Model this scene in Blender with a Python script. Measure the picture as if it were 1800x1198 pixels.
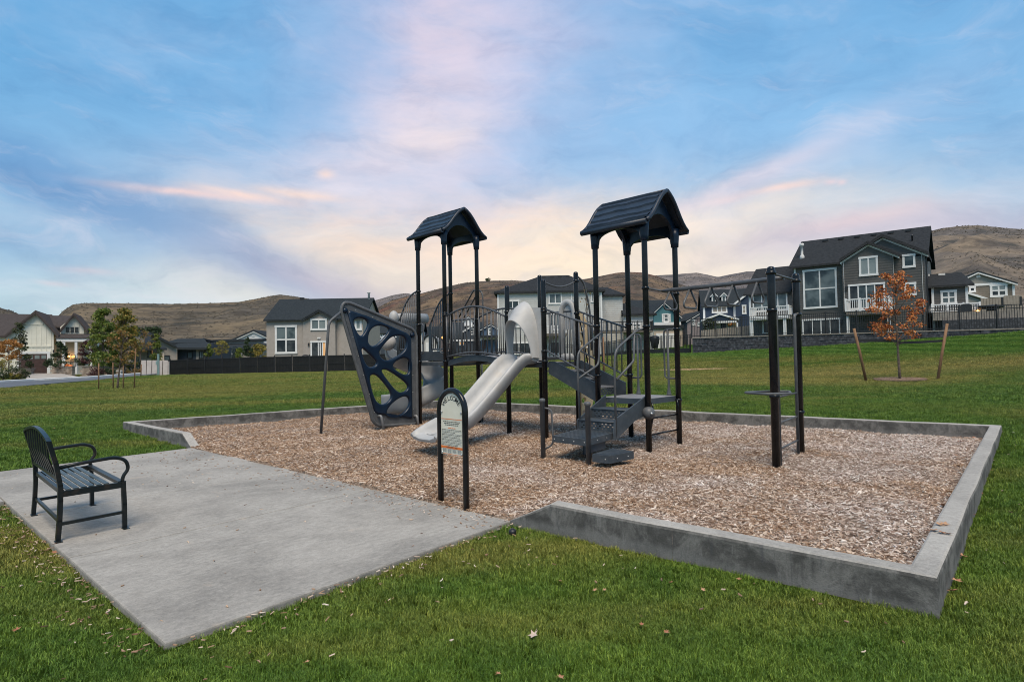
import bpy, bmesh, math, random
import numpy as np
from mathutils import Vector, Matrix, noise as mnoise
random.seed(7); rng = np.random.default_rng(7)
for o in list(bpy.data.objects): bpy.data.objects.remove(o)
SC = bpy.context.scene
COL = SC.collection

# ------------------------------------------------------------------ camera
W0, H0, FPX = 1800.0, 1198.0, 1038.5
PITCH, ROLL, CH = math.radians(1.4824), math.radians(-1.0131), 1.46
_cp, _sp, _cr, _sr = math.cos(PITCH), math.sin(PITCH), math.cos(ROLL), math.sin(ROLL)
FW = Vector((0, _cp, _sp)); _up = Vector((0, -_sp, _cp)); _rt = Vector((1, 0, 0))
RT = _rt*_cr + _up*_sr; UP = -_rt*_sr + _up*_cr
cam = bpy.data.cameras.new('camera'); camo = bpy.data.objects.new('camera', cam); COL.objects.link(camo)
cam.sensor_fit = 'HORIZONTAL'; cam.sensor_width = 36.0; cam.lens = 36.0*FPX/W0
cam.clip_start = 0.05; cam.clip_end = 6000
m4 = Matrix((RT, UP, -FW)).transposed().to_4x4(); m4.translation = (0, 0, CH)
camo.matrix_world = m4
SC.camera = camo
CO = Vector((0, 0, CH))
def ray(x, y): return RT*((x-W0/2)/FPX) - UP*((y-H0/2)/FPX) + FW
def G(x, y, z=0.0):
    d = ray(x, y); return CO + d*((z-CH)/d.z)
def P(x, y, Y):
    d = ray(x, y); return CO + d*(Y/d.y)
def onplane(x, y, o, d):
    """point of the vertical plane through o along the horizontal direction d that a sight line meets"""
    n = Vector((-d[1], d[0], 0)); r = ray(x, y)
    return CO + r*((Vector(o)-CO).dot(n)/r.dot(n))

# ------------------------------------------------------------------ view / light
SC.view_settings.view_transform = 'Standard'; SC.view_settings.look = 'None'
SC.view_settings.exposure = 1.42; SC.view_settings.gamma = 1.0; SC.view_settings.use_curve_mapping = False
SC.render.engine = 'CYCLES'
SC.cycles.use_denoising = True; SC.cycles.filter_width = 1.0
SC.cycles.max_bounces = 6; SC.cycles.diffuse_bounces = 3; SC.cycles.glossy_bounces = 3
SC.cycles.transmission_bounces = 4; SC.cycles.transparent_max_bounces = 6

SUN_EL, SUN_AZ = math.radians(60), math.radians(178)      # azimuth from +Y towards +X
sd = Vector((math.sin(SUN_AZ)*math.cos(SUN_EL), math.cos(SUN_AZ)*math.cos(SUN_EL), math.sin(SUN_EL)))
sl = bpy.data.lights.new('sun', 'SUN'); sl.energy = 1.5; sl.angle = math.radians(34); sl.color = (1.0, .87, .70)
so = bpy.data.objects.new('sun', sl); COL.objects.link(so); so.location = (0, 0, 40)
so.rotation_euler = (-sd).to_track_quat('-Z', 'Y').to_euler()

# node helper -------------------------------------------------------
class NT:
    def __init__(s, tree): s.t = tree
    def n(s, typ, **kw):
        nd = s.t.nodes.new(typ)
        for k, v in kw.items(): setattr(nd, k, v)
        return nd
    def link(s, a, b):
        if hasattr(a, 'is_output'): s.t.links.new(a, b)
        elif a is not None: b.default_value = a
    def m(s, op, a, b=None, c=None, clamp=False):
        nd = s.n('ShaderNodeMath', operation=op, use_clamp=clamp)
        for i, v in enumerate((a, b, c)):
            if v is not None: s.link(v, nd.inputs[i])
        return nd.outputs[0]
    def add(s, a, b): return s.m('ADD', a, b)
    def sub(s, a, b): return s.m('SUBTRACT', a, b)
    def mul(s, a, b): return s.m('MULTIPLY', a, b)
    def ss(s, x, a, b, lo=0.0, hi=1.0):
        nd = s.n('ShaderNodeMapRange', interpolation_type='SMOOTHSTEP')
        for i, v in enumerate((x, a, b, lo, hi)): s.link(v, nd.inputs[i])
        return nd.outputs[0]
    def mix(s, f, a, b, mode='MIX'):
        nd = s.n('ShaderNodeMix', data_type='RGBA', blend_type=mode)
        s.link(f, nd.inputs[0])
        for v, i in ((a, 6), (b, 7)):
            if isinstance(v, (tuple, list)): v = (*v[:3], 1.0)
            s.link(v, nd.inputs[i])
        return nd.outputs[2]
    def vec(s, x, y, z):
        nd = s.n('ShaderNodeCombineXYZ')
        for i, v in enumerate((x, y, z)): s.link(v, nd.inputs[i])
        return nd.outputs[0]
    def sep(s, v):
        nd = s.n('ShaderNodeSeparateXYZ'); s.link(v, nd.inputs[0]); return nd.outputs
    def noise(s, v, scale, detail=4, rough=.55, dist=0.0, out=0):
        nd = s.n('ShaderNodeTexNoise')
        if v is not None: s.link(v, nd.inputs['Vector'])
        nd.inputs['Scale'].default_value = scale; nd.inputs['Detail'].default_value = detail
        nd.inputs['Roughness'].default_value = rough; nd.inputs['Distortion'].default_value = dist
        return nd.outputs[out]
    def voro(s, v, scale, out='Distance', feat='F1'):
        nd = s.n('ShaderNodeTexVoronoi', feature=feat)
        s.link(v, nd.inputs['Vector']); nd.inputs['Scale'].default_value = scale
        return nd.outputs[out]
    def ramp(s, f, stops, interp='LINEAR'):
        nd = s.n('ShaderNodeValToRGB'); s.link(f, nd.inputs[0]); cr = nd.color_ramp; cr.interpolation = interp
        while len(cr.elements) < len(stops): cr.elements.new(.5)
        for e, (p, c) in zip(cr.elements, stops): e.position = p; e.color = (*c[:3], 1)
        return nd.outputs[0]
    def scale(s, v, k):
        nd = s.n('ShaderNodeVectorMath', operation='MULTIPLY'); s.link(v, nd.inputs[0]); s.link(k, nd.inputs[1]); return nd.outputs[0]

# ------------------------------------------------------------------ sky
def srgb(r, g, b):
    f = lambda c: (c/255/12.92) if c/255 <= .04045 else ((c/255+.055)/1.055)**2.4
    return (f(r), f(g), f(b))
def build_sky():
    w = bpy.data.worlds.new('World'); SC.world = w; w.use_nodes = True
    w.node_tree.nodes.clear(); s = NT(w.node_tree)
    tc = s.n('ShaderNodeTexCoord').outputs['Generated']
    x, y, z = s.sep(tc)
    nish = s.n('ShaderNodeTexSky', sky_type='NISHITA', sun_disc=False)
    nish.sun_elevation = SUN_EL; nish.sun_rotation = SUN_AZ; nish.air_density = 1.3
    nis = s.scale(nish.outputs[0], (.10, .10, .10))
    az = s.m('ARCTAN2', x, y); el = s.m('ARCSINE', z)
    def ang(px, py):
        d = ray(px, py).normalized(); return math.atan2(d.x, d.y), math.asin(d.z)
    # wind-drawn warp of the cloud layer
    pl = s.vec(s.m('DIVIDE', x, s.add(s.m('ABSOLUTE', z), .16)), s.m('DIVIDE', y, s.add(s.m('ABSOLUTE', z), .16)), 0.0)
    wn = s.noise(tc, 3.1, 5, .58, out=1)
    wx, wy, wz = s.sep(wn)
    azw = s.add(az, s.mul(s.sub(wx, .5), .26)); elw = s.add(el, s.mul(s.sub(wy, .5), .13))
    fine = s.noise(s.vec(s.mul(az, 5.0), s.mul(el, 17.0), 3.7), 1.6, 6, .62)
    veil = s.noise(pl, .9, 6, .6, .6)
    # clear sky: paler towards the skyline, deeper blue on the side away from the glow
    clear = s.ramp(s.m('MAXIMUM', el, 0.0), [(0.0, srgb(176, 208, 220)), (.10, srgb(160, 200, 226)), (.22, srgb(134, 186, 228)),
                                   (.45, srgb(112, 176, 226)), (1.0, srgb(92, 156, 212))])
    side = s.ss(az, -.25, -.95)
    clear = s.mix(s.mul(side, .55), clear, s.mix(s.ss(el, .05, .4), srgb(150, 200, 224), srgb(70, 158, 214)))
    clear = s.mix(.25, clear, nis)
    def blob(px, py, wpx, hpx, rot=0.0, warp=1.0):
        a0, e0 = ang(px, py); c, sn = math.cos(rot), math.sin(rot)
        A = azw if warp else s.add(az, s.mul(s.sub(wx, .5), .04)); E = elw if warp else s.add(el, s.mul(s.sub(wy, .5), .022))
        dx, dy = s.sub(A, a0), s.sub(E, e0)
        u = s.add(s.mul(dx, c), s.mul(dy, sn)); v = s.sub(s.mul(dy, c), s.mul(dx, sn))
        u = s.m('DIVIDE', u, wpx/FPX); v = s.m('DIVIDE', v, hpx/FPX)
        d2 = s.add(s.mul(u, u), s.mul(v, v))
        return s.m('POWER', 2.718, s.mul(d2, -1.0))
    col = clear
    # thin pale veil drifting over the whole sky
    col = s.mix(s.mul(s.ss(veil, .42, .75), .5), col, srgb(190, 206, 230))
    # warm glow along the skyline behind the houses
    g1 = blob(900, 500, 580, 125); g2 = blob(1080, 470, 400, 80); g3 = blob(900, 410, 430, 60)
    col = s.mix(s.mul(g1, .85), col, srgb(242, 222, 200))
    col = s.mix(s.mul(g3, s.ss(fine, .3, .7, .25, .9)), col, srgb(250, 218, 190))
    col = s.mix(s.mul(g2, .75), col, srgb(252, 234, 206))
    # pink plume rising above the towers
    for (px, py, a, b, r, k, c) in ((840, 0, 260, 210, 1.2, .72, (196, 193, 218)), (800, 140, 230, 170, 1.3, .6, (200, 197, 220)),
                                 (735, 235, 170, 75, .5, .75, (222, 212, 222)), (770, 250, 90, 32, .25, .6, (240, 222, 216)),
                                 (640, 310, 240, 60, .1, .45, (212, 206, 220)), (790, 60, 110, 60, 1.1, .4, (224, 203, 210)),
                                 (960, 120, 170, 60, .5, .3, (188, 194, 224))):
        col = s.mix(s.mul(blob(px, py, a, b, r), s.ss(fine, .25, .7, k*.55, k)), col, srgb(*c))
    # slate-blue bands low on the dim side
    for (px, py, a, b, r, k, c) in ((60, 300, 280, 40, -.25, .55, (88, 142, 196)), (300, 400, 270, 38, -.30, .72, (104, 150, 197)),
                                 (520, 480, 210, 36, -.32, .7, (150, 171, 200)), (40, 420, 190, 36, .0, .5, (112, 160, 204)),
                                 (640, 500, 180, 26, -.2, .55, (190, 178, 190)), (1640, 395, 260, 30, .06, .75, (184, 184, 204)),
                                 (1460, 420, 240, 26, .0, .5, (206, 196, 206)), (1400, 300, 190, 34, .45, .38, (194, 202, 224)),
                                 (1190, 250, 260, 70, .1, .45, (146, 190, 230))):
        col = s.mix(s.mul(blob(px, py, a, b, r), k), col, srgb(*c))
    # small bright sunset streaks
    for (px, py, a, b, r, k, c) in ((330, 341, 95, 6, -.01, .95, (236, 208, 204)), (430, 344, 65, 6.5, -.06, 1.0, (240, 212, 202)), (530, 342, 70, 8, -.05, .95, (240, 214, 202)),
                                 (575, 307, 13, 7, 0, .8, (240, 214, 204)), (1380, 331, 45, 6, .05, .8, (240, 212, 204)),
                                 (1280, 352, 40, 8, .1, .55, (230, 206, 206)), (1240, 345, 150, 14, .28, .5, (224, 208, 216)), (1390, 285, 130, 16, .40, .34, (214, 208, 222)),
                                 (155, 476, 34, 5, -.05, .5, (220, 206, 212)), (95, 498, 24, 4, -.1, .45, (220, 206, 212)),
                                 (1460, 322, 9, 4, 0, .6, (230, 206, 210)), (1478, 323, 6, 4, 0, .6, (230, 206, 210)),
                                 (1180, 400, 160, 14, .1, .5, (246, 230, 218)), (720, 440, 170, 18, -.05, .55, (246, 220, 200)),
                                 (480, 545, 300, 16, 0, .5, (196, 214, 224)), (1500, 390, 110, 12, .1, .5, (226, 202, 204))):
        col = s.mix(s.mul(blob(px, py, a, b, r, 0), s.ss(fine, .2, .65, k*.5, k)), col, srgb(*c))
    wsp = s.noise(s.vec(s.mul(azw, 2.2), s.add(s.mul(elw, 8.0), s.mul(azw, 1.6)), 5.1), 2.6, 7, .62, .8)
    col = s.mix(s.mul(s.mul(s.ss(wsp, .50, .74), s.ss(el, .85, .15)), .27), col, srgb(222, 216, 226))
    tex = s.noise(s.vec(s.mul(azw, 3.0), s.mul(elw, 9.0), 1.3), 2.2, 7, .64, .4)
    col = s.mix(1.0, col, s.ramp(tex, [(.28, (.84, .87, .91)), (.5, (1, 1, 1)), (.75, (1.10, 1.08, 1.06))]), 'MULTIPLY')
    # the same broken veil goes on behind the viewer and overhead
    bg = s.n('ShaderNodeBackground'); s.link(col, bg.inputs[0]); bg.inputs[1].default_value = 0.425
    out = s.n('ShaderNodeOutputWorld'); s.t.links.new(bg.outputs[0], out.inputs[0])
build_sky()

# ------------------------------------------------------------------ materials
def mat(name, c1, c2=None, scale=6.0, rough=.6, bump=0.0, bscale=None, metal=0.0, spec=.5, detail=4, stretch=None, lo=.35, hi=.65, coat=0.0, dirt=None):
    m = bpy.data.materials.new(name); m.use_nodes = True; s = NT(m.node_tree)
    b = m.node_tree.nodes['Principled BSDF']
    b.inputs['Roughness'].default_value = rough; b.inputs['Metallic'].default_value = metal
    b.inputs['Specular IOR Level'].default_value = spec; b.inputs['Coat Weight'].default_value = coat
    pos = s.n('ShaderNodeNewGeometry').outputs['Position']
    if stretch: pos = s.scale(pos, stretch)
    if c2 is None: b.inputs['Base Color'].default_value = (*c1, 1)
    else:
        f = s.ss(s.noise(pos, scale, detail, .6), lo, hi)
        col = s.mix(f, c1, c2)
        if dirt:
            f2 = s.ss(s.noise(pos, dirt[1], 5, .65), .5, .75)
            col = s.mix(s.mul(f2, dirt[2]), col, dirt[0])
        s.link(col, b.inputs['Base Color'])
    if bump:
        bn = s.n('ShaderNodeBump'); bn.inputs['Strength'].default_value = bump; bn.inputs['Distance'].default_value = .02
        s.link(s.noise(pos, bscale or scale*4, 6, .65), bn.inputs['Height']); s.link(bn.outputs[0], b.inputs['Normal'])
    return m
def emis(name, c, k):
    m = bpy.data.materials.new(name); m.use_nodes = True; b = m.node_tree.nodes['Principled BSDF']
    b.inputs['Base Color'].default_value = (*c, 1); b.inputs['Emission Color'].default_value = (*c, 1); b.inputs['Emission Strength'].default_value = k
    return m
def siding(name, c1, c2, pitch=.16, rough=.6):
    """painted lap boards: fine relief that follows the board height"""
    m = mat(name, c1, c2, 1.3, rough); s = NT(m.node_tree); b = m.node_tree.nodes['Principled BSDF']
    z = s.sep(s.n('ShaderNodeNewGeometry').outputs['Position'])[2]
    h = s.m('FRACT', s.m('DIVIDE', z, -pitch))
    h = s.ss(h, 0.0, 1.0, 1.0, 0.0)
    bn = s.n('ShaderNodeBump'); bn.inputs['Strength'].default_value = 1.0; bn.inputs['Distance'].default_value = .03
    s.link(h, bn.inputs['Height']); s.link(bn.outputs[0], b.inputs['Normal'])
    return m
def battened(name, c1, c2):
    return mat(name, c1, c2, 1.2, .6, .05, 20)
def shingle(name, c1, c2):
    m = mat(name, c1, c2, 5.0, .95, 0, spec=.08, stretch=(1, 1, 3), lo=.3, hi=.7, detail=6); s = NT(m.node_tree); b = m.node_tree.nodes['Principled BSDF']
    pos = s.n('ShaderNodeNewGeometry').outputs['Position']
    bn = s.n('ShaderNodeBump'); bn.inputs['Strength'].default_value = .7; bn.inputs['Distance'].default_value = .05
    z = s.sep(pos)[2]
    h = s.add(s.m('FRACT', s.m('DIVIDE', z, -.12)), s.noise(pos, 9, 3))
    s.link(h, bn.inputs['Height']); s.link(bn.outputs[0], b.inputs['Normal'])
    return m

def lawn_color(s, extra=None):
    """mown autumn lawn: green with olive and straw patches, darker mowing bands"""
    pos = s.n('ShaderNodeNewGeometry').outputs['Position']
    x, y, z = s.sep(pos)
    n1 = s.noise(s.vec(x, y, 0.0), .35, 5, .6); n2 = s.noise(s.vec(x, y, 0.0), 1.9, 4, .6); n3 = s.noise(s.vec(s.mul(x, .12), s.mul(y, .35), 1.0), 1.0, 4, .6)
    c = s.mix(s.ss(n2, .3, .7), (.043, .090, .010), (.074, .128, .016))
    c = s.mix(s.mul(s.ss(n1, .5, .72), .5), c, (.105, .130, .022))
    far = s.ss(y, 9.0, 30.0)
    c = s.mix(s.mul(s.ss(s.add(n3, s.mul(far, .16)), .5, .72), .8), c, (.150, .146, .034))
    # straw zones of worn turf
    def zone(cx, cy, rx, ry, k, col, c):
        u = s.m('DIVIDE', s.sub(x, cx), rx); v = s.m('DIVIDE', s.sub(y, cy), ry)
        d = s.add(s.add(s.mul(u, u), s.mul(v, v)), s.mul(s.sub(n1, .5), 1.2))
        return s.mix(s.mul(s.ss(d, 1.0, .2), k), c, col)
    c = zone(11.5, 24.0, 8.0, 5.5, .65, (.185, .165, .045), c)
    c = zone(20.0, 27.0, 9.0, 4.5, .6, (.20, .170, .055), c)
    c = zone(-18.0, 26.0, 12.0, 6.0, .55, (.145, .140, .032), c)
    c = zone(9.6, 31.5, 2.2, .7, .95, (.42, .30, .20), c)
    # fresh mown slope below the retaining wall
    st = s.m('SINE', s.add(s.mul(x, 3.3), s.mul(y, 1.5)))
    slope = s.mul(s.ss(z, .95, 1.4), s.ss(x, 5.0, 14.0))
    c = s.mix(slope, c, s.mix(s.ss(st, -.6, .6), (.046, .105, .012), (.080, .145, .022)))
    # mowing bands behind the playground
    bd = s.m('SINE', s.add(s.mul(y, 1.5), s.mul(s.noise(s.vec(x, y, 0.0), .25, 2), 5.0)))
    band = s.mul(s.mul(s.ss(y, 12.0, 16.0), s.ss(y, 34.0, 24.0)), .30)
    c = s.mix(s.mul(s.ss(bd, .0, .9), band), c, (.038, .085, .014))
    return c, pos, n2
def make_lawn_mat():
    m = bpy.data.materials.new('lawn_turf'); m.use_nodes = True; s = NT(m.node_tree); b = m.node_tree.nodes['Principled BSDF']
    c, pos, n2 = lawn_color(s)
    hi = s.noise(pos, 42, 5, .75); mid = s.noise(s.scale(pos, (1, .45, 1)), 6.5, 5, .7)
    c = s.mix(1.0, c, s.ramp(hi, [(.25, (.35, .35, .35)), (.6, (1, 1, 1)), (.8, (1.6, 1.5, 1.5))]), 'MULTIPLY')
    c = s.mix(1.0, c, s.ramp(mid, [(.3, (.5, .54, .48)), (.7, (1.35, 1.3, 1.3))]), 'MULTIPLY')
    c = s.mix(1.0, c, (.86, .84, .80), 'MULTIPLY')  # turf colour lowered to carry the self-shadow seen among the blades
    s.link(c, b.inputs['Base Color']); b.inputs['Roughness'].default_value = .95; b.inputs['Specular IOR Level'].default_value = .05
    bn = s.n('ShaderNodeBump'); bn.inputs['Strength'].default_value = .9; bn.inputs['Distance'].default_value = .05
    s.link(s.add(hi, s.mul(mid, 1.5)), bn.inputs['Height']); s.link(bn.outputs[0], b.inputs['Normal'])
    return m
def make_blade_mat():
    m = bpy.data.materials.new('grass_blade'); m.use_nodes = True; s = NT(m.node_tree); b = m.node_tree.nodes['Principled BSDF']
    c, pos, n2 = lawn_color(s)
    r = s.n('ShaderNodeObjectInfo').outputs['Random']
    pr = s.n('ShaderNodeNewGeometry').outputs['Random Per Island']
    c = s.mix(1.0, c, s.ramp(pr, [(0, (.75, .8, .6)), (.6, (1.3, 1.3, 1.2)), (.9, (1.9, 1.75, 1.7)), (1, (3.2, 2.5, 3.0))]), 'MULTIPLY')
    c = s.mix(1.0, c, s.ramp(r, [(0, (.9, .95, .9)), (1, (1.35, 1.25, 1.2))]), 'MULTIPLY')
    s.link(c, b.inputs['Base Color']); b.inputs['Roughness'].default_value = .55; b.inputs['Specular IOR Level'].default_value = .3
    return m
def make_chip_mat():
    m = bpy.data.materials.new('wood_chip'); m.use_nodes = True; s = NT(m.node_tree); b = m.node_tree.nodes['Principled BSDF']
    r = s.n('ShaderNodeObjectInfo').outputs['Random']
    pos = s.n('ShaderNodeNewGeometry').outputs['Position']
    x, y, z = s.sep(pos)
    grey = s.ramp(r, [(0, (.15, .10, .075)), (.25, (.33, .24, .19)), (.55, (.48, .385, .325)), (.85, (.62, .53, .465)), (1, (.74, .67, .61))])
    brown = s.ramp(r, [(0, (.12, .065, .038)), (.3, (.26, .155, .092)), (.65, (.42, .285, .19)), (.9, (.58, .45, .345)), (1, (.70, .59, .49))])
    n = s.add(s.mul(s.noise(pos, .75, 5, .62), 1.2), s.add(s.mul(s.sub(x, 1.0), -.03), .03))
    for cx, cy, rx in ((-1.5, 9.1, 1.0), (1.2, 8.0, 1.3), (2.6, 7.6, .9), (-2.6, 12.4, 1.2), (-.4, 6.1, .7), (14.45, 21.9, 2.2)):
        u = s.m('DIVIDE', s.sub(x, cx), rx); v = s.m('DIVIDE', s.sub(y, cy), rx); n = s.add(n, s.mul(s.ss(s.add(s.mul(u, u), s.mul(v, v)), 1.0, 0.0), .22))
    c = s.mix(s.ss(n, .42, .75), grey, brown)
    s.link(c, b.inputs['Base Color']); b.inputs['Roughness'].default_value = .85; b.inputs['Specular IOR Level'].default_value = .2
    return m
def make_concrete(name, base, dark, stain, streak=False, blotch=.5):
    m = bpy.data.materials.new(name); m.use_nodes = True; s = NT(m.node_tree); b = m.node_tree.nodes['Principled BSDF']
    pos = s.n('ShaderNodeNewGeometry').outputs['Position']; x, y, z = s.sep(pos)
    big = s.noise(pos, .9, 6, .65, .4); mid = s.noise(pos, 7, 6, .7); fin = s.noise(pos, 90, 4, .7)
    c = s.mix(s.mul(s.ss(big, .38, .68), blotch), base, dark)
    c = s.mix(s.mul(s.ss(mid, .45, .68), .6), c, stain)
    c = s.mix(1.0, c, s.ramp(s.noise(pos, 28, 6, .75), [(.3, (.74, .74, .74)), (.5, (1, 1, 1)), (.72, (1.22, 1.22, 1.22))]), 'MULTIPLY')
    if streak:                       # old water runs down the faces of the cast wall
        run = s.noise(s.vec(s.mul(x, 21.0), s.mul(y, 21.0), s.mul(z, 3.2)), 1.0, 6, .72, .5)
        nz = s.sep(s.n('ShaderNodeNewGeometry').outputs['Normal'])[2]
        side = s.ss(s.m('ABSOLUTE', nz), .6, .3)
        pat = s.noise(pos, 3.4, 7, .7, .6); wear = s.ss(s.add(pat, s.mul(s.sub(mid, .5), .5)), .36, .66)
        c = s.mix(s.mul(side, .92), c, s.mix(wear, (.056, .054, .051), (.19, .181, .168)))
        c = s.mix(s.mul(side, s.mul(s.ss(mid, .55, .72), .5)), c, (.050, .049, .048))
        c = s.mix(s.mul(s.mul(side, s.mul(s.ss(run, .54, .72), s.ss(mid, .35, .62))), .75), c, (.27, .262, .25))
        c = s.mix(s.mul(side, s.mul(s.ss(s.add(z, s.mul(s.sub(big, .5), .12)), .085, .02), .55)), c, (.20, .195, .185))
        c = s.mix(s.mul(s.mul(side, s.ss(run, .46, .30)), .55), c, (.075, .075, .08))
    else:                            # broom finish across the slab
        br = s.noise(s.vec(s.add(s.mul(x, 5.0), s.mul(y, 5.4)), s.sub(s.mul(x, 17.0), s.mul(y, 15.0)), 0.0), 1.0, 4, .7)
        c = s.mix(s.mul(s.ss(br, .47, .70), .38), c, dark)
        c = s.mix(s.mul(s.ss(br, .50, .34), .22), c, tuple(v*1.25 for v in base))
        c = s.mix(s.mul(s.ss(s.noise(pos, 2.6, 5, .6), .64, .76), .4), c, (.46, .36, .27))
    c = s.mix(1.0, c, s.ramp(fin, [(.2, (.72, .72, .72)), (.5, (1, 1, 1)), (.8, (1.15, 1.15, 1.15))]), 'MULTIPLY')
    s.link(c, b.inputs['Base Color']); b.inputs['Roughness'].default_value = .85; b.inputs['Specular IOR Level'].default_value = .25
    bn = s.n('ShaderNodeBump'); bn.inputs['Strength'].default_value = .5; bn.inputs['Distance'].default_value = .006
    s.link(s.add(fin, mid), bn.inputs['Height']); s.link(bn.outputs[0], b.inputs['Normal'])
    return m
def make_hill_mat(name, tan, grey, bush, red=None, sc=1.0):
    m = bpy.data.materials.new(name); m.use_nodes = True; s = NT(m.node_tree); b = m.node_tree.nodes['Principled BSDF']
    pos = s.n('ShaderNodeNewGeometry').outputs['Position']
    big = s.noise(s.scale(pos, (1, 1, 2.2)), .0075*sc, 6, .62, .8); mid = s.noise(s.scale(pos, (1, 1, 2.0)), .035*sc, 6, .66); fin = s.noise(pos, .22*sc, 5, .7)
    c = s.mix(s.ss(big, .36, .64), tan, grey)
    c = s.mix(s.mul(s.ss(mid, .44, .60), .8), c, tuple(v*.60 for v in grey))
    if red: c = s.mix(s.mul(s.ss(s.noise(pos, .013*sc, 5, .6), .53, .68), .6), c, red)
    sp = s.voro(pos, .12*sc); sp2 = s.voro(pos, .05*sc)
    dens = s.ss(mid, .35, .65)
    c = s.mix(s.mul(s.ss(sp, .55, .18), s.mul(dens, .8)), c, bush)
    c = s.mix(s.mul(s.ss(sp2, .25, .10), s.mul(s.ss(big, .45, .6), .7)), c, bush)
    c = s.mix(1.0, c, s.ramp(fin, [(.25, (.6, .6, .6)), (.75, (1.35, 1.32, 1.28))]), 'MULTIPLY')
    s.link(c, b.inputs['Base Color']); b.inputs['Roughness'].default_value = .95; b.inputs['Specular IOR Level'].default_value = .1
    bn = s.n('ShaderNodeBump'); bn.inputs['Strength'].default_value = .8; bn.inputs['Distance'].default_value = 3.0
    s.link(s.add(mid, s.mul(fin, .35)), bn.inputs['Height']); s.link(bn.outputs[0], b.inputs['Normal'])
    return m

M = {}
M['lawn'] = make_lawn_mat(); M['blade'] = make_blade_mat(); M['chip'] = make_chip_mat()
M['slab'] = make_concrete('pad_concrete', (.345, .318, .282), (.18, .167, .149), (.265, .242, .211), blotch=.75)
M['curb'] = make_concrete('curb_concrete', (.37, .345, .31), (.23, .215, .195), (.30, .276, .245), streak=True, blotch=.7)
M['mulch'] = mat('mulch_bed', (.12, .080, .055), (.30, .22, .165), 30, .95, .6, 60)
M['post'] = mat('post_black', (.006, .007, .009), (.011, .012, .014), 9, .20, .02, 60, spec=.34)
M['gun'] = mat('rail_gunmetal', (.078, .080, .083), (.105, .107, .11), 7, .42, .02, 60, spec=.35)
M['dkrail'] = mat('rail_dark', (.060, .062, .067), (.08, .083, .088), 7, .42, .02, 60)
M['deckp'] = mat('deck_bluegrey', (.036, .046, .056), (.050, .061, .072), 5, .5, .04, 50, dirt=((.17, .16, .15), 6, .35))
M['decktop'] = mat('deck_top', (.19, .18, .175), (.26, .25, .245), 9, .6, .05, 60)
M['navy'] = mat('moulded_navy', (.0040, .012, .028), (.006, .017, .037), 4, .34, .02, 40, spec=.35)
M['navyroof'] = mat('roof_navy', (.015, .021, .033), (.023, .031, .045), 4, .42, .03, 40, spec=.35)
M['slide'] = mat('slide_pale_grey', (.36, .355, .345), (.42, .412, .40), 3, .5, .01, 30, spec=.5, dirt=((.40, .33, .25), 2.5, .3))
M['tanp'] = mat('climber_tan', (.66, .48, .27), (.70, .52, .30), 4, .5, .02, 40)
M['bolt'] = mat('bolt_steel', (.55, .55, .55), None, rough=.35, metal=.8)
M['bench'] = mat('bench_enamel', (.006, .009, .010), (.011, .014, .014), 12, .32, .03, 90, spec=.3, dirt=((.10, .055, .03), 14, .25))
M['benchslat'] = mat('bench_slat_enamel', (.030, .040, .040), (.065, .078, .076), 14, .36, .03, 90, spec=.4, dirt=((.17, .18, .17), 18, .6))
M['signp'] = mat('sign_panel', (.64, .605, .49), (.70, .665, .55), 6, .45)
M['ink'] = mat('sign_ink', (.018, .018, .02), None, rough=.6)
M['inkg'] = mat('sign_ink_grey', (.26, .26, .25), None, rough=.6)
M['orange'] = mat('sign_orange', (.68, .17, .03), None, rough=.5)
M['white'] = mat('white_trim', (.64, .63, .61), (.70, .69, .67), 2, .55)
M['black'] = mat('black_metal', (.010, .010, .011), (.016, .016, .017), 8, .45)
M['screen'] = mat('fence_screen', (.010, .012, .012), (.020, .022, .022), 1.5, .8, .1, 10)
M['glass'] = mat('window_glass', (.022, .036, .042), (.115, .145, .15), .55, .06, spec=.4, lo=.38, hi=.6, detail=3)  # tone noise paints uneven reflections and curtains into the panes
M['glassd'] = mat('window_glass_dark', (.010, .014, .018), (.050, .056, .058), .7, .06, spec=.35, lo=.42, hi=.64, detail=3)  # darker panes, reflections painted in by the same tone noise
M['glassblind'] = mat('window_blind', (.17, .20, .195), (.21, .24, .235), .8, .18, spec=.6)
M['warm'] = emis('lit_window', (.60, .33, .14), .16)
M['lamp'] = emis('lamp_glow', (1.0, .50, .15), 2.2)
M['grey_siding'] = siding('siding_dark_grey', (.096, .089, .083), (.114, .106, .099), .20)
M['white_siding'] = siding('siding_white', (.52, .505, .475), (.58, .57, .54), .22)
M['brown_siding'] = siding('siding_khaki', (.17, .14, .11), (.20, .165, .13), .2)
M['taupe'] = battened('batten_taupe', (.27, .25, .215), (.30, .275, .24))
M['stucco'] = mat('stucco_tan', (.31, .275, .24), (.345, .305, .27), 3, .85, .1, 30)
M['stuccow'] = mat('stucco_warm', (.44, .36, .28), (.48, .395, .31), 3, .85, .1, 30)
M['farmw'] = mat('board_white', (.64, .61, .51), (.70, .67, .57), 1.5, .65)
M['teal'] = battened('batten_teal', (.045, .135, .155), (.055, .16, .18))
M['bnavy'] = battened('batten_navy', (.010, .022, .050), (.014, .030, .062))
M['bblue'] = battened('batten_blue', (.055, .095, .155), (.07, .115, .18))
M['mauve'] = battened('batten_mauve', (.20, .165, .165), (.23, .19, .19))
M['slatew'] = battened('slate_wall', (.030, .040, .054), (.042, .054, .07))
M['pale'] = battened('pale_wall', (.42, .41, .39), (.48, .47, .45))
M['roofc'] = shingle('shingles_charcoal', (.021, .023, .025), (.037, .039, .042))
M['roofb'] = shingle('shingles_brown', (.050, .042, .040), (.080, .068, .064))
M['roofs'] = shingle('shingles_slate', (.022, .027, .031), (.036, .042, .046))
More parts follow.
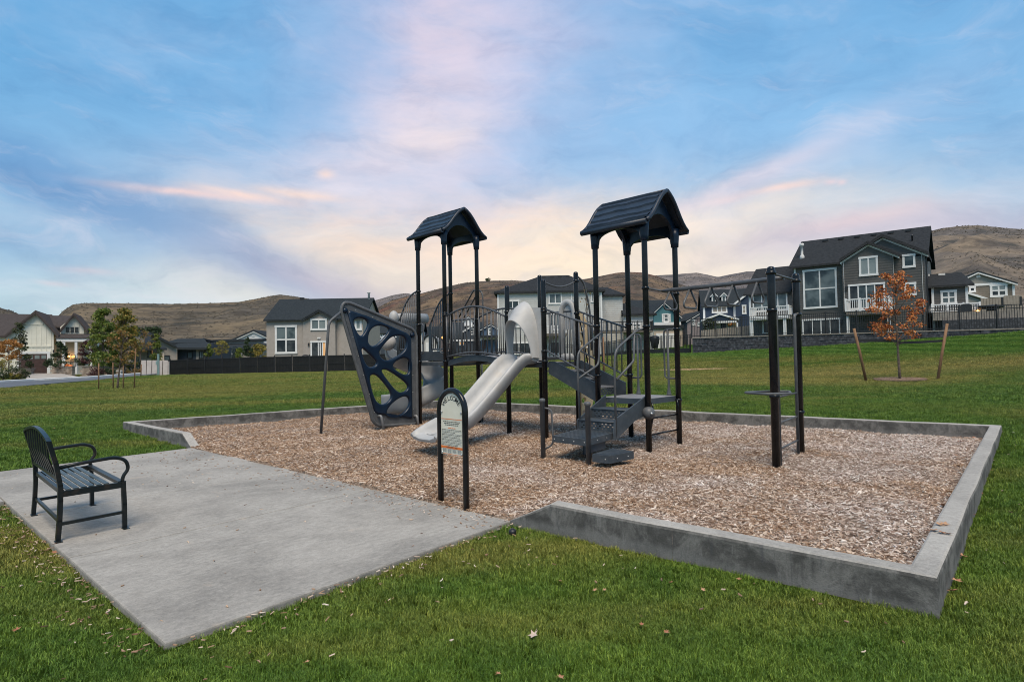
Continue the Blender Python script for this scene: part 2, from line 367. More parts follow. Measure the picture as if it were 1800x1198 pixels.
M['block'] = mat('wall_block', (.030, .032, .038), (.11, .115, .13), 5, .9, .6, 14, lo=.4, hi=.8)
M['cap'] = mat('wall_cap', (.19, .165, .14), (.25, .22, .19), 4, .9, .3, 20)
M['stone'] = mat('tan_stone', (.20, .15, .115), (.36, .29, .235), 3.0, .9, .5, 12)
M['garage'] = mat('garage_brown', (.050, .024, .019), (.070, .034, .027), 3, .5)
M['wood'] = mat('stake_wood', (.155, .082, .040), (.24, .135, .07), 9, .85, .3, 40, stretch=(1, 1, .2))
M['bark'] = mat('bark', (.085, .060, .046), (.15, .11, .085), 14, .9, .5, 40)
M['woodfence'] = mat('fence_tan', (.23, .20, .165), (.28, .245, .205), 4, .85, .2, 30)
M['palefence'] = mat('fence_pale', (.42, .37, .34), (.48, .43, .39), 3, .7)
M['road'] = mat('asphalt', (.075, .082, .098), (.10, .108, .122), 3, .9, .3, 60)
M['drive'] = mat('driveway_paver', (.30, .26, .22), (.38, .335, .29), 5, .85, .3, 30)
M['kerb'] = mat('kerb_concrete', (.52, .51, .49), (.60, .59, .57), 3, .85)
M['strap'] = mat('rubber_strap', (.010, .010, .011), None, rough=.6)
M['util'] = mat('utility_green', (.16, .24, .235), (.19, .275, .265), 5, .5)
def leafmat(name, stops):
    m = bpy.data.materials.new(name); m.use_nodes = True; s = NT(m.node_tree); b = m.node_tree.nodes['Principled BSDF']
    r = s.n('ShaderNodeNewGeometry').outputs['Random Per Island']
    pos = s.n('ShaderNodeNewGeometry').outputs['Position']
    f = s.add(s.mul(r, .6), s.mul(s.noise(pos, 1.3, 3), .45))
    s.link(s.ramp(f, stops), b.inputs['Base Color']); b.inputs['Roughness'].default_value = .6; b.inputs['Specular IOR Level'].default_value = .3
    return m
M['leaf_red'] = leafmat('leaf_red', [(.1, (.16, .030, .014)), (.45, (.36, .095, .025)), (.7, (.52, .18, .045)), (.95, (.58, .28, .09))])
M['leaf_green'] = leafmat('leaf_green', [(.1, (.040, .066, .011)), (.5, (.10, .145, .022)), (.8, (.20, .21, .036)), (1, (.32, .25, .05))])
M['leaf_turn'] = leafmat('leaf_turn', [(.1, (.045, .060, .010)), (.4, (.11, .125, .020)), (.65, (.24, .19, .035)), (.85, (.34, .19, .045)), (1, (.40, .20, .06))])
M['hook'] = mat('pipe_light', (.17, .172, .175), (.21, .212, .215), 7, .38)
M['leaf_mix'] = leafmat('leaf_mix', [(.1, (.040, .052, .012)), (.45, (.12, .10, .022)), (.75, (.27, .13, .035)), (1, (.36, .19, .06))])
M['leaf_orange'] = leafmat('leaf_orange', [(.1, (.14, .055, .014)), (.5, (.33, .135, .03)), (1, (.46, .25, .07))])
M['leaf_dark'] = leafmat('leaf_dark', [(.1, (.016, .026, .010)), (.6, (.040, .055, .018)), (1, (.10, .075, .03))])
M['leaf_conifer'] = leafmat('leaf_conifer', [(.1, (.014, .028, .012)), (.6, (.032, .055, .020)), (1, (.055, .085, .03))])
M['leaf_blue'] = leafmat('leaf_blue', [(.1, (.025, .040, .045)), (1, (.07, .095, .105))])
M['leaf_yellow'] = leafmat('leaf_yellow', [(.1, (.10, .105, .02)), (.6, (.24, .20, .04)), (1, (.38, .27, .06))])
M['leaf_maroon'] = leafmat('leaf_maroon', [(.1, (.030, .012, .014)), (1, (.10, .035, .035))])
M['dryleaf'] = mat('dry_leaf', (.28, .10, .045), (.42, .24, .13), 8, .7)
M['tanleaf'] = mat('tan_leaf', (.40, .29, .22), (.50, .39, .31), 12, .7)
M['hillA'] = make_hill_mat('hill_dry_left', (.175, .132, .082), (.092, .079, .064), (.040, .040, .034))
M['hillB'] = make_hill_mat('hill_dry_mid', (.175, .120, .074), (.095, .076, .065), (.040, .038, .033), red=(.19, .085, .055), sc=1.2)
M['hillC'] = make_hill_mat('hill_dry_right', (.19, .148, .108), (.115, .102, .094), (.052, .052, .046))
M['hillF'] = make_hill_mat('hill_far', (.19, .158, .142), (.15, .134, .134), (.09, .086, .086), sc=.6)
# ------------------------------------------------------------------ mesh helpers
V3 = Vector
Z_ = V3((0, 0, 1))
class MB:
    def __init__(s): s.v = []; s.f = []; s.sm = []
    def _add(s, vs, fs, smooth=False):
        k = len(s.v); s.v += [tuple(p) for p in vs]
        for f in fs: s.f.append(tuple(i+k for i in f)); s.sm.append(smooth)
        return s
    def box(s, o, a, b, c):
        o, a, b, c = V3(o), V3(a), V3(b), V3(c)
        p = [o, o+a, o+a+b, o+b, o+c, o+a+c, o+a+b+c, o+b+c]
        return s._add(p, [(0,3,2,1),(4,5,6,7),(0,1,5,4),(1,2,6,5),(2,3,7,6),(3,0,4,7)])
    def cbox(s, c, a, b, cc):
        a, b, cc = V3(a), V3(b), V3(cc)
        return s.box(V3(c)-(a+b+cc)*.5, a, b, cc)
    def beam(s, p, q, w, h, up=(0,0,1)):
        """rectangular bar from p to q: w across, h along up"""
        p, q = V3(p), V3(q); d = (q-p); up = V3(up)
        x = d.cross(up).normalized(); y = x.cross(d).normalized()
        return s.box(p-x*w/2-y*h/2, d, x*w, y*h)
    def tube(s, pts, r, n=8, closed=False, cap=True):
        pts = [V3(p) for p in pts]; N = len(pts)
        rs = r if isinstance(r, (list, tuple)) else [r]*N
        vs = []; prev = None
        for i, p in enumerate(pts):
            if closed: t = pts[(i+1) % N]-pts[i-1]
            else: t = pts[min(i+1, N-1)]-pts[max(i-1, 0)]
            t.normalize()
            if prev is None:
                a = V3((0,0,1)) if abs(t.z) < .9 else V3((1,0,0))
                x = t.cross(a).normalized()
            else:
                x = (prev - t*prev.dot(t)).normalized()
            prev = x; y = t.cross(x)
            for k in range(n):
                an = 2*math.pi*k/n; vs.append(p+(x*math.cos(an)+y*math.sin(an))*rs[i])
        fs = []
        for i in range(N if closed else N-1):
            j = (i+1) % N
            for k in range(n):
                fs.append((i*n+k, i*n+(k+1) % n, j*n+(k+1) % n, j*n+k))
        k0 = len(s.f); s._add(vs, fs, True)
        if cap and not closed:
            b = len(s.v)-N*n
            s.f.append(tuple(b+k for k in range(n))[::-1]); s.sm.append(False)
            s.f.append(tuple(b+(N-1)*n+k for k in range(n))); s.sm.append(False)
        return s
    def prism(s, poly, o, ex, ey, ez, d0, d1, smooth=False):
        o, ex, ey, ez = V3(o), V3(ex), V3(ey), V3(ez); n = len(poly)
        a = [o+ex*u+ey*v+ez*d0 for u, v in poly]; b = [o+ex*u+ey*v+ez*d1 for u, v in poly]
        fs = [tuple(range(n))[::-1], tuple(range(n, 2*n))]
        s._add(a+b, fs, False)
        k = len(s.v)-2*n
        for i in range(n):
            j = (i+1) % n; s.f.append((k+i, k+j, k+n+j, k+n+i)); s.sm.append(smooth)
        return s
    def slab(s, pts, t):
        """roof or deck plate: polygon thickened downwards by t"""
        n = len(pts); a = [V3(p) for p in pts]; b = [p-V3((0,0,t)) for p in a]
        fs = [tuple(range(n)), tuple(range(n, 2*n))[::-1]]+[(i, n+i, n+(i+1) % n, (i+1) % n) for i in range(n)]
        return s._add(a+b, fs)
    def lathe(s, prof, c, n=12, axis=(0,0,1), smooth=True):
        c = V3(c); ax = V3(axis).normalized(); x = ax.orthogonal().normalized(); y = ax.cross(x)
        vs = []
        for r, z in prof:
            for k in range(n):
                an = 2*math.pi*k/n; vs.append(c+ax*z+(x*math.cos(an)+y*math.sin(an))*r)
        fs = []
        for i in range(len(prof)-1):
            for k in range(n): fs.append((i*n+k, i*n+(k+1) % n, (i+1)*n+(k+1) % n, (i+1)*n+k))
        s._add(vs, fs, smooth); b = len(s.v)-len(vs)
        s.f.append(tuple(b+k for k in range(n))[::-1]); s.sm.append(False)
        s.f.append(tuple(b+(len(prof)-1)*n+k for k in range(n))); s.sm.append(False)
        return s
    def ball(s, c, r, n=14, m=8, sq=(1,1,1)):
        c = V3(c); vs = []; fs = []
        for i in range(1, m):
            ph = math.pi*i/m
            for k in range(n):
                an = 2*math.pi*k/n
                vs.append(c+V3((math.cos(an)*math.sin(ph)*r*sq[0], math.sin(an)*math.sin(ph)*r*sq[1], math.cos(ph)*r*sq[2])))
        for i in range(m-2):
            for k in range(n): fs.append((i*n+k, (i+1)*n+k, (i+1)*n+(k+1) % n, i*n+(k+1) % n))
        t = len(vs); vs += [c+V3((0,0,r*sq[2])), c-V3((0,0,r*sq[2]))]
        for k in range(n): fs.append((t, k, (k+1) % n)); fs.append((t+1, (m-2)*n+(k+1) % n, (m-2)*n+k))
        return s._add(vs, fs, True)
    def grid(s, rows, smooth=True, close=False):
        nr, nc = len(rows), len(rows[0]); vs = [p for r in rows for p in r]; fs = []
        for i in range(nr-1):
            for k in range(nc if close else nc-1):
                j = (k+1) % nc; fs.append((i*nc+k, i*nc+j, (i+1)*nc+j, (i+1)*nc+k))
        return s._add(vs, fs, smooth)
    def mesh(s, name, material, origin=(0,0,0), recalc=True):
        me = bpy.data.meshes.new(name); o = V3(origin)
        me.from_pydata([tuple(V3(p)-o) for p in s.v], [], s.f); me.update()
        me.polygons.foreach_set('use_smooth', s.sm)
        if recalc:
            bm = bmesh.new(); bm.from_mesh(me); bmesh.ops.recalc_face_normals(bm, faces=bm.faces); bm.to_mesh(me); bm.free()
        if material is not None: me.materials.append(M[material] if isinstance(material, str) else material)
        return me
    def build(s, name, material, parent=None, origin=None, label=None, recalc=True):
        if origin is None: origin = (0,0,0)
        w = V3(origin)
        me = s.mesh(name, material, w if parent is None else V3((0,0,0)), recalc)
        return place(me, name, parent, w, label)
def root_world(o):
    p = V3((0,0,0))
    while o is not None: p = p+o.location; o = o.parent
    return p
def place(me, name, parent=None, origin=(0,0,0), label=None):
    o = bpy.data.objects.new(name, me); COL.objects.link(o)
    if parent is not None:
        o.parent = parent; o.location = -root_world(parent)   # meshes of parts are written in world coordinates
    else: o.location = origin
    if label: o['label'] = label
    return o
def tag(o, label=None, cat=None, group=None, kind=None):
    for k, v in (('label', label), ('category', cat), ('group', group), ('kind', kind)):
        if v: o[k] = v
    return o
def thing(name, label, cat, loc=(0,0,0), group=None):
    o = bpy.data.objects.new(name, None); COL.objects.link(o); o.location = loc; o.empty_display_size = .2
    return tag(o, label, cat, group)
def dup(root, delta, label=None, group=None):
    def cp(o, par):
        c = o.copy(); COL.objects.link(c)
        if par is not None: c.parent = par
        for ch in list(o.children): cp(ch, c)
        return c
    r = cp(root, None); r.location = root.location+V3(delta)
    if label: r['label'] = label
    if group: r['group'] = group
    return r
def roundpath(pts, r, n=5, closed=False):
    """polyline with its corners rounded"""
    pts = [V3(p) for p in pts]; out = []; N = len(pts)
    rs = r if isinstance(r, (list, tuple)) else [r]*N
    for i, p in enumerate(pts):
        if not closed and i in (0, N-1): out.append(p); continue
        a, b = pts[i-1], pts[(i+1) % N]; da, db = (a-p), (b-p)
        k = min(rs[i], da.length*.49, db.length*.49); q0 = p+da.normalized()*k; q1 = p+db.normalized()*k
        for t in range(n+1):
            t /= n; out.append(q0*(1-t)**2+p*2*t*(1-t)+q1*t*t)
    return out
def arc(c, a, b, n=8, a0=0, a1=math.pi):
    c, a, b = V3(c), V3(a), V3(b)
    return [c+a*math.cos(a0+(a1-a0)*i/n)+b*math.sin(a0+(a1-a0)*i/n) for i in range(n+1)]

# ------------------------------------------------------------------ terrain
ZT = .22
K = [G(216, 741, ZT), G(778, 702.5, ZT), G(1761, 747, ZT), G(1649, 1015, ZT)]      # outer corners of the concrete curb
K2 = [k.to_2d() for k in K]
A_ = G(290, 1130); B_ = G(893, 916); C_ = G(340, 786); D_ = C_+(A_-B_)
def px3(x, y, Y): p = P(x, y, Y); return (p.x, p.y, p.z)
CTRL = [(-2,1.5,-.04),(2.3,3.2,0),(5,6,.02),(7.9,9.6,.10),(3,13.6,.17),(-2.1,17.6,.17),(-5,15,.12),(-8.4,12.7,.06),(-7,9.5,-.04),(-4,4,-.06),(-6.5,3,-.08),(0,0,0),(6,2,0),
        (10,5,.05),(-12,8,-.02),(-14,18,.08),(-2,6,-.05),(-5,8,-.05),(0,4.6,-.05),(14,12,.2),(20,6,.3),(-25,5,0),(-30,18,.05),(0,10,0),(0,-6,0),(-10,-6,-.05),(10,-6,.05),
        (6,19,.30),(0,26,.45),(-8,26,.25)]
CTRL += [px3(*q) for q in ((190,683,31),(0,682,32.5),(150,669.5,41),(247,660.5,48),(-80,688,30),(-60,676,40),(70,662,58),(160,661,58),(300,661.3,56),(460,655.6,56),(623,652,56),
        (720,648,57),(790,644,58),(860,641,58),(930,637,58),(1060,629,57),(1110,622,54),(1215,620.5,49),(1217,621,47),(1300,615.5,45.5),(1425,608.7,43),(1600,596,40),(1800,581.5,36.8),(1860,577,35),
        (1583,668,22),(1600,624,33),(1780,614,31),(1400,636,34),(1250,645,33))]
CTRL += [(-60,75,.4),(-30,75,.3),(0,80,.9),(-70,110,.6),(0,120,2.2),(-30,120,1.2),(40,52,2.3),(32,60,2.3),(20,60,1.6),(60,60,2.6),(70,100,3.4),(36,100,3.0),(18,100,2.0),(-100,60,.3),(-100,120,.6),(100,60,3),(120,120,4),(48,36,2.4),(60,20,1.5),(80,-10,1),(-80,-10,0),(0,-30,0)]
_c = np.array(CTRL)
def _phi(r): return np.where(r > 1e-9, r*r*np.log(np.maximum(r, 1e-9)), 0.0)
_s = 10.0
def _sys():
    X = _c[:, :2]/_s; n = len(X)
    r = np.linalg.norm(X[:, None]-X[None], axis=2)
    A = np.zeros((n+3, n+3)); A[:n, :n] = _phi(r)+np.eye(n)*.02; A[:n, n] = 1; A[:n, n+1:] = X; A[n, :n] = 1; A[n+1:, :n] = X.T
    return np.linalg.solve(A, np.concatenate([_c[:, 2], np.zeros(3)]))
_w = _sys()
def zter(x, y):
    x = np.asarray(x, float); y = np.asarray(y, float); sh = x.shape
    Q = np.stack([x.ravel(), y.ravel()], 1)/_s; out = np.empty(len(Q)); n = len(_c)
    for i in range(0, len(Q), 20000):
        q = Q[i:i+20000]; r = np.linalg.norm(q[:, None]-(_c[:, :2]/_s)[None], axis=2)
        out[i:i+20000] = _phi(r)@_w[:n]+_w[n]+q@_w[n+1:]
    return out.reshape(sh)
def zt(x, y): return float(zter(np.array([x]), np.array([y]))[0])
def inpoly(x, y, poly):
    x = np.asarray(x); y = np.asarray(y); ins = np.zeros(x.shape, bool); n = len(poly)
    for i in range(n):
        x0, y0 = poly[i][0], poly[i][1]; x1, y1 = poly[i-1][0], poly[i-1][1]
        c = ((y0 > y) != (y1 > y)) & (x < (x1-x0)*(y-y0)/((y1-y0) if y1 != y0 else 1e-12)+x0)
        ins ^= c
    return ins
def build_lawn():
    xs = np.concatenate([np.arange(-170, -30, 4.), np.arange(-30, -12, 1.), np.arange(-12, 14, .4), np.arange(14, 40, 1.), np.arange(40, 171, 4.)])
    ys = np.concatenate([np.arange(-30, -2, 2.), np.arange(-2, 19, .4), np.arange(19, 60, 1.), np.arange(60, 200, 4.)])
    X, Y = np.meshgrid(xs, ys); Z = zter(X, Y)
    Z = np.where(Y > 130, Z*np.clip((200-Y)/70, 0, 1)+1.5*np.clip((Y-130)/70, 0, 1), Z)
    Z = Z+.012*np.sin(X*1.7+Y*.6)*np.sin(Y*1.3-X*.4)
    v = np.stack([X.ravel(), Y.ravel(), Z.ravel()], 1); nx = len(xs)
    fs = [(j*nx+i, j*nx+i+1, (j+1)*nx+i+1, (j+1)*nx+i) for j in range(len(ys)-1) for i in range(nx-1)]
    me = bpy.data.meshes.new('lawn'); me.from_pydata(v.tolist(), [], fs)
    bm = bmesh.new(); bm.from_mesh(me)
    c = (K[0]+K[1]+K[2]+K[3])/4
    for i in range(4):
        a, b = K[i], K[(i+1) % 4]; n = V3((-(b-a).y, (b-a).x, 0)).normalized()
        off = .07 if n.dot(c-a) > 0 else -.07
        bmesh.ops.bisect_plane(bm, geom=bm.verts[:]+bm.edges[:]+bm.faces[:], plane_co=a+n*off, plane_no=n, dist=1e-4)
    ins = [(k+(c-k).normalized()*.09) for k in K]
    ctr = [f.calc_center_median() for f in bm.faces]
    m_ = inpoly([q.x for q in ctr], [q.y for q in ctr], ins)
    bmesh.ops.delete(bm, geom=[f for f, d in zip(list(bm.faces), m_) if d], context='FACES')
    for f in bm.faces: f.smooth = True
    bm.to_mesh(me); bm.free(); me.materials.append(M['lawn'])
    o = place(me, 'lawn'); tag(o, 'mown autumn lawn of the neighbourhood park', None, None, 'structure')
build_lawn()

# curb of cast concrete: segments with control joints, ramped down to the pad at both of its ends
curb = thing('concrete_curb', 'weathered low concrete curb wall around the wood chip playground', 'curb wall', K[3]*1.0)
CW = .15
ctr = (K[0]+K[1]+K[2]+K[3])/4
def inn(i):
    """inner corner of the curb"""
    p, a, b = K[i], K[i-1], K[(i+1) % 4]
    da, db = (a-p).normalized(), (b-p).normalized(); sn = da.cross(db).length
    return p+(da+db)*(CW/sn)
IN = [inn(i) for i in range(4)]
def curb_run(o0, i0, o1, i1, n, ramp0=0.0, ramp1=0.0, ztop=ZT):
    """one run of curb from (outer, inner) to (outer, inner), in n castings with rounded arrises"""
    L = (o1-o0).length
    for k in range(n):
        g = .0008/L
        t0 = k/n+(g if k else 0); t1 = (k+1)/n-(g if k < n-1 else 0)
        ts = [t0+(t1-t0)*q/12 for q in range(13)]
        if ramp0 and k == 0: ts = sorted(set(ts+[ramp0/L, ramp0*.94/L, ramp0*1.06/L]))
        if ramp1 and k == n-1: ts = sorted(set(ts+[1-ramp1/L, 1-ramp1*.94/L, 1-ramp1*1.06/L]))
        rows = []
        for t in ts:
            o = o0.lerp(o1, t); i = i0.lerp(i1, t); w = (i-o); wl = w.length; w = w/wl
            h = ztop
            if ramp0 and t*L < ramp0: h = .005+(ztop-.005)*(t*L/ramp0)
            if ramp1 and (1-t)*L < ramp1: h = .005+(ztop-.005)*((1-t)*L/ramp1)
            h += .0025*math.sin(t*L*2.1)+.002*math.sin(t*L*5.3+1)
            e = .004*math.sin(t*L*3.3); b = min(.024, max(.004, h*.2))
            prof = [(e, -.25), (e, h-b), (e+b*.3, h-b*.3), (e+b, h), (wl-b, h), (wl-b*.3, h-b*.3), (wl, h-b), (wl, -.25)]
            rows.append([V3((o.x, o.y, 0))+V3((w.x, w.y, 0))*u+V3((0,0,z)) for u, z in prof])
        m = MB(); m.grid(rows, smooth=False)
        b0 = len(m.v)-len(rows)*8
        m.f.append(tuple(range(b0, b0+8))); m.sm.append(False); m.f.append(tuple(range(b0+(len(rows)-1)*8, b0+len(rows)*8))); m.sm.append(False)
        m.build('wall_segment', 'curb', curb)
def onouter(p, i, j):
    d = (K[j]-K[i]).normalized(); return K[i]+d*((V3((p.x, p.y, ZT))-K[i]).dot(d))
def inner_of(o, i, j):
    d = (K[j]-K[i]).normalized(); n = V3((-d.y, d.x, 0)); n = n if n.dot(ctr-K[i]) > 0 else -n
    return o+n*CW
Bo = onouter(B_, 3, 0); Co = onouter(C_, 3, 0)
curb_run(K[3], IN[3], Bo, inner_of(Bo, 3, 0), 2, ramp1=.46)
curb_run(Co, inner_of(Co, 3, 0), K[0], IN[0], 2, ramp0=.42)
curb_run(K[0], IN[0], K[1], IN[1], 3)
curb_run(K[1], IN[1], K[2], IN[2], 5)
curb_run(K[2], IN[2], K[3], IN[3], 3)

# pad of four broom-finished slabs
def pad():
    e0, e1 = A_, D_                         # long edge by the lawn; the other long edge is B..C
    f0, f1 = Bo+(A_-A_), Co
    e_ = (B_-A_).normalized()*.04; f0 = V3((f0.x, f0.y, 0))+e_; f1 = V3((f1.x, f1.y, 0))+e_
    root = thing('concrete_pad', 'grey broom finished concrete pad with saw joints under the bench', 'pavement', e0)
    root['kind'] = 'structure'; del root['category']
    cuts = [0, .285, .53, .80, 1.0]
    for k in range(4):
        t0 = cuts[k]+(.0009 if k else 0); t1 = cuts[k+1]-(.0009 if k < 3 else 0)
        q = [e0.lerp(e1, t0), f0.lerp(f1, t0), f0.lerp(f1, t1), e0.lerp(e1, t1)]
        c = (q[0]+q[1]+q[2]+q[3])/4; m = MB()
        def ring(ins, z): return [p+(c-p).normalized()*ins+V3((0,0,z)) for p in q]
        e_in = .012
        rings = [ring(0, -.14), ring(0, -.012), ring(.004, -.003), ring(e_in, 0)]
        m.grid(rings, smooth=False, close=True); b = len(m.v)-4; m.f.append((b, b+1, b+2, b+3)); m.sm.append(False)
        m.build('slab', 'slab', root)
    return root
PAD = pad()
pathd = (A_-B_).normalized(); la = (D_-A_).normalized()
s0 = G(20, 879, 0)
m = MB(); w = 1.35
n_ = V3((-la.y, la.x, 0)); n_ = n_ if n_.x < 0 else -n_
p0 = A_+la*((s0-A_).dot(la))+n_*.012
m.slab([p0, p0+la*w, p0+la*w+n_*9, p0+n_*9], .12)
tag(m.build('path', 'slab', None, p0), 'concrete footpath running off the side of the pad', None, None, 'structure')
PATHQ = [p0, p0+la*w, p0+la*w+n_*9, p0+n_*9]
PADQ = [A_, V3((Bo.x, Bo.y, 0)), V3((Co.x, Co.y, 0)), D_]

# mulch bed
MQ = [k+(ctr-k)*.002 for k in K]
def zmulch(x, y):
    x = np.asarray(x, float); y = np.asarray(y, float)
    z = .010+.020*np.sin(x*1.9+.7)*np.sin(y*1.6)+.014*np.sin(x*4.1-y*3.3)+.008*np.sin(x*7.7+y*2.1)
    for cx, cy, r, d in ((-1.45, 9.0, .70, .10), (.75, 8.4, .8, .03), (-3.0, 12.6, .7, .05), (2.4, 9.3, .7, .02)):
        z = z-d*np.exp(-((x-cx)**2+(y-cy)**2)/(r*r))
    # chips lie against the curb a little higher, flush with the pad along its edge
    return z
def build_mulch():
    n = 110; rows = []
    for j in range(n+1):
        a = MQ[0].lerp(MQ[3], j/n); b = MQ[1].lerp(MQ[2], j/n); r = []
        for i in range(90+1):
            p = a.lerp(b, i/90); r.append((p.x, p.y))
        rows.append(r)
    A = np.array(rows); Z = zmulch(A[..., 0], A[..., 1])
    m = MB(); g_ = [[V3((A[j, i, 0], A[j, i, 1], Z[j, i])) for i in range(91)] for j in range(n+1)]
    m.grid([[r[0]-Z_*.2]+r+[r[-1]-Z_*.2] for r in g_])
    tag(m.build('mulch_bed', 'mulch'), 'bed of wood chips filling the playground', None, None, 'structure')
build_mulch()

# ------------------------------------------------------------------ scattered chips and grass (uncountable)
def scatter(name, pts, rot, scl, srcs, label, kind='stuff'):
    """one object: points that carry chips or tufts (geometry nodes, uncountable ground cover)"""
    me = bpy.data.meshes.new(name); me.from_pydata(np.asarray(pts).tolist(), [], [])
    a = me.attributes.new('rot', 'FLOAT_VECTOR', 'POINT'); a.data.foreach_set('vector', np.asarray(rot, np.float32).ravel())
    a = me.attributes.new('scl', 'FLOAT_VECTOR', 'POINT'); a.data.foreach_set('vector', np.asarray(scl, np.float32).ravel())
    a = me.attributes.new('pick', 'INT', 'POINT'); a.data.foreach_set('value', rng.integers(0, len(srcs), len(pts)).astype(np.int32))
    o = place(me, name); tag(o, label, None, None, kind)
    ng = bpy.data.node_groups.new(name, 'GeometryNodeTree')
    ng.interface.new_socket('Geometry', in_out='INPUT', socket_type='NodeSocketGeometry'); ng.interface.new_socket('Geometry', in_out='OUTPUT', socket_type='NodeSocketGeometry')
    N, L = ng.nodes, ng.links
    gi, go = N.new('NodeGroupInput'), N.new('NodeGroupOutput'); join = N.new('GeometryNodeJoinGeometry')
    def attr(nm, ty):
        q = N.new('GeometryNodeInputNamedAttribute'); q.data_type = ty; q.inputs[0].default_value = nm; return q.outputs[0]
    for k, sm in enumerate(srcs):
        so_ = bpy.data.objects.new(name+'_source', sm)
        oi = N.new('GeometryNodeObjectInfo'); oi.inputs['Object'].default_value = so_
        iop = N.new('GeometryNodeInstanceOnPoints')
        cmp = N.new('FunctionNodeCompare'); cmp.data_type = 'INT'; cmp.operation = 'EQUAL'
        L.new(attr('pick', 'INT'), cmp.inputs[2]); cmp.inputs[3].default_value = k
        L.new(gi.outputs[0], iop.inputs['Points']); L.new(cmp.outputs[0], iop.inputs['Selection']); L.new(oi.outputs['Geometry'], iop.inputs['Instance'])
        L.new(attr('rot', 'FLOAT_VECTOR'), iop.inputs['Rotation']); L.new(attr('scl', 'FLOAT_VECTOR'), iop.inputs['Scale'])
        L.new(iop.outputs[0], join.inputs[0])
    L.new(join.outputs[0], go.inputs[0])
    md = o.modifiers.new('scatter', 'NODES'); md.node_group = ng
    return o
def chip_mesh(k):
    L, w, t = (.042, .010, .005) if k % 2 == 0 else (.030, .013, .006)
    m = MB(); n = 3; rows = []
    for i in range(n+1):
        u = (i/n-.5)*L; ww = w*(.55+.45*math.sin(math.pi*(i+.6)/(n+1.2)))*(1+.25*random.uniform(-1, 1)); b = .003*math.sin(i*1.7+k)
        rows.append([V3((u, -ww/2+b, 0)), V3((u, ww/2+b, 0)), V3((u, ww/2*.8+b, t)), V3((u, -ww/2*.8+b, t))])
    m.grid(rows, smooth=False, close=True); m.f += [(0,1,2,3), tuple(range(4*n, 4*n+4))]; m.sm += [False, False]
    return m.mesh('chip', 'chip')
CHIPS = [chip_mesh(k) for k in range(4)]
def sample_quad(q, n):
    """uniform points in a convex quad"""
    q = [np.array([p[0], p[1]]) for p in q]
    a1 = abs(np.cross(q[1]-q[0], q[2]-q[0])); a2 = abs(np.cross(q[2]-q[0], q[3]-q[0]))
    u, v = rng.random(n), rng.random(n); sw = u+v > 1; u = np.where(sw, 1-u, u); v = np.where(sw, 1-v, v)
    first = rng.random(n) < a1/(a1+a2)
    p = np.where(first[:, None], q[0]+u[:, None]*(q[1]-q[0])+v[:, None]*(q[2]-q[0]), q[0]+u[:, None]*(q[2]-q[0])+v[:, None]*(q[3]-q[0]))
    return p
def build_chips():
    p = sample_quad(K, 290000); op = [Bo, Co, inner_of(Co, 3, 0), inner_of(Bo, 3, 0)]
    p = p[inpoly(p[:, 0], p[:, 1], IN) | inpoly(p[:, 0], p[:, 1], op)]; r = np.hypot(p[:, 0], p[:, 1])
    keep = rng.random(len(p)) < np.where(r < 8, 1.0, np.where(r < 12, .62, .32)); p = p[keep]; r = r[keep]
    n = len(p); z = zmulch(p[:, 0], p[:, 1])+rng.random(n)*.012-.002
    rot = np.stack([rng.normal(0, .28, n), rng.normal(0, .28, n), rng.random(n)*6.28], 1)
    k = np.clip(np.exp(rng.normal(-.32, .36, n)), .3, 1.9)*np.where(r > 10, 1.15, 1.0)
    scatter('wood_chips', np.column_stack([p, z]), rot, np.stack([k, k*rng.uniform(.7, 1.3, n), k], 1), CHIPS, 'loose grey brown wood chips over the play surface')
    # strays: on the pad near the bed, along the lawn edges, a few on the curb tops
    pts = []
    for _ in range(520):
        t = random.random(); d = abs(random.gauss(0, .42)); q = V3((Bo.x, Bo.y, 0)).lerp(V3((Co.x, Co.y, 0)), t)
        pts.append(q+(A_-B_).normalized()*(d*(1.8 if t > .55 else .5)))
    pts = [V3((p.x, p.y, .003)) for p in pts if inpoly([p.x], [p.y], PADQ)[0]]
    for _ in range(70):
        u, v = random.random(), random.random(); q = A_.lerp(B_, u).lerp(D_.lerp(C_, u), v); pts.append(V3((q.x, q.y, .003)))
    def edge(a, b, out, n, sp):
        for _ in range(n):
            q = a.lerp(b, random.random())+out*(abs(random.gauss(0, sp))+.01); pts.append(V3((q.x, q.y, zt(q.x, q.y)+.038)))
    edge(A_, D_, n_, 330, .14); edge(A_, D_, n_, 110, .9); edge(A_, B_, -la, 110, .09); edge(A_, B_, -la, 50, .6)
    edge(Bo, K[3], V3((-.66, -.75, 0)), 26, .6); edge(K[3], K[2], V3((.75, -.66, 0)), 25, .3)
    for _ in range(40):
        q = K[random.randrange(2, 4)].lerp(K[(random.choice((2, 3)))], random.random()); pts.append(V3((q.x, q.y, .2)))
    pts = [p for p in pts if not (p.z > .15)]
    n = len(pts); k = rng.uniform(.35, .95, n)
    scatter('stray_wood_chips', [tuple(p) for p in pts], np.stack([rng.normal(0, .2, n), rng.normal(0, .2, n), rng.random(n)*6.28], 1), np.stack([k, k, k], 1), CHIPS,
            'stray wood chips on the pad and along the lawn edge')
build_chips()
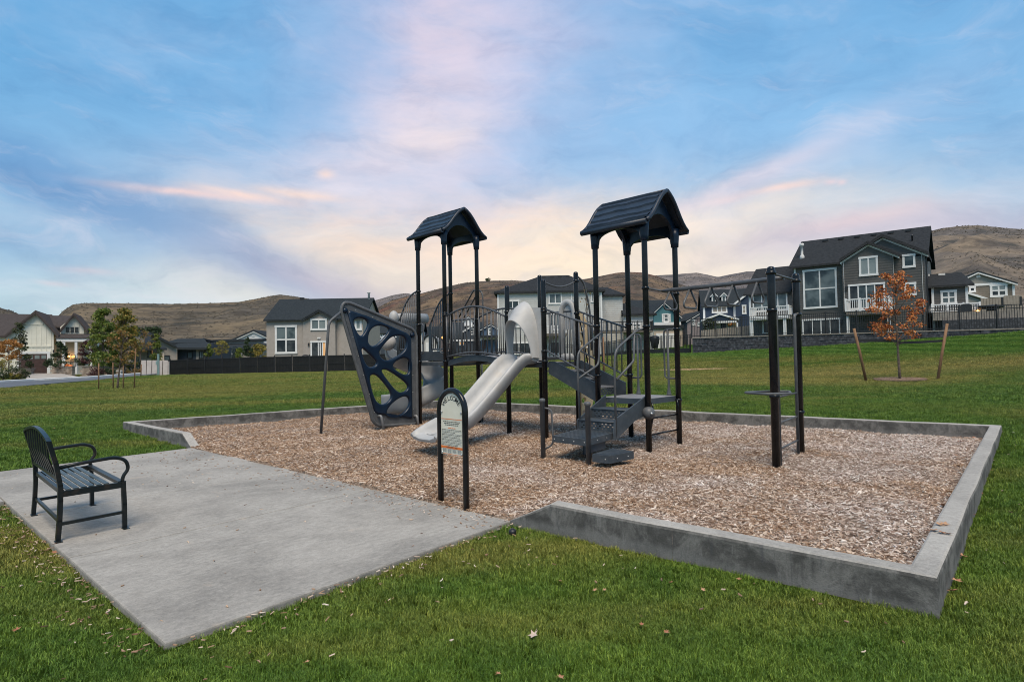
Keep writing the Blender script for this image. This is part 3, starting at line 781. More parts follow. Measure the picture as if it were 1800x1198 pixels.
def tuft_mesh(k, n, rad, h0, h1, w):
    m = MB(); rd = random.Random(k)
    for _ in range(n):
        a, r = rd.random()*6.28, rad*math.sqrt(rd.random()); b = V3((math.cos(a)*r, math.sin(a)*r, -.004)); h = rd.uniform(h0, h1)
        d = rd.random()*6.28; lean = rd.uniform(.1, .75); L = V3((math.cos(d), math.sin(d), 0))*lean*h; s = V3((-math.sin(d), math.cos(d), 0))*w*rd.uniform(.6, 1.2)
        m._add([b-s/2, b+s/2, b+L*.35+V3((0,0,h*.6))+s*.4, b+L*.35+V3((0,0,h*.6))-s*.4, b+L+V3((0,0,h*(.95-.25*lean)))], [(0,1,2,3), (3,2,4)])
    return m.mesh('tuft', 'blade', recalc=False)
def build_grass():
    P_, S_ = [], []
    def zone(r0, r1, dens, sc):
        a = math.radians(64 if r1 < 12 else 54); n = int(dens*a*(r1*r1-r0*r0)); r = np.sqrt(rng.random(n)*(r1*r1-r0*r0)+r0*r0); t = rng.uniform(-a, a, n)
        P_.append(np.column_stack([r*np.sin(t), r*np.cos(t)])); S_.append(np.full(n, sc)*rng.uniform(.75, 1.25, n))
    zone(.4, 3.6, 1500, .85); zone(3.6, 6, 800, 1.0); zone(6, 10, 330, 1.2); zone(10, 18, 110, 1.6); zone(18, 34, 38, 2.3); zone(34, 62, 13, 3.4)
    p = np.concatenate(P_); k = np.concatenate(S_)
    c2 = (K[0]+K[1]+K[2]+K[3])/4
    bad = inpoly(p[:, 0], p[:, 1], [q+(c2-q).normalized()*-.01 for q in K]) | inpoly(p[:, 0], p[:, 1], PADQ) | inpoly(p[:, 0], p[:, 1], PATHQ)
    bad |= ((p[:, 0]-TREE_RED.x)/.95)**2+((p[:, 1]-TREE_RED.y)/.95)**2 < 1
    bad |= inpoly(p[:, 0], p[:, 1], ROADQ)
    p, k = p[~bad], k[~bad]; n = len(p); z = zter(p[:, 0], p[:, 1])
    far = np.clip((np.hypot(p[:, 0], p[:, 1])-8)/14, 0, 1)
    scatter('grass', np.column_stack([p, z]), np.stack([rng.normal(0, .08, n), rng.normal(0, .08, n), rng.random(n)*6.28], 1), np.stack([k, k, k*(1-.42*far)], 1),
            [tuft_mesh(j, 34, .042, .020, .048, .0032) for j in range(4)], 'short green blades of the mown lawn')
# ------------------------------------------------------------------ the play structure: one bolted thing
S2 = 2**-.5
U_ = V3((S2, S2, 0)); N_ = V3((-S2, S2, 0)); Z_ = V3((0, 0, 1))       # its two axes: U to the far right, N to the far left
TF, TR, TB, TL = V3((2.06,9.04,0)), V3((2.71,9.70,0)), V3((2.05,10.35,0)), V3((1.395,9.69,0))
PF, PR, PB, PL = V3((.575,10.52,0)), V3((1.23,11.17,0)), V3((.575,11.83,0)), V3((-.08,11.18,0))
LF, LR, LB, LL = V3((-1.42,12.57,0)), V3((-.765,13.23,0)), V3((-1.43,13.90,0)), V3((-2.085,13.24,0))
NR, FR = V3((3.28,7.43,0)), V3((4.06,8.40,0))
PLAY = thing('play_structure', 'large black and grey playground climbing structure with two towers and slides', 'play structure', (.6, 10.6, 0))
Z1, Z2, Z3 = .77, 1.34, 1.37
def zat(x, y, o): return P(x, y, o.y).z
def post(p, top, r=.045, name='post', mt='post', dome=True):
    m = MB(); zb = -.08
    prof = [(r, zb), (r, top-r*.9)]
    if dome: prof += [(r*.92, top-r*.45), (r*.7, top-r*.15), (r*.3, top)]
    else: prof += [(r, top)]
    m.lathe(prof, p, 14)
    return m.build(name, mt, PLAY)
def clamp(par, p, z, r=.045, d=None):
    m = MB(); m.lathe([(r+.004, -.022), (r+.013, -.018), (r+.013, .018), (r+.004, .022)], p+Z_*z, 14)
    if d is not None: m.cbox(p+Z_*z+V3(d)*(r+.03), V3(d)*.05, V3((-d[1], d[0], 0))*.03, Z_*.035)
    m.build('clamp', 'post', par)
RT_TOP = 3.36
posts = {}
for k, p, t, r in (('TF', TF, RT_TOP, .045), ('TR', TR, RT_TOP, .045), ('TB', TB, RT_TOP, .045), ('TL', TL, RT_TOP, .045),
                ('PF', PF, 2.82, .046), ('PR', PR, 3.04, .046), ('PB', PB, 3.08, .046), ('PL', PL, 2.80, .046),
                ('LF', LF, 4.03, .046), ('LR', LR, 4.03, .046), ('LB', LB, 4.03, .046), ('LL', LL, 4.03, .046),
                ('NR', NR, 2.535, .050), ('FR', FR, 2.57, .050)):
    posts[k] = post(p, t, r)
for k, p, zs in (('TF', TF, (.62, 1.88, 2.47)), ('TR', TR, (.70, 1.86, 2.44)), ('TB', TB, (1.10, 1.72, 1.98)), ('TL', TL, (.68, 1.12, 1.72, 1.93)),
               ('PF', PF, (1.36, 1.54, 2.25, 2.30)), ('PR', PR, (1.42, 2.25, 2.86)), ('PB', PB, (1.40, 1.65, 2.0, 2.3)), ('PL', PL, (1.40, 2.22, 2.30)),
               ('LF', LF, (1.38, 2.36, 2.40)), ('LR', LR, (1.38, 2.30)), ('LB', LB, (1.5, 2.96)), ('LL', LL, (1.38, 2.20, 2.95)), ('NR', NR, (.90, 1.98, 2.45)), ('FR', FR, (.60, 1.98, 2.46))):
    for z in zs: clamp(posts[k], p, z, .05 if k in ('NR', 'FR') else .045)

# towers' moulded roofs -----------------------------------------------------------
def roof(F, R, B, L, top):
    ze, za = top+.13, top+.68
    c = (F+R+B+L)/4; hw = .46+.16; hl = .46+.15
    root = None
    def pt(u, v, z): return V3((c.x, c.y, 0))+U_*u+N_*v+Z_*z
    def prof(side, t):                     # t 0 ridge .. 1 eave, flared near the eave
        return side*hw*t, za-(za-ze)*t+.040*math.sin(2*math.pi*t*.96)
    m = MB()
    for side in (-1, 1):
        rows = []
        for i in range(9):
            u, z = prof(side, i/8); rows.append([pt(u, -hl, z), pt(u, hl, z)])
        und = [[p-Z_*.045 for p in r] for r in rows]
        ring = [[rows[i][0], rows[i][1], und[i][1], und[i][0]] for i in range(9)]
        m.grid(ring, smooth=False, close=True)
        b = len(m.v)-36; m.f.append((b, b+1, b+2, b+3)); m.sm.append(False); b = len(m.v)-4; m.f.append((b, b+1, b+2, b+3)); m.sm.append(False)
        e = prof(side, 1.0); m.tube([pt(e[0], -hl-.01, e[1]-.02), pt(e[0], hl+.01, e[1]-.02)], .044, 8)     # rolled eave
    m.tube([pt(0, -hl-.012, za-.01), pt(0, hl+.012, za-.01)], .03, 8)                                  # ridge roll
    root = m.build('tower_roof', 'navyroof', PLAY)
    for side in (-1, 1):                    # verge rolls and wavy moulded shingle courses
        for v in (-hl, hl):
            mm = MB(); mm.tube([pt(*([prof(side, t/8)[0], v, prof(side, t/8)[1]-.012])) for t in range(9)], .036, 8); mm.build('verge', 'navyroof', root)
        for kk in range(6):
            t0, t1 = kk/6.2+.02, (kk+1)/6.2+.035; mm = MB(); rows = []
            for i in range(15):
                v = -hl+.03+(2*hl-.06)*i/14; wv = .012*math.sin(v*9+kk*1.7)+.006*math.sin(v*23+kk)
                a = prof(side, t0); b = prof(side, t1+wv)
                rows.append([pt(a[0], v, a[1]+.008), pt(b[0], v, b[1]+.044), pt(b[0]*1.0, v, b[1]+.002)])
            mm.grid(rows, smooth=False); mm.build('shingle_course', 'navyroof', root)
    # end panels with an arched opening, in the plane of the posts; arched side beams; sockets
    for v, in ((-.46,), (.46,)):
        mm = MB(); n = 14
        out = [(-.50, top-.10), (-.50, ze+.02)]+[(-hw*.80*(1-i/4), ze+.03+(za-ze-.09)*(i/4)) for i in range(0, 5)]+[(hw*.80*(i/4), za-.06-(za-ze-.09)*(i/4)) for i in range(1, 5)]+[(.50, ze+.02), (.50, top-.10)]
        inn_ = [(.405*math.cos(math.pi*i/n), top-.08+.40*math.sin(math.pi*i/n)) for i in range(n+1)]
        poly = out+[(.405, top-.10)]+inn_[1:-1]+[(-.405, top-.10)]
        mm.prism(poly, V3((c.x, c.y, 0))+N_*v, U_, Z_, N_, -.025, .025); mm.build('gable_panel', 'navy', root)
    for u in (-.46, .46):
        mm = MB(); n = 12
        inn_ = [(.40*math.cos(math.pi*i/n), top-.08+.17*math.sin(math.pi*i/n)**.8) for i in range(n+1)]
        poly = [(-.46, top-.10), (-.46, ze+.08), (.46, ze+.08), (.46, top-.10), (.40, top-.10)]+inn_[1:-1]+[(-.40, top-.10)]
        mm.prism(poly, V3((c.x, c.y, 0))+U_*u, N_, Z_, U_, -.022, .022); mm.build('eave_beam', 'navy', root)
    for p in (F, R, B, L):
        mm = MB(); mm.lathe([(.052, top-.16), (.062, top-.155), (.066, top-.08), (.074, top+.02), (.082, top+.14)], V3((p.x, p.y, 0)), 14); mm.build('post_socket', 'navy', root)
roof(TF, TR, TB, TL, RT_TOP)
roof(LF, LR, LB, LL, 4.03)

# decks ------------------------------------------------------------------------------
def deck(q, z, t=.085, inset=.0, top='decktop', side='deckp'):
    c = sum((V3(p) for p in q), V3())/len(q); q = [p+(c-p).normalized()*inset for p in q]
    m = MB(); m.slab([p+Z_*(z-.004) for p in q], t); d = m.build('deck', side, PLAY)
    mm = MB(); mm.slab([p+(c-p).normalized()*.012+Z_*z for p in q], .0035); mm.build('deck_surface', top, d)
    return d
deck([TF, TR, TB, TL], Z1, inset=.04)
deck([PF, PR, PB, PL], Z2, inset=.04)
deck([LF, LR, LB, LL], Z3, inset=.04)

def rail_panel(a, b, ztop, zbot, n, sag=None, name='guardrail', mt='dkrail', r=.0205, rb=.0125, inset=.055, ends=True):
    """barrier between two posts: top and bottom pipes given as functions of t, with n balusters"""
    a, b = V3(a), V3(b); d = (b-a).normalized(); a = a+d*inset; b = b-d*inset
    top = [a.lerp(b, t/12)+Z_*ztop(t/12) for t in range(13)]; bot = [a.lerp(b, t/12)+Z_*zbot(t/12) for t in range(13)]
    m = MB(); m.tube(top, r, 8); m.tube(bot, r, 8)
    if ends: m.tube([bot[0], top[0]], r, 8); m.tube([bot[-1], top[-1]], r, 8)
    g = m.build(name, mt, PLAY)
    for k in range(n):
        t = (k+1)/(n+1); mm = MB(); mm.tube([a.lerp(b, t)+Z_*zbot(t), a.lerp(b, t)+Z_*ztop(t)], rb, 6); mm.build('baluster', mt, g)
    return g
lin = lambda p, q: (lambda t: p+(q-p)*t)
# arched bridge between the towers
def bridge():
    dz = lambda t: Z2+.03*t+.125*math.sin(math.pi*t)
    a0, b0, a1, b1 = PL+U_*.05, LF+U_*.05, PB-U_*.05, LR-U_*.05
    m = MB(); rows = []
    for i in range(17):
        t = i/16; rows.append([a0.lerp(b0, t)+Z_*dz(t), a1.lerp(b1, t)+Z_*dz(t), a1.lerp(b1, t)+Z_*(dz(t)-.03), a0.lerp(b0, t)+Z_*(dz(t)-.03)])
    m.grid(rows, smooth=False, close=True); br = m.build('bridge', 'decktop', PLAY)
    for a, b in ((a0, b0), (a1, b1)):
        m = MB(); rows = []
        w = U_*.018
        for i in range(17):
            t = i/16; p = a.lerp(b, t); rows.append([p-w+Z_*(dz(t)+.015), p+w+Z_*(dz(t)+.015), p+w+Z_*(dz(t)-.10), p-w+Z_*(dz(t)-.10)])
        m.grid(rows, smooth=False, close=True); m.build('side_beam', 'deckp', br)
    arch = lambda z0, z1, h: (lambda t: z0+(z1-z0)*t+h*math.sin(math.pi*t))
    for a, b in ((PL, LF), (PB, LR)):
        rail_panel(a, b, arch(2.22, 2.34, .20), arch(1.44, 1.47, .10), 13, name='bridge_rail')
bridge()
# barriers and grab loops of the decks
rail_panel(LR, LB, lin(2.32, 2.32), lin(1.5, 1.5), 7)
rail_panel(PB, PR, lambda t: 2.30, lambda t: 1.42, 8)
def grab(p, d, z0, z1, w=.2, name='grab_loop', r=.0155, mt='gun'):
    pts = roundpath([p+Z_*z1, p+d*w+Z_*z1, p+d*w+Z_*z0, p+d*.05+Z_*z0], .075)
    m = MB(); m.tube(pts, r, 8); return m.build(name, mt, PLAY)
def standpole(p, z0, z1, mt='gun'):
    m = MB(); m.lathe([(.045, z0), (.040, z0+.02), (.024, z0+.10), (.019, z0+.16), (.019, z1)], p, 10); return m.build('handle_pole', mt, PLAY)
dd = (LF-LL).normalized()
for p, d in ((LL, dd), (LF, -dd)):
    g = grab(p, d, 1.55, 2.22, .17, mt='dkrail')
# transition beyond the left tower: raised platform, two curved barriers, hood and spiral slide
QL, QB = LL+N_*.78, LB+N_*.78
m = MB(); m.slab([LL+N_*.06+Z_*1.60, LB+N_*.06+Z_*1.60, QB+Z_*1.60, QL+Z_*1.60], .07); dk = m.build('deck', 'deckp', PLAY)
m = MB(); m.beam(LL+N_*.05+Z_*1.49, LB+N_*.05+Z_*1.49, .02, .19); m.build('riser', 'deckp', dk)
curve = lambda t: 2.95-.62*(t**2.1)
for a, b in ((LL, QL), (LB, QB)):
    rail_panel(a, b, curve, lin(1.66, 1.66), 9, name='curved_guardrail', inset=.03)
    m = MB(); m.prism([(0, 1.5), (.13, 1.5), (.13, 2.22), (0, 2.40)], b-N_*.05, N_, Z_, U_, -.012, .012); m.build('entry_panel', 'deckp', PLAY)
def spiral():
    C = V3((-2.28, 14.02, 0)); r0, w = .50, .52
    def sect(n=12):
        s = []
        for i in range(n+1):
            a = math.pi*(i/n); hh = .22+.20*(i/n); s.append((-w/2*math.cos(a), hh-hh*math.sin(a)**.8))
        # rolled rims and outer skin
        o = [(x*1.10, z-.04) for x, z in s][::-1]
        return s+[(w/2*1.05, .445), (w/2*1.13, .43)]+o+[(-w/2*1.12, .235), (-w/2*1.04, .245)]
    rows = []; N = 40
    def put(p, tx, up):                    # p centre of the trough, tx its outward direction
        rows.append([p+tx*x+up*z for x, z in sect()])
    a0, a1 = math.radians(205), math.radians(-105)
    for i in range(N+1):
        t = i/N; a = a0+(a1-a0)*t; z = 1.46-1.22*t
        e = V3((math.cos(a), math.sin(a), 0)); put(C+e*r0+Z_*z, e, (Z_-e*.22).normalized())
    e = V3((math.cos(a1), math.sin(a1), 0)); tdir = V3((e.y, -e.x, 0))
    for k in range(1, 5): put(C+e*r0+tdir*(.13*k)+Z_*(.24-.012*k), e, Z_)
    m = MB(); m.grid(rows, close=True); nn = len(rows[0]); b = len(m.v)-len(rows)*nn
    m.f.append(tuple(range(b, b+nn))); m.sm.append(False); m.f.append(tuple(range(len(m.v)-nn, len(m.v)))); m.sm.append(False)
    sp = m.build('spiral_slide', 'slide', PLAY)
    m = MB(); m.tube([C+Z_*-.05, C+Z_*1.45], .045, 12); m.build('slide_column', 'post', sp)
    # hood over the entrance: rolled moulded canopy
    m = MB(); rows = []
    for i in range(11):
        t = i/10; p = QL.lerp(QB, t)+N_*.16; rr = .06+.03*math.sin(math.pi*min(1, t*2+.15)*.5)
        rows.append([p+N_*(math.cos(a)*rr)+Z_*(2.42+math.sin(a)*rr*1.35) for a in [2*math.pi*k/14 for k in range(14)]])
    m.grid(rows, close=True); b = len(m.v)-14*11; m.f += [tuple(range(b, b+14)), tuple(range(len(m.v)-14, len(m.v)))]; m.sm += [True, True]
    m.ball(QL-U_*.03+N_*.16+Z_*2.42, .115, 14, 8, (1, 1, 1.4)); m.build('slide_hood', 'slide', sp)
    m = MB(); m.ball(V3((-2.86, 13.62, 1.83)), .17, 16, 10, (1.1, 1, 1.1)); m.build('entry_shoulder', 'slide', sp)
spiral()
# climber behind the left tower
for sx in (0, .16):
    p0 = LR+N_*.22+U_*(.06+sx)+Z_*2.98; m = MB()
    m.tube(roundpath([LB+U_*(.25+sx)+Z_*2.42, p0-N_*.06+Z_*.02, p0-N_*.16-Z_*.10, p0-N_*.16-Z_*1.5], .07), .018, 8); m.build('climber_rail', 'gun', PLAY)
m = MB(); m.tube([LR+U_*.10+Z_*-.05, LR+U_*.10+Z_*1.34], .022, 8); m.build('support_pole', 'gun', PLAY)
m = MB(); m.prism([(-.05, 1.45), (.06, 1.45), (.06, 2.4), (-.05, 2.4)], LR+N_*.06, U_, Z_, N_, -.01, .01); m.build('side_panel', 'deckp', PLAY)

# straight slide -----------------------------------------------------------------
def straight_slide():
    c0 = (PF+PL)/2; D = -U_; X = N_                # runs down along -U
    path = [(-.02, 1.35), (.12, 1.345), (.26, 1.31), (.40, 1.22), (.55, 1.10), (1.0, .73), (1.35, .46), (1.52, .355), (1.68, .29), (1.86, .255), (2.06, .245), (2.22, .235), (2.32, .195)]
    w = .25; rows = []
    for i, (s, z) in enumerate(path):
        hgt = .19 if s > .3 else .10+.09*max(0, s)/.3
        if s > 1.9: hgt *= max(.25, 1-(s-1.9)/.5)
        a = path[max(i-1, 0)]; b = path[min(i+1, len(path)-1)]; tx, tz = b[0]-a[0], b[1]-a[1]; l = math.hypot(tx, tz); up = (Z_*tx-D*tz)/l
        fl = 1.0+(.20*(s-1.7) if s > 1.7 else 0)
        sec = [(-w-.055, hgt-.015), (-w-.03, hgt+.028), (-w, hgt+.02), (-w+.02, hgt*.6), (-w+.055, .03), (-w+.12, .0), (0, -.004), (w-.12, .0), (w-.055, .03), (w-.02, hgt*.6), (w, hgt+.02), (w+.03, hgt+.028), (w+.055, hgt-.015),
               (w+.03, hgt*.5), (w-.0, -.02), (w-.10, -.045), (-w+.10, -.045), (-w, -.02), (-w-.03, hgt*.5)]
        rows.append([c0+D*s+Z_*z+X*(x*fl)+up*q for x, q in sec])
    m = MB(); m.grid(rows, close=True); nn = len(rows[0]); b = len(m.v)-len(rows)*nn
    m.f.append(tuple(range(b, b+nn))); m.sm.append(False); m.f.append(tuple(range(len(m.v)-nn, len(m.v)))); m.sm.append(False)
    sl_ = m.build('straight_slide', 'slide', PLAY)
    for k in range(4):                       # anti-slip ribs of the exit lip
        m = MB(); s = 1.92+.075*k; m.tube([c0+D*s+X*-.18+Z_*.246, c0+D*s+X*.18+Z_*.246], .006, 6); m.build('exit_rib', 'slide', sl_)
    # mounting flange and moulded hood
    m = MB()
    def archpt(hw, z0, zt_, n=20):
        return [(hw*math.cos(math.pi-math.pi*i/n)*(1 if abs(math.cos(math.pi*i/n)) < .99 else 1), z0+(zt_-z0)*math.sin(math.pi*i/n)**.75) for i in range(n+1)]
    A = archpt(.36, 1.42, 2.46); Bf = archpt(.32, 1.44, 2.14); Bm = archpt(.345, 1.43, 2.38)
    cA = c0+D*.03; rows = [[cA+X*x*1.0+Z_*z for x, z in A], [cA+D*.13+X*x+Z_*z for x, z in Bm], [cA+D*(.34)+X*x*.96+Z_*(z-.02) for x, z in Bf], [cA+D*.37+X*x*.93+Z_*(z-.035) for x, z in Bf],
                           [cA+D*.33+X*x*.90+Z_*(z-.05) for x, z in Bf], [cA+D*.10+X*x*.90+Z_*(z-.06) for x, z in Bm], [cA+X*x*.88+Z_*(z-.06) for x, z in A]]
    # the rim is cut back towards the sides so that the hood rakes forward only at the crown
    for j, k in ((2, .34), (3, .37), (4, .33)):
        rows[j] = [p-D*(k*.62*(1-math.sin(math.pi*i/20)**1.2)) for i, p in enumerate(rows[j])]
    m.grid(rows); hood = m.build('slide_hood', 'slide', sl_)
    m = MB(); n = 20; ins = archpt(.32, 1.40, 2.36)
    poly = [(-.42, 1.38), (-.42, 2.27), (-.36, 2.32), (.36, 2.32), (.42, 2.27), (.42, 1.38)]
    top = [(x, z) for x, z in archpt(.345, 1.40, 2.43) if z > 2.33]
    poly = [(-.42, 1.38), (-.42, 2.27), (-.38, 2.32)]+top+[(.38, 2.32), (.42, 2.27), (.42, 1.38), (.32, 1.38)]+ins[::-1][1:-1]+[(-.32, 1.38)]
    m.prism(poly, c0, X, Z_, D, .0, .028); m.build('hood_panel', 'slide', sl_)
straight_slide()
# second hood panel on the far edge, with the tan climbing wall that leans out from it
def back_hood():
    c0 = (PB+PR)/2; D = U_
    e = (PR-PB).normalized(); c1 = PB+e*.72; m = MB(); n = 14
    tub = [c1+e*(-.17)+Z_*1.42]+[c1-e*(.17*math.cos(math.pi*k/n))+Z_*(2.20+.28*math.sin(math.pi*k/n)) for k in range(n+1)]+[c1+e*.17+Z_*1.42]
    m.tube(tub, .062, 10); hd = m.build('slide_hood', 'slide', PLAY)
    m = MB(); m.tube([c1-e*.2+Z_*1.43, c1+e*.2+Z_*1.43], .07, 10); m.build('hood_sill', 'slide', hd)
    m = MB(); m.prism([(-.17, 1.95), (.17, 1.95), (.17, 2.2), (.10, 2.42), (0, 2.48), (-.10, 2.42), (-.17, 2.2)], c1, e, Z_, D, -.01, .03); m.build('hood_panel', 'slide', hd)
    a = PR+Z_*2.86; b = PF+Z_*2.78
    m = MB(); m.tube([a.lerp(b, t/10)-Z_*(.10*math.sin(math.pi*t/10)) for t in range(11)], .016, 8); m.build('overhead_bar', 'gun', PLAY)
back_hood()
def curve_mesh(name, splines, extrude, bevel, material, o, ex, ey, parent, res=3):
    cu = bpy.data.curves.new(name, 'CURVE'); cu.dimensions = '2D'; cu.fill_mode = 'BOTH'; cu.extrude = extrude; cu.bevel_depth = bevel; cu.bevel_resolution = res; cu.offset = -bevel
    for pts, smooth in splines:
        if smooth:
            sp = cu.splines.new('NURBS'); sp.points.add(len(pts)-1); sp.order_u = 4; sp.resolution_u = 5
        else:
            sp = cu.splines.new('POLY'); sp.points.add(len(pts)-1)
        for q, p in zip(sp.points, pts): q.co = (p[0], p[1], 0, 1)
        sp.use_cyclic_u = True
    ob = bpy.data.objects.new(name, cu); COL.objects.link(ob); bpy.context.view_layer.update()
    me = bpy.data.meshes.new_from_object(ob.evaluated_get(bpy.context.evaluated_depsgraph_get())); bpy.data.objects.remove(ob); bpy.data.curves.remove(cu)
    ex, ey = V3(ex), V3(ey); ez = ex.cross(ey)
    T = Matrix((ex, ey, ez)).transposed().to_4x4(); T.translation = V3(o); me.transform(T)
    for p in me.polygons: p.use_smooth = False
    me.materials.clear(); me.materials.append(M[material]); me.name = name
    return place(me, name, parent)
def oval(cx, cy, rx, ry, n=8, rot=0.0):
    return [(cx+rx*math.cos(2*math.pi*k/n)*math.cos(rot)-ry*math.sin(2*math.pi*k/n)*math.sin(rot), cy+rx*math.cos(2*math.pi*k/n)*math.sin(rot)+ry*math.sin(2*math.pi*k/n)*math.cos(rot)) for k in range(n)]
def tan_wall():
    o = PR+U_*.30+N_*.02-V3((0,0,0)); ex = (N_*.25+U_*-.02).normalized()*-1; lean = (Z_*1.0-U_*.03).normalized()
    ex = V3((.80, .60, 0)).normalized()
    o = V3((1.31, 11.47, .0))
    outer = [(0, .10), (.11, .16), (.22, .30), (.32, .50), (.39, .78), (.41, 1.1), (.40, 1.45), (.355, 1.8), (.26, 2.1), (.16, 2.25), (.07, 2.29), (0, 2.28)]
    holes = [oval(.09, .34, .065, .055), oval(.08, .58, .06, .055), oval(.19, .78, .085, .065, 8, .15), oval(.06, .84, .04, .045), oval(.09, 1.02, .06, .05), oval(.22, 1.0, .035, .035), oval(.19, 1.36, .06, .055), oval(.06, 1.68, .04, .055), oval(.14, 2.0, .05, .045)]
    w = curve_mesh('climbing_wall', [(outer, False)]+[(h, True) for h in holes], .012, .018, 'tanp', o, ex, lean, PLAY)
    for k, (x, z) in enumerate(((.22, 1.16), (.10, 1.24), (.22, 1.6), (.08, 1.9))):
        m = MB(); m.ball(o+ex*x+lean*z-ex.cross(lean)*-.03, .035, 8, 6, (1, 1, .8)); m.build('hand_hold', 'white', w)
    m = MB(); q = PR+U_*.06
    m.tube(roundpath([q+Z_*2.95, q+U_*.18+Z_*2.86, q+U_*.36+Z_*2.35, q+U_*.38+Z_*1.55], .25), .020, 8); m.build('wall_rail', 'gun', w)
    m = MB(); m.tube([PR+U_*.08+Z_*2.20, o+ex*.30+lean*1.0], .014, 6); m.build('brace', 'post', w)
tan_wall()

# stairs between the decks --------------------------------------------------------------
def upper_stairs():
    a0, b0 = TL+N_*.06, TB+N_*.06; a1, b1 = PF-N_*.06, PR-N_*.06; ins = .075
    run = (a1-a0).length; st = None
    for p, q, s in ((a0, a1, 1), (b0, b1, -1)):
        off = U_*(ins*s); m = MB()
        m.prism([(-.02, Z1-.07), (.03, Z1-.09), (run+.02, Z2-.20), (run+.02, Z2+.02), (run*.9, Z2+.02), (-.02, Z1+.20)], p+off, N_, Z_, U_, -.012, .012)
        x = m.build('stair_stringer', 'deckp', st or PLAY)
        if st is None: st = x
    for k in range(3):
        t = (k+.62)/3.3; z = Z1+(Z2-Z1)*(k+1)/4
        m = MB(); m.slab([a0.lerp(a1, t)+U_*.09+Z_*z, b0.lerp(b1, t)-U_*.09+Z_*z, b0.lerp(b1, t+.30)-U_*.09+Z_*z, a0.lerp(a1, t+.30)+U_*.09+Z_*z], .03); m.build('step', 'decktop', st)
        p, q = a0.lerp(a1, t+.01)+U_*.09, b0.lerp(b1, t+.01)-U_*.09
        perforated(p+Z_*(z-.15), q+Z_*(z-.15), .145, st)
    for a, b in ((TL, PF), (TB, PR)):
        rail_panel(a, b, lin(1.93, 2.28), lin(1.07, 1.55), 9, name='stair_rail', r=.0175, ends=False)
def perforated(p, q, h, par, nx=9, nz=3):
    """riser plate punched with oval holes"""
    L = (q-p).length; ex = (q-p)/L
    holes = []
    for j in range(nz):
        for i in range(nx - j % 2):
            holes.append((oval((i+.75+(j % 2)*.5)/(nx+.5)*L, (j+.8)/(nz+.6)*h, L/(nx+.5)*.30, h*.07, 6), False))
    return curve_mesh('riser', [([(0, 0), (L, 0), (L, h), (0, h)], False)]+holes, .004, 0.0, 'deckp', p, ex, Z_, par)
upper_stairs()
def lower_stairs():
    D = -U_; a, b = TL-N_*.13, TF+N_*.06          # left and right sides at the deck edge (the flight leaves along -U)
    ins = .0; width = (b-a).length; X = (b-a).normalized(); st = None
    rise = (Z1-.33)/3; tread = .335
    for p in (a, b):
        m = MB(); m.prism([(-.02, Z1+.04), (-.02, Z1-.24), (.30, .46), (.79, .235), (.84, .25), (.80, .52), (.74, .545)] if p is b else [(-.02, Z1+.04), (-.02, Z1-.24), (.30, .46), (.70, .26), (.715, .47)], p, D, Z_, X, -.012, .012)
        x = m.build('stair_stringer', 'deckp', st or PLAY)
        if st is None: st = x
    for k in (1, 2):
        z = Z1-rise*k; t0 = .02+tread*(k-1); t1 = t0+tread+.01
        p, q = a+X*.016, b-X*.016
        m = MB(); m.slab([p+D*t0+Z_*z, q+D*t0+Z_*z, q+D*t1+Z_*z, p+D*t1+Z_*z], .018); m.tube([p+D*t1+Z_*(z-.009), q+D*t1+Z_*(z-.009)], .012, 8); m.build('step', 'deckp', st)
        perforated(p+D*(t1-.004)+Z_*(z-rise+.004), q+D*(t1-.004)+Z_*(z-rise+.004), rise-.02, st)
    # transfer platform and the low first step
    q = [G(971, 765, .33), G(1031, 772, .33), G(1077.5, 764, .33), G(1018, 757, .33)]
    q[3] = a+D*.64+Z_*.33; q[2] = b+D*.66-X*.06+Z_*.33
    m = MB(); m.slab(q, .09); pf = m.build('transfer_platform', 'deckp', PLAY)
    treadplate(q, pf)
    for i in range(2):
        p, r = q[i], q[i+1]
        for t in (.06, .33, .64, .94): bolt(p.lerp(r, t)-Z_*.045, (r-p).cross(Z_).normalized(), pf)
    m = MB(); m.lathe([(.035, -.05), (.035, .25)], V3(((q[0].x+q[2].x)/2, (q[0].y+q[2].y)/2+.05, 0)), 10); m.build('support_leg', 'deckp', pf)
    w = [G(1041, 798, .155), G(1071.7, 801, .155), G(1114, 792.5, .155), G(1077, 787, .155)]
    m = MB(); m.slab(w, .10); lp = m.build('low_step', 'deckp', PLAY); treadplate(w, lp)
    for p, r, ts in ((w[0], w[1], (.75,)), (w[1], w[2], (.3, .75))):
        for t in ts: bolt(p.lerp(r, t)-Z_*.05, (r-p).cross(Z_).normalized(), lp)
    m = MB(); p, r = q[1].lerp(q[2], .06), q[1].lerp(q[2], .70); o_ = (r-p).cross(Z_).normalized()*-.05
    m.box(p+o_-Z_*.09, r-p, o_*.3, -Z_*.12); m.build('riser', 'deckp', lp)
    return a, b
def treadplate(q, par):
    """raised anti-slip ribs"""
    m = MB()
    for k in range(1, 12):
        t = k/12; a_, b_ = q[0].lerp(q[1], t), q[3].lerp(q[2], t); m.beam(a_.lerp(b_, .04)+Z_*.002, a_.lerp(b_, .96)+Z_*.002, .014, .006)
    return tag(m.build('tread_rib', 'deckp', par), kind='stuff')
def bolt(p, n, par, r=.009):
    m = MB(); m.lathe([(r, -.004), (r, .004), (r*.6, .008)], p, 8, n); m.build('bolt', 'bolt', par)
SA, SB = lower_stairs()
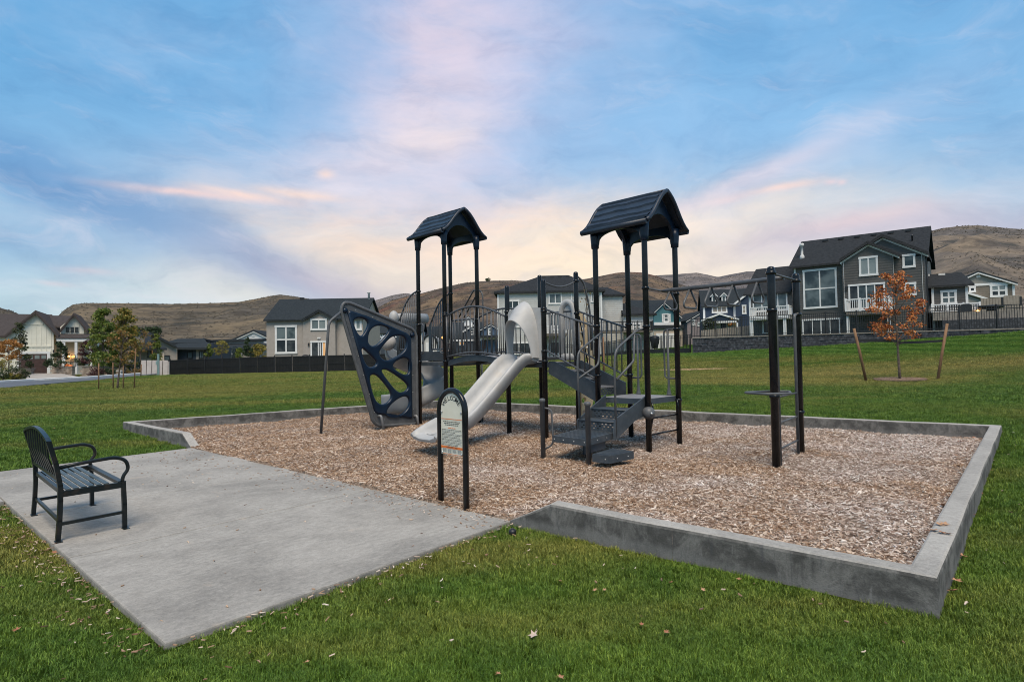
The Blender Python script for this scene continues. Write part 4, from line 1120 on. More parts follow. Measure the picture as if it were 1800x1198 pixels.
# pipe handrails of the lower flight
def px_on(o, d, pts): return [onplane(x, y, o, d) for x, y in pts]
h1 = px_on(SA, -U_, [(1056, 585), (1016, 618), (1015, 645), (1019, 738)])
m = MB(); m.tube(roundpath(h1, .10), .0165, 8); hr = m.build('handrail', 'gun', PLAY)
m = MB(); m.tube(roundpath(px_on(SA, -U_, [(1015.5, 666), (1051, 641), (1053, 630), (1054, 588)]), .06), .0165, 8); m.build('lower_rail', 'gun', hr)
h2 = px_on(SB, -U_, [(1140, 577), (1120, 580), (1082, 615), (1080, 640), (1083, 768)])
m = MB(); m.tube(roundpath(h2, .10), .0165, 8); hr = m.build('handrail', 'gun', PLAY)
m = MB(); m.tube(roundpath(px_on(SB, -U_, [(1084, 667), (1114, 634), (1115, 580)]), .05), .0165, 8); m.build('lower_rail', 'gun', hr)
for p, d, zp in ((TR, (TB-TR).normalized(), 1.86), (TB, (TR-TB).normalized(), 1.80)):
    g = grab(p, d, 1.05, zp, .24); standpole(p+d*.17, Z1, zp)
# transfer posts with a loop
for (x, y, yt), lp in (((955, 805, 700), True), ((1035, 815, 706), False)):
    b = G(x, y); zt_ = P(x, yt, b.y).z; m = MB()
    m.lathe([(.036, -.05), (.036, zt_-.05), (.044, zt_-.045), (.044, zt_-.012), (.030, zt_), (.008, zt_+.004)], V3((b.x, b.y, 0)), 12); tp = m.build('transfer_post', 'gun', PLAY)
    if lp:
        q = V3((b.x, b.y, 0)); d = V3((.9, -.2, 0)).normalized(); m = MB(); m.tube(roundpath([q+Z_*.72, q+d*.13+Z_*.70, q+d*.15+Z_*.2, q+d*.02+Z_*.13], .07), .013, 8); m.build('transfer_loop', 'gun', tp)
# ball on the front post, low access ladder below the deck
m = MB(); c = TF+V3((.0, -.02, 0))+Z_*zat(1142, 725, TF); m.ball(c, .098, 18, 12); tb = m.build('spinner_ball', 'gun', PLAY)
m = MB(); m.lathe([(.020, -.02), (.020, .012), (.01, .02)], c+V3((.02, -.095, .0)), 8, (0.2, -1, 0)); m.build('bolt', 'bolt', tb)
q0, q1 = TF+U_*.08, TR-U_*.08
for z in (.47, .22):
    m = MB(); m.tube([TF+Z_*z, TR+Z_*z], .014, 8); m.build('ladder_rung', 'post', PLAY)
for p in (q0, q1):
    m = MB(); m.tube(roundpath([p-N_*.02+Z_*(Z1-.06), p-N_*.04+Z_*.55, p+(.05 if p is q1 else -.05)*U_+Z_*.22], .08), .014, 8); m.build('ladder_side', 'post', PLAY)

# overhead beam with hanging loops ------------------------------------------------------------
def overhead():
    zc0, zc1 = 2.47, 2.45
    a = (TF+TR)/2; b = (NR+FR)/2
    m = MB(); m.tube([TF+Z_*zc0, TR+Z_*(zc0-.03)], .0165, 8); m.build('crossbar', 'gun', PLAY)
    m = MB(); m.tube([NR+Z_*zc1, FR+Z_*(zc1+.02)], .0165, 8); m.build('crossbar', 'gun', PLAY)
    pa, pb = a+Z_*(zc0-.015), b+Z_*(zc1-.0)
    m = MB(); m.tube([pa.lerp(pb, t/12)-Z_*(.008*math.sin(math.pi*t/12)) for t in range(13)], [.012]+[.034]*11+[.030], 10); bm_ = m.build('overhead_beam', 'dkrail', PLAY)
    d = (pb-pa).normalized(); x = V3((d.y, -d.x, 0)).normalized()
    for t in (.085, .265, .445, .625, .81):
        p = pa.lerp(pb, t)-Z_*(.008*math.sin(math.pi*t)+.02)
        m = MB(); m.tube(roundpath([p-x*.012, p-x*.185-Z_*.225, p-x*.155-Z_*.285, p+x*.155-Z_*.285, p+x*.185-Z_*.225, p+x*.012], [0, .035, .035, .035, .035, 0]), .0155, 8); m.build('hanging_loop', 'gun', bm_)
overhead()
# ladder of the end posts and the wide ring step
e = (FR-NR).normalized()
lad = None
for p, s in ((NR, 1), (FR, -1)):
    q = p+e*((.13 if s > 0 else .09)*s); m = MB()
    m.tube(roundpath([p+Z_*1.98+e*(.03*s), q+e*(.05*s)+Z_*1.97, q+e*(.05*s)+Z_*-.05], .10), .022, 8); x = m.build('ladder_side', 'gun', lad or PLAY)
    if lad is None: lad = x
for z in (.22, .55, .88):
    m = MB(); m.tube([NR+e*.15+Z_*z, FR-e*.15+Z_*z], .0135, 8); m.build('ladder_rung', 'gun', lad)
ringp = [P(x, y, Y) for x, y, Y in ((1307, 690, 7.55), (1345, 694, 7.22), (1390, 691.5, 7.25), (1388, 687.5, 7.62), (1350, 685, 7.72))]
zr = sum(p.z for p in ringp)/5
ringp = [V3((p.x, p.y, zr)) for p in ringp]
m = MB(); m.tube(roundpath(ringp, .07, closed=True), .0155, 8, closed=True); m.build('balance_ring', 'gun', PLAY)

# blue web climbing panel ------------------------------------------------------------------
def web_panel():
    o = V3((-2.08, 13.2, 0)); d = -U_; n = V3((-d.y, d.x, 0))
    def tz(x, y): p = onplane(x, y, o, d); return ((p-o).dot(d), p.z)
    fr = [(599, 545), (604, 532), (614, 532), (726, 578.5), (732, 590), (733.5, 740), (729, 744.5), (668, 748.5), (656, 742)]
    f2 = [tz(*p) for p in fr]; w3 = [o+d*t+Z_*z for t, z in f2]
    m = MB(); m.tube(roundpath(w3, .10, 4, closed=True), .036, 10, closed=True); pn = m.build('web_panel', 'gun', PLAY)
    zz = lambda x, y: tz(540+x/4.609, 520+y/4.609)
    plate = [zz(*p) for p in ((285, 85), (330, 62), (830, 275), (885, 330), (890, 1010), (870, 1030), (560, 1045), (530, 1020))]
    blue = [zz(*p) for p in ((322, 135), (350, 118), (480, 160), (800, 298), (838, 330), (850, 990), (825, 992), (565, 955), (540, 935), (420, 490))]
    plate_in = [zz(*p) for p in ((345, 150), (480, 175), (795, 312), (828, 340), (838, 975), (570, 940), (552, 925), (430, 480))]
    curve_mesh('flange_plate', [(plate, False), (plate_in, False)], .008, .0, 'gun', o, d, Z_, pn)
    H = [[(375,190),(430,178),(487,205),(482,250),(450,310),(430,325),(400,290),(376,225)],
         [(498,300),(530,255),(585,240),(658,262),(648,295),(615,340),(560,395),(520,404),(490,375)],
         [(690,330),(760,322),(798,360),(792,420),(765,460),(680,508),(632,520),(592,490),(582,450),(620,400),(655,358)],
         [(436,420),(465,440),(505,480),(558,530),(552,562),(500,580),(470,545),(446,480)],
         [(685,562),(750,505),(805,505),(828,540),(824,610),(800,638),(760,625),(705,590)],
         [(595,600),(640,598),(695,630),(800,705),(812,742),(780,772),(738,778),(700,745),(625,645)],
         [(500,650),(535,640),(575,655),(650,750),(674,790),(670,835),(620,872),(590,870),(556,850),(526,770)],
         [(640,930),(690,865),(760,818),(805,815),(823,850),(812,905),(770,952),(700,968),(652,958)]]
    holes = []
    for h in H:
        q = [zz(*p) for p in h]; c = (sum(a for a, b in q)/len(q), sum(b for a, b in q)/len(q))
        holes.append(([(c[0]+(a-c[0])*1.06, c[1]+(b-c[1])*1.06) for a, b in q], True))
    w = curve_mesh('moulded_web', [(blue, False)]+holes, .004, .040, 'navy', o-n*.0, d, Z_, pn, res=4)
    for p in w.data.polygons: p.use_smooth = True
    for x, y in ((602+4, 545.5), (724, 588.5)):
        q = onplane(x, y, o, d); m = MB()
        for s in (1, -1): m.lathe([(.058, 0), (.052, .03), (.030, .048), (.008, .052)], q+n*(.01*s), 14, n*s)
        m.build('corner_cap', 'navy', pn)
    for x, y in ((606, 560), (620, 592), (630, 626), (639, 659), (649, 692), (658, 724), (625, 545), (655, 557), (685, 570), (712, 578), (725.5, 602), (725.5, 630), (725.5, 659), (725.5, 689), (726, 718), (676, 737), (712, 733)):
        q = onplane(x, y, o, d); m = MB(); m.lathe([(.008, -.014), (.008, .012), (.004, .016)], q, 6, -n if (-n).y < 0 else n); m.build('bolt', 'bolt', pn)
    # feet hooks and the bent support leg
    for x0, x1 in ((664, 669.5), (727, 730)):
        a = onplane(x0, 731, o, d); b = onplane(x1, 757 if x0 < 700 else 751, o, d); s = (-n if (-n).y < 0 else n)
        m = MB(); m.tube(roundpath([a+s*.02, a+s*.13+Z_*.02, V3((b.x, b.y, -.10))+s*.13], .06), .026, 8); m.build('foot', 'hook', pn)
    lg = [onplane(x, y, o, d) for x, y in ((601, 547), (578, 566), (564, 762))]
    m = MB(); m.tube(roundpath(lg, .10), .027, 10); m.build('support_leg', 'gun', pn)
web_panel()

# ------------------------------------------------------------------ welcome sign
def sign():
    a, b = G(775.5, 884), G(820, 896); d = (b-a).normalized(); n = V3((d.y, -d.x, 0)); n = n if n.y < 0 else -n
    W = (b-a).length; R = W/2; top = 1.135; zc = top-R
    root = thing('welcome_sign', 'arched black pipe sign post with cream WELCOME rules panel beside the pad', 'sign', a)
    pts = [a-Z_*.08, a+Z_*zc]+[a+d*R+Z_*zc+d*(-R*math.cos(t))+Z_*(R*math.sin(t)) for t in [math.pi*k/14 for k in range(1, 14)]]+[b+Z_*zc, b-Z_*.08]
    m = MB(); m.tube(pts, .030, 12); m.build('pipe_frame', 'post', root)
    c = a+d*R; hw = R-.022; z0 = P(790, 799.5, c.y).z
    poly = [(-hw, z0), (hw, z0)]+[(hw*math.cos(t), zc+hw*math.sin(t)) for t in [math.pi*k/16 for k in range(17)]]
    m = MB(); m.prism(poly, c, d, Z_, n, -.008, .008); pn = m.build('panel', 'signp', root)
    f = c+n*.0095
    def rect(u0, u1, za, zb, mt, nm, k=0):
        m = MB(); m.prism([(u0, za), (u1, za), (u1, zb), (u0, zb)], f+n*.0004*k, d, Z_, n, 0, .0006); return m.build(nm, mt, pn)
    H = top-.022-z0
    zf = lambda q: top-.03-q*H                     # q: fraction of the panel from its crown
    for u, q in ((0, .035), (-hw*.86, .30), (hw*.86, .30), (-hw*.86, .955), (hw*.86, .955)):
        m = MB(); m.lathe([(.012, 0), (.012, .005), (.006, .010)], f+d*u+Z_*zf(q), 8, n); m.build('bolt', 'bolt', pn)
    def letters(txt, size, place_fn, mt):
        mm = []
        for i, ch in enumerate(txt):
            cu = bpy.data.curves.new('letter', 'FONT'); cu.body = ch; cu.size = size; cu.align_x = 'CENTER'; cu.extrude = .0006; cu.offset = .0003
            ob = bpy.data.objects.new('letter', cu); COL.objects.link(ob); bpy.context.view_layer.update()
            me = bpy.data.meshes.new_from_object(ob.evaluated_get(bpy.context.evaluated_depsgraph_get())); bpy.data.objects.remove(ob)
            p, ang_ = place_fn(i, len(txt)); ex = d*math.cos(ang_)+Z_*math.sin(ang_); ey = Z_*math.cos(ang_)-d*math.sin(ang_)
            T = Matrix((ex, ey, n)).transposed().to_4x4(); T.translation = p; me.transform(T); me.materials.clear(); me.materials.append(M[mt]); me.name = 'letter'
            place(me, 'letter', pn)
    def onarc(i, k):
        t = math.radians(142-104*(i/(k-1))); r = hw*.70
        return f+d*(r*math.cos(t)*1.02)+Z_*(zc-.02+r*math.sin(t)), t-math.pi/2
    letters('WELCOME', .064, onarc, 'ink')
    rd = random.Random(3)
    def line(q, u0, u1, mt, h, nm, words=True):
        m = MB(); u = u0
        while u < u1-.004:
            e = min(u1, u+rd.uniform(.012, .035)) if words else u1
            m.prism([(u, zf(q)), (e, zf(q)), (e, zf(q)+h), (u, zf(q)+h)], f, d, Z_, n, 0, .0006); u = e+.006
        return tag(m.build(nm, mt, pn), kind='stuff')
    line(.418, -hw*.92, hw*.92, 'orange', .006, 'printed_rule', False)
    for k, q in enumerate((.458, .485, .512)): line(q, -hw*.74+.012*k, hw*.74-.014*k, 'ink', .006, 'printed_line')
    line(.562, -hw*.32, hw*.34, 'orange', .007, 'printed_line')
    for k in range(13): line(.588+k*.0205, -hw*.88, hw*rd.choice((.3, .55, .75, .86, .9)), 'inkg' if k % 2 else 'ink', .0042, 'printed_line')
    z1, z2 = zf(.885), zf(.848)
    rect(-hw*.97, hw*.97, z1, z2, 'orange', 'warning_band')
    ww = .155; letters('WARNING', .026, lambda i, k: (f+n*.0008+d*(-ww/2+.028+ww*.82*i/(k-1))+Z_*(z1+.006), 0.0), 'ink')
    m = MB(); m.prism([(-ww/2-.008, z1+.005), (-ww/2+.014, z1+.005), (-ww/2+.003, z2-.004)], f+n*.0008, d, Z_, n, 0, .0006); m.build('warning_triangle', 'ink', pn)
    for k in range(4):
        u = -hw*.82+k*hw*.44
        for j in range(6 if k != 1 else 7): line(.897+j*.0105, u, u+hw*.34, 'inkg', .0036, 'printed_line')
    line(.978, -hw*.8, hw*.95, 'orange', .005, 'printed_rule', False)
sign()

# ------------------------------------------------------------------ bench
def bench():
    o = V3((-3.78, 4.93, 0)); f = V3((.65, .76, 0)).normalized(); l = V3((-.72, .694, 0)).normalized(); LEN = 1.28
    root = thing('park_bench', 'black metal park bench with slatted seat standing on the concrete pad', 'bench', o)
    q = lambda pts: [onplane(x, y, o, f) for x, y in pts]
    rear = q([(101.5, 951), (104.5, 915), (106, 880), (105.5, 853), (98, 815), (85.6, 777)]); rear[0].z = .0
    front = q([(219, 928), (218.5, 885), (216.5, 846)]); front[0].z = 0.0
    arm = roundpath(q([(103.5, 822), (150, 812), (203, 803), (222, 808), (226, 824), (216, 836), (215, 848)]), .05, 4)
    sr = q([(107, 868), (216, 851)])
    for k, off in enumerate((V3((0,0,0)), l*LEN)):
        def tr(pts): return [p+off for p in pts]
        sg = MB()
        for path, w, h, nm in ((rear, .032, .032, 'leg'), (front, .032, .032, 'leg')):
            m = MB(); ps = tr(path)
            for a, b in zip(ps[:-1], ps[1:]):
                e = (b-a).normalized()*.006; m.beam(a-e if a is not ps[0] else a, b+e, .034, .034, up=f)
            lg = m.build(nm, 'bench', root)
            m = MB(); m.cbox(ps[0]+V3((0,0,.003))-l*.03, f*.05, l*.09, Z_*.005); m.build('foot_plate', 'bench', lg)
        m = MB(); m.tube(tr(arm), .0155, 8); m.build('armrest', 'bench', root)
        m = MB(); m.beam(tr(sr)[0], tr(sr)[1], .028, .05); m.build('side_rail', 'bench', root)
        m = MB(); m.beam(*tr(q([(108.5, 920), (217, 899)])), .026, .026); m.build('stretcher', 'bench', root)
    # seat: rails along the length and six slats, with a gap before the front rail
    s0, s1 = sr[0]+Z_*.01, sr[1]+Z_*.01; D = (s1-s0); dl = D.length; D = D/dl
    bz = D.cross(l).normalized(); bz = bz if bz.z > 0 else -bz
    def lengthbar(s, w, t, nm, mt, dz=.012):
        c = s0+D*s+Z_*dz; m = MB(); m.box(c-D*w/2+l*.014, D*w, l*(LEN-.028), bz*t); return m.build(nm, mt, root)
    lengthbar(.008, .03, .035, 'seat_rail', 'bench', -.012); lengthbar(dl-.012, .045, .03, 'seat_rail', 'bench', -.008)
    for k in range(6): lengthbar(.055+k*.0545, .039, .008, 'seat_slat', 'benchslat', .014)
    # back: lower rail, arched top rail and vertical slats
    bt, bb = rear[5], rear[3]+(rear[4]-rear[3])*.30
    lo0, lo1 = bb, bb+l*LEN
    m = MB(); m.beam(lo0+l*.01, lo1-l*.01, .026, .03); m.build('back_rail', 'bench', root)
    hgt = lambda t: .075*math.sin(math.pi*t)**.8
    top = [bt+l*(LEN*t/16)+Z_*hgt(t/16) for t in range(17)]
    m = MB()
    for a, b in zip(top[:-1], top[1:]): m.beam(a-(b-a)*.04, b+(b-a)*.04, .034, .022)
    m.build('top_rail', 'bench', root)
    mid = rear[4]-(rear[3]+(rear[5]-rear[3])*((rear[4].z-rear[3].z)/(rear[5].z-rear[3].z)))
    for k in range(9):
        t = (k+1)/10; a = lo0.lerp(lo1, t); b = bt+l*(LEN*t)+Z_*(hgt(t)-.01); c = (a+b)/2-f*.02
        m = MB(); m.beam(a, c, .033, .011, up=f); m.beam(c, b, .033, .011, up=f); m.build('back_slat', 'bench', root)
    m = MB(); m.beam(rear[0]+Z_*.15+l*.02+f*.02, rear[0]+Z_*.15+l*(LEN-.02)+f*.02, .024, .024); m.build('stretcher', 'bench', root)
bench()
# ------------------------------------------------------------------ road, driveway, kerb on the far left
def ground_poly(name, near, far, lift, mt, label, kind='structure'):
    """strip draped between two edges, each given as (pixel x, y, distance) of points measured on the ground"""
    a = [P(*q) for q in near]; b = [P(*q) for q in far]; rows = []
    for p, q in zip(a, b): rows.append([p.lerp(q, k/6)+Z_*lift for k in range(7)])
    m = MB(); m.grid(rows); under = [[p-Z_*.25 for p in r] for r in rows]; m.grid(under)
    ring = [r[0] for r in rows]+rows[-1][1:]+[r[-1] for r in rows[::-1]][1:]+rows[0][::-1][1:-1]
    m.grid([ring, [p-Z_*.25 for p in ring]], smooth=False, close=True)
    o = m.build(name, mt, None, rows[0][0]); return tag(o, label, None, None, kind)
RN = [(-160, 694, 28), (-60, 687.5, 30.5), (0, 682.5, 32.5), (60, 677, 35), (110, 672.7, 37.8), (160, 668.8, 40.8), (205, 664.2, 44.5), (247, 660.6, 48), (275, 657.6, 50.5)]
RF = [(-160, 679, 37), (-60, 675.5, 39), (0, 672.8, 41), (60, 669.6, 43.5), (110, 667.2, 45), (160, 664.6, 47), (205, 661.4, 50), (247, 658.2, 53), (275, 656.2, 54)]
ground_poly('road', RN, RF, .035, 'road', 'grey asphalt street along the far left edge of the lawn')
RF2 = [(x, y-.8, d+.35) for x, y, d in RF]
ground_poly('kerb', RF, RF2, .15, 'kerb', 'pale concrete kerb on the far side of the street')
ground_poly('driveway', [(47, 669, 44.3), (90, 667, 45.6), (142, 664.6, 47.4)], [(44, 657.5, 60.5), (70, 657.4, 60.8), (104, 657.2, 61)], .10, 'drive', 'tan paved driveway in front of the white farmhouse garage')
ROADQ = [P(*q).to_2d() for q in RN]+[P(*q).to_2d() for q in RF[::-1]]

# ------------------------------------------------------------------ houses
class FAC:
    """a facade plane: pixels measured on it become (u along the wall, z)"""
    def __init__(s, px, py, Y, yaw):
        p = P(px, py, Y); s.o = V3((p.x, p.y, 0)); a = math.radians(yaw)
        s.d = V3((math.cos(a), math.sin(a), 0)); s.n = V3((math.sin(a), -math.cos(a), 0))
    def uz(s, x, y, w=0.0):
        p = onplane(x, y, s.o+s.n*w, s.d); return ((p-s.o).dot(s.d), p.z)
    def pt(s, u, z, w=0.0): return s.o+s.d*u+s.n*w+Z_*z
    def poly(s, pts, w=0.0): return [s.uz(x, y, w) for x, y in pts]
def wall(F, par, poly, w0, w1, mt, name='wall', label=None):
    m = MB(); m.prism(poly, F.o, F.d, Z_, F.n, w0, w1); return m.build(name, mt, par, label=label)
def trim(F, par, u0, z0, u1, z1, w0, w1, mt='white', name='trim'):
    m = MB(); m.prism([(u0, z0), (u1, z0), (u1, z1), (u0, z1)], F.o, F.d, Z_, F.n, w0, w1); return m.build(name, mt, par)
def window(F, par, px, cols=1, rows=1, w=0.0, glass='glass', fr='white', fw=.11, name='window', mid=None, colfr=None, label=None):
    x0, y0, x1, y1 = px; u0, z1 = F.uz(x0, y0, w); u1, z0 = F.uz(x1, y1, w)
    m = MB()
    def bar(a, b, c, d, dep=.07): m.prism([(a, b), (c, b), (c, d), (a, d)], F.o, F.d, Z_, F.n, w+.002, w+dep)
    bar(u0-.02, z1-fw, u1+.02, z1+.02, .09); bar(u0-.02, z0-.02, u1+.02, z0+fw, .09); bar(u0, z0+fw, u0+fw, z1-fw); bar(u1-fw, z0+fw, u1, z1-fw)
    us = colfr or [k/cols for k in range(cols+1)]; cw = fw*.7
    ui = [u0+fw+(u1-u0-2*fw)*t for t in us]; zi = [z0+fw+(z1-z0-2*fw)*k/rows for k in range(rows+1)]
    for k in range(1, len(ui)-1): bar(ui[k]-cw/2, z0+fw, ui[k]+cw/2, z1-fw, .065)
    for k in range(1, rows):
        for j in range(len(ui)-1): bar(ui[j]+(cw/2 if j else 0), zi[k]-cw/2, ui[j+1]-(cw/2 if j < len(ui)-2 else 0), zi[k]+cw/2, .06)
    wn = m.build(name, fr, par, label=label)
    for j in range(len(ui)-1):
        for k in range(rows):
            g = glass[(j+k*(len(ui)-1)) % len(glass)] if isinstance(glass, (list, tuple)) else glass
            m = MB(); m.prism([(ui[j], zi[k]), (ui[j+1], zi[k]), (ui[j+1], zi[k+1]), (ui[j], zi[k+1])], F.o, F.d, Z_, F.n, w+.004, w+.03); m.build('pane', g, wn)
    return wn
def side_gable(F, par, u0, u1, ze, zr, D, mt, ov=.35, t=.16, w0=0.0):
    """roof with its ridge along the facade"""
    m = MB(); sl = (zr-ze)/(D/2); zo = ze-sl*ov
    m.slab([F.pt(u0, zo, w0+ov), F.pt(u1, zo, w0+ov), F.pt(u1, zr, w0-D/2), F.pt(u0, zr, w0-D/2)], t)
    m.slab([F.pt(u0, zr, w0-D/2), F.pt(u1, zr, w0-D/2), F.pt(u1, zo, w0-D-ov), F.pt(u0, zo, w0-D-ov)], t)
    return m.build('roof', mt, par)
def front_gable(F, par, L, A, R, w0, w1, mt, t=.16, fascia='white', name='roof', rw=None):
    """roof with its ridge running away from the viewer; L, A, R are (u, z) of eave, apex, eave"""
    m = MB()
    m.prism([L, A, (A[0], A[1]-t), (L[0], L[1]-t)], F.o, F.d, Z_, F.n, w1, w0); m.prism([A, R, (R[0], R[1]-t), (A[0], A[1]-t)], F.o, F.d, Z_, F.n, w1, w0)
    r = m.build(name, mt, par)
    if fascia:
        m = MB(); k = t+.15; a_, b_ = (w0-.12, w0-.02) if rw is None else (rw+.002, rw+.06)
        m.prism([(L[0], L[1]-t), (A[0], A[1]-t), (A[0], A[1]-k), (L[0], L[1]-k)], F.o, F.d, Z_, F.n, a_, b_); m.prism([(A[0], A[1]-t), (R[0], R[1]-t), (R[0], R[1]-k), (A[0], A[1]-k)], F.o, F.d, Z_, F.n, a_, b_)
        m.build('rake_board', fascia, r)
    return r
def deck_rail(F, par, u0, z0, u1, z1, dep, mt='white', w=0.0, posts=2, sp=.14, name='balcony_railing', back=True):
    """balustrade standing dep in front of the wall"""
    m = MB(); zt_, zb = max(z0, z1), min(z0, z1)
    def run(a, b):
        m.beam(a+Z_*(zt_-.04), b+Z_*(zt_-.04), .09, .08); m.beam(a+Z_*(zb+.05), b+Z_*(zb+.05), .06, .07)
    a, b = F.pt(u0, 0, w+dep), F.pt(u1, 0, w+dep); run(a, b)
    if back: run(F.pt(u0, 0, w+.02), a); run(b, F.pt(u1, 0, w+.02))
    r = m.build(name, mt, par)
    m = MB(); n = max(2, int((u1-u0)/sp))
    for k in range(1, n): p = a.lerp(b, k/n); m.beam(p+Z_*zb, p+Z_*zt_, .04, .04, up=F.n)
    if back:
        for k in range(1, max(2, int(dep/sp))):
            for uu in (u0, u1): p = F.pt(uu, 0, w+dep*k*sp/dep); m.beam(p+Z_*zb, p+Z_*zt_, .04, .04, up=F.n)
    tag(m.build('baluster', mt, r), kind='stuff')
    for k in range(posts+1):
        m = MB(); p = a.lerp(b, k/posts); m.beam(p+Z_*(zb-.02), p+Z_*(zt_+.06), .11, .11, up=F.n); m.build('railing_post', mt, r)
    return r
def wall_lamp(F, par, x, y, w=0.0, lit=False):
    u, z = F.uz(x, y, w); m = MB(); m.cbox(F.pt(u, z, w+.06), F.d*.14, F.n*.12, Z_*.30); l = m.build('wall_lamp', 'lamp' if lit else 'black', par); return l

# -- large dark grey house on the right
def house_big():
    F = FAC(1397, 585, 50.0, -38.0); h = thing('grey_house', 'large three storey dark grey house with white trim and white balcony', 'house', F.pt(0, 2.5))
    D = 9.5; zb = 1.2; uR = F.uz(1626, 500)[0]; ze = F.uz(1397, 467)[1]; zr = F.uz(1405.7, 425, -D/2)[1]
    wall(F, h, [(0, zb), (uR, zb), (uR, ze), (0, ze)], -D, 0, 'grey_siding')
    m = MB(); m.prism([(0, ze), (-D/2, zr-.2), (-D, ze)], F.pt(0, 0), F.n, Z_, F.d, 0, .2); m.prism([(0, ze), (-D/2, zr-.2), (-D, ze)], F.pt(uR-.2, 0), F.n, Z_, F.d, 0, .2); m.build('gable_end', 'grey_siding', h)
    side_gable(F, h, -.25, uR+.3, ze+.1, zr, D, 'roofc')
    # nested gables
    w2, w1 = .35, .95
    g2 = F.poly([(1482, 545), (1625, 535), (1625, 444), (1550, 416), (1482, 440)], w2)
    wall(F, h, [(g2[0][0], zb), (g2[1][0], zb), g2[2], (g2[3][0], g2[3][1]-.1), (g2[0][0], g2[2][1])], -2, w2, 'grey_siding')
    L, A, R = F.poly([(1471, 446), (1550, 411), (1631, 441.5)], w2+.3); L = (2*A[0]-R[0], R[1])
    front_gable(F, h, L, A, R, w2+.35, -D/2, 'roofc', .24, rw=w2)
    g1 = F.poly([(1482.5, 545), (1573, 540), (1573, 447), (1525, 428), (1482.5, 452)], w1)
    wall(F, h, [(g1[0][0], g1[0][1]-.2), (g1[1][0], g1[0][1]-.2), (g1[1][0], g1[2][1]), (g1[3][0], g1[3][1]-.1), (g1[0][0], g1[2][1])], w2+.01, w1, 'grey_siding')
    L, A, R = F.poly([(1475.5, 454.5), (1525, 423), (1580, 445)], w1+.3); R = (R[0], (L[1]+R[1])/2); L = (L[0], R[1])
    front_gable(F, h, L, A, R, w1+.35, -D/2+1.5, 'roofc', .24, rw=w1)
    for px, w in (((1482.2, 455, 1485.6, 546), w1), ((1569.5, 446, 1573.2, 546), w1), ((1620.5, 444, 1624.5, 575), w2)):
        u0, z1 = F.uz(px[0], px[1], w); u1, z0 = F.uz(px[2], px[3], w); trim(F, h, u0, z0, u1, z1, w+.003, w+.06, name='corner_trim')
    u0, z1 = F.uz(1395, 468); u1, z0 = F.uz(1398.2, 482); trim(F, h, u0+.02, z0-3, u0+.16, z1, .003, .06, name='corner_trim')
    window(F, h, (1411, 475.5, 1472.7, 539.7), 2, 2, 0, 'glass', fw=.14)
    window(F, h, (1410.3, 561.8, 1478, 590), 4, 1, 0, 'glassd', fw=.10, name='patio_door')
    window(F, h, (1509.5, 452.5, 1544, 483), 2, 1, w1, 'glassblind', fw=.14)
    window(F, h, (1586, 448, 1609.5, 469), 1, 1, w2, 'glass', fw=.14)
    window(F, h, (1589, 497.5, 1611, 518), 1, 1, w2, 'glass', fw=.14)
    window(F, h, (1491, 501, 1557, 541), 4, 1, w1, ['glassd', 'glass', 'glass', 'glassd'], fw=.12, name='patio_door')
    window(F, h, (1509, 552.6, 1550, 572.8), 2, 1, 0.0, 'glassd', fw=.12)
    wall_lamp(F, h, 1487.4, 507, w1); wall_lamp(F, h, 1480, 565, 0)
    # balcony
    dep = 2.2; wb = w1+dep
    u0, z1 = F.uz(1486.5, 526, wb); u1, z0 = F.uz(1563.5, 543.5, wb)
    m = MB(); q = [F.pt(u0, z0-.02, w1+.01), F.pt(u1, z0-.02, w1+.01), F.pt(u1, z0-.02, wb+.06), F.pt(u0, z0-.02, wb+.06)]; m.slab(q, .30); b = m.build('balcony_deck', 'brown_siding', h)
    deck_rail(F, h, u0, z0, u1, z1, dep, w=w1, posts=3)
    for uu in (u0+.08, u1-.08):
        m = MB(); m.beam(F.pt(uu, zb, wb-.15), F.pt(uu, z0-.33, wb-.15), .2, .2, up=F.n); m.build('balcony_post', 'white', h)
    # flue and roof vents, downpipe
    p = F.pt(F.uz(1409.6, 440, -1.2)[0], 0, -1.2); zz = ze+(zr-ze)*(1.2/(D/2)); m = MB(); m.lathe([(.22, zz-.1), (.17, zz+.25), (.10, zz+.35), (.10, zz+1.05), (.18, zz+1.08), (.18, zz+1.28), (.12, zz+1.32)], V3((p.x, p.y, 0)), 10); m.build('flue', 'kerb', h)
    for k in range(6):
        q = F.pt(1.8+k*(uR-3)/5, zr-.35, -D/2+.55); m = MB(); m.cbox(q+Z_*.08, F.d*.4, F.n*.35, Z_*.16); m.build('roof_vent', 'black', h)
    q = F.pt(F.uz(1603.5, 424, -2.2)[0], zr-1.6, -2.2); m = MB(); m.lathe([(.05, -.2), (.05, .5), (.09, .5), (.09, .62)], q, 8); m.build('roof_vent', 'black', h)
    m = MB(); m.beam(F.pt(uR+.12, ze-4.5, w2-.4), F.pt(uR+.12, ze+.1, w2-.4), .1, .1, up=F.n); m.build('downpipe', 'black', h)
    return F, h
BIGF, BIG = house_big()
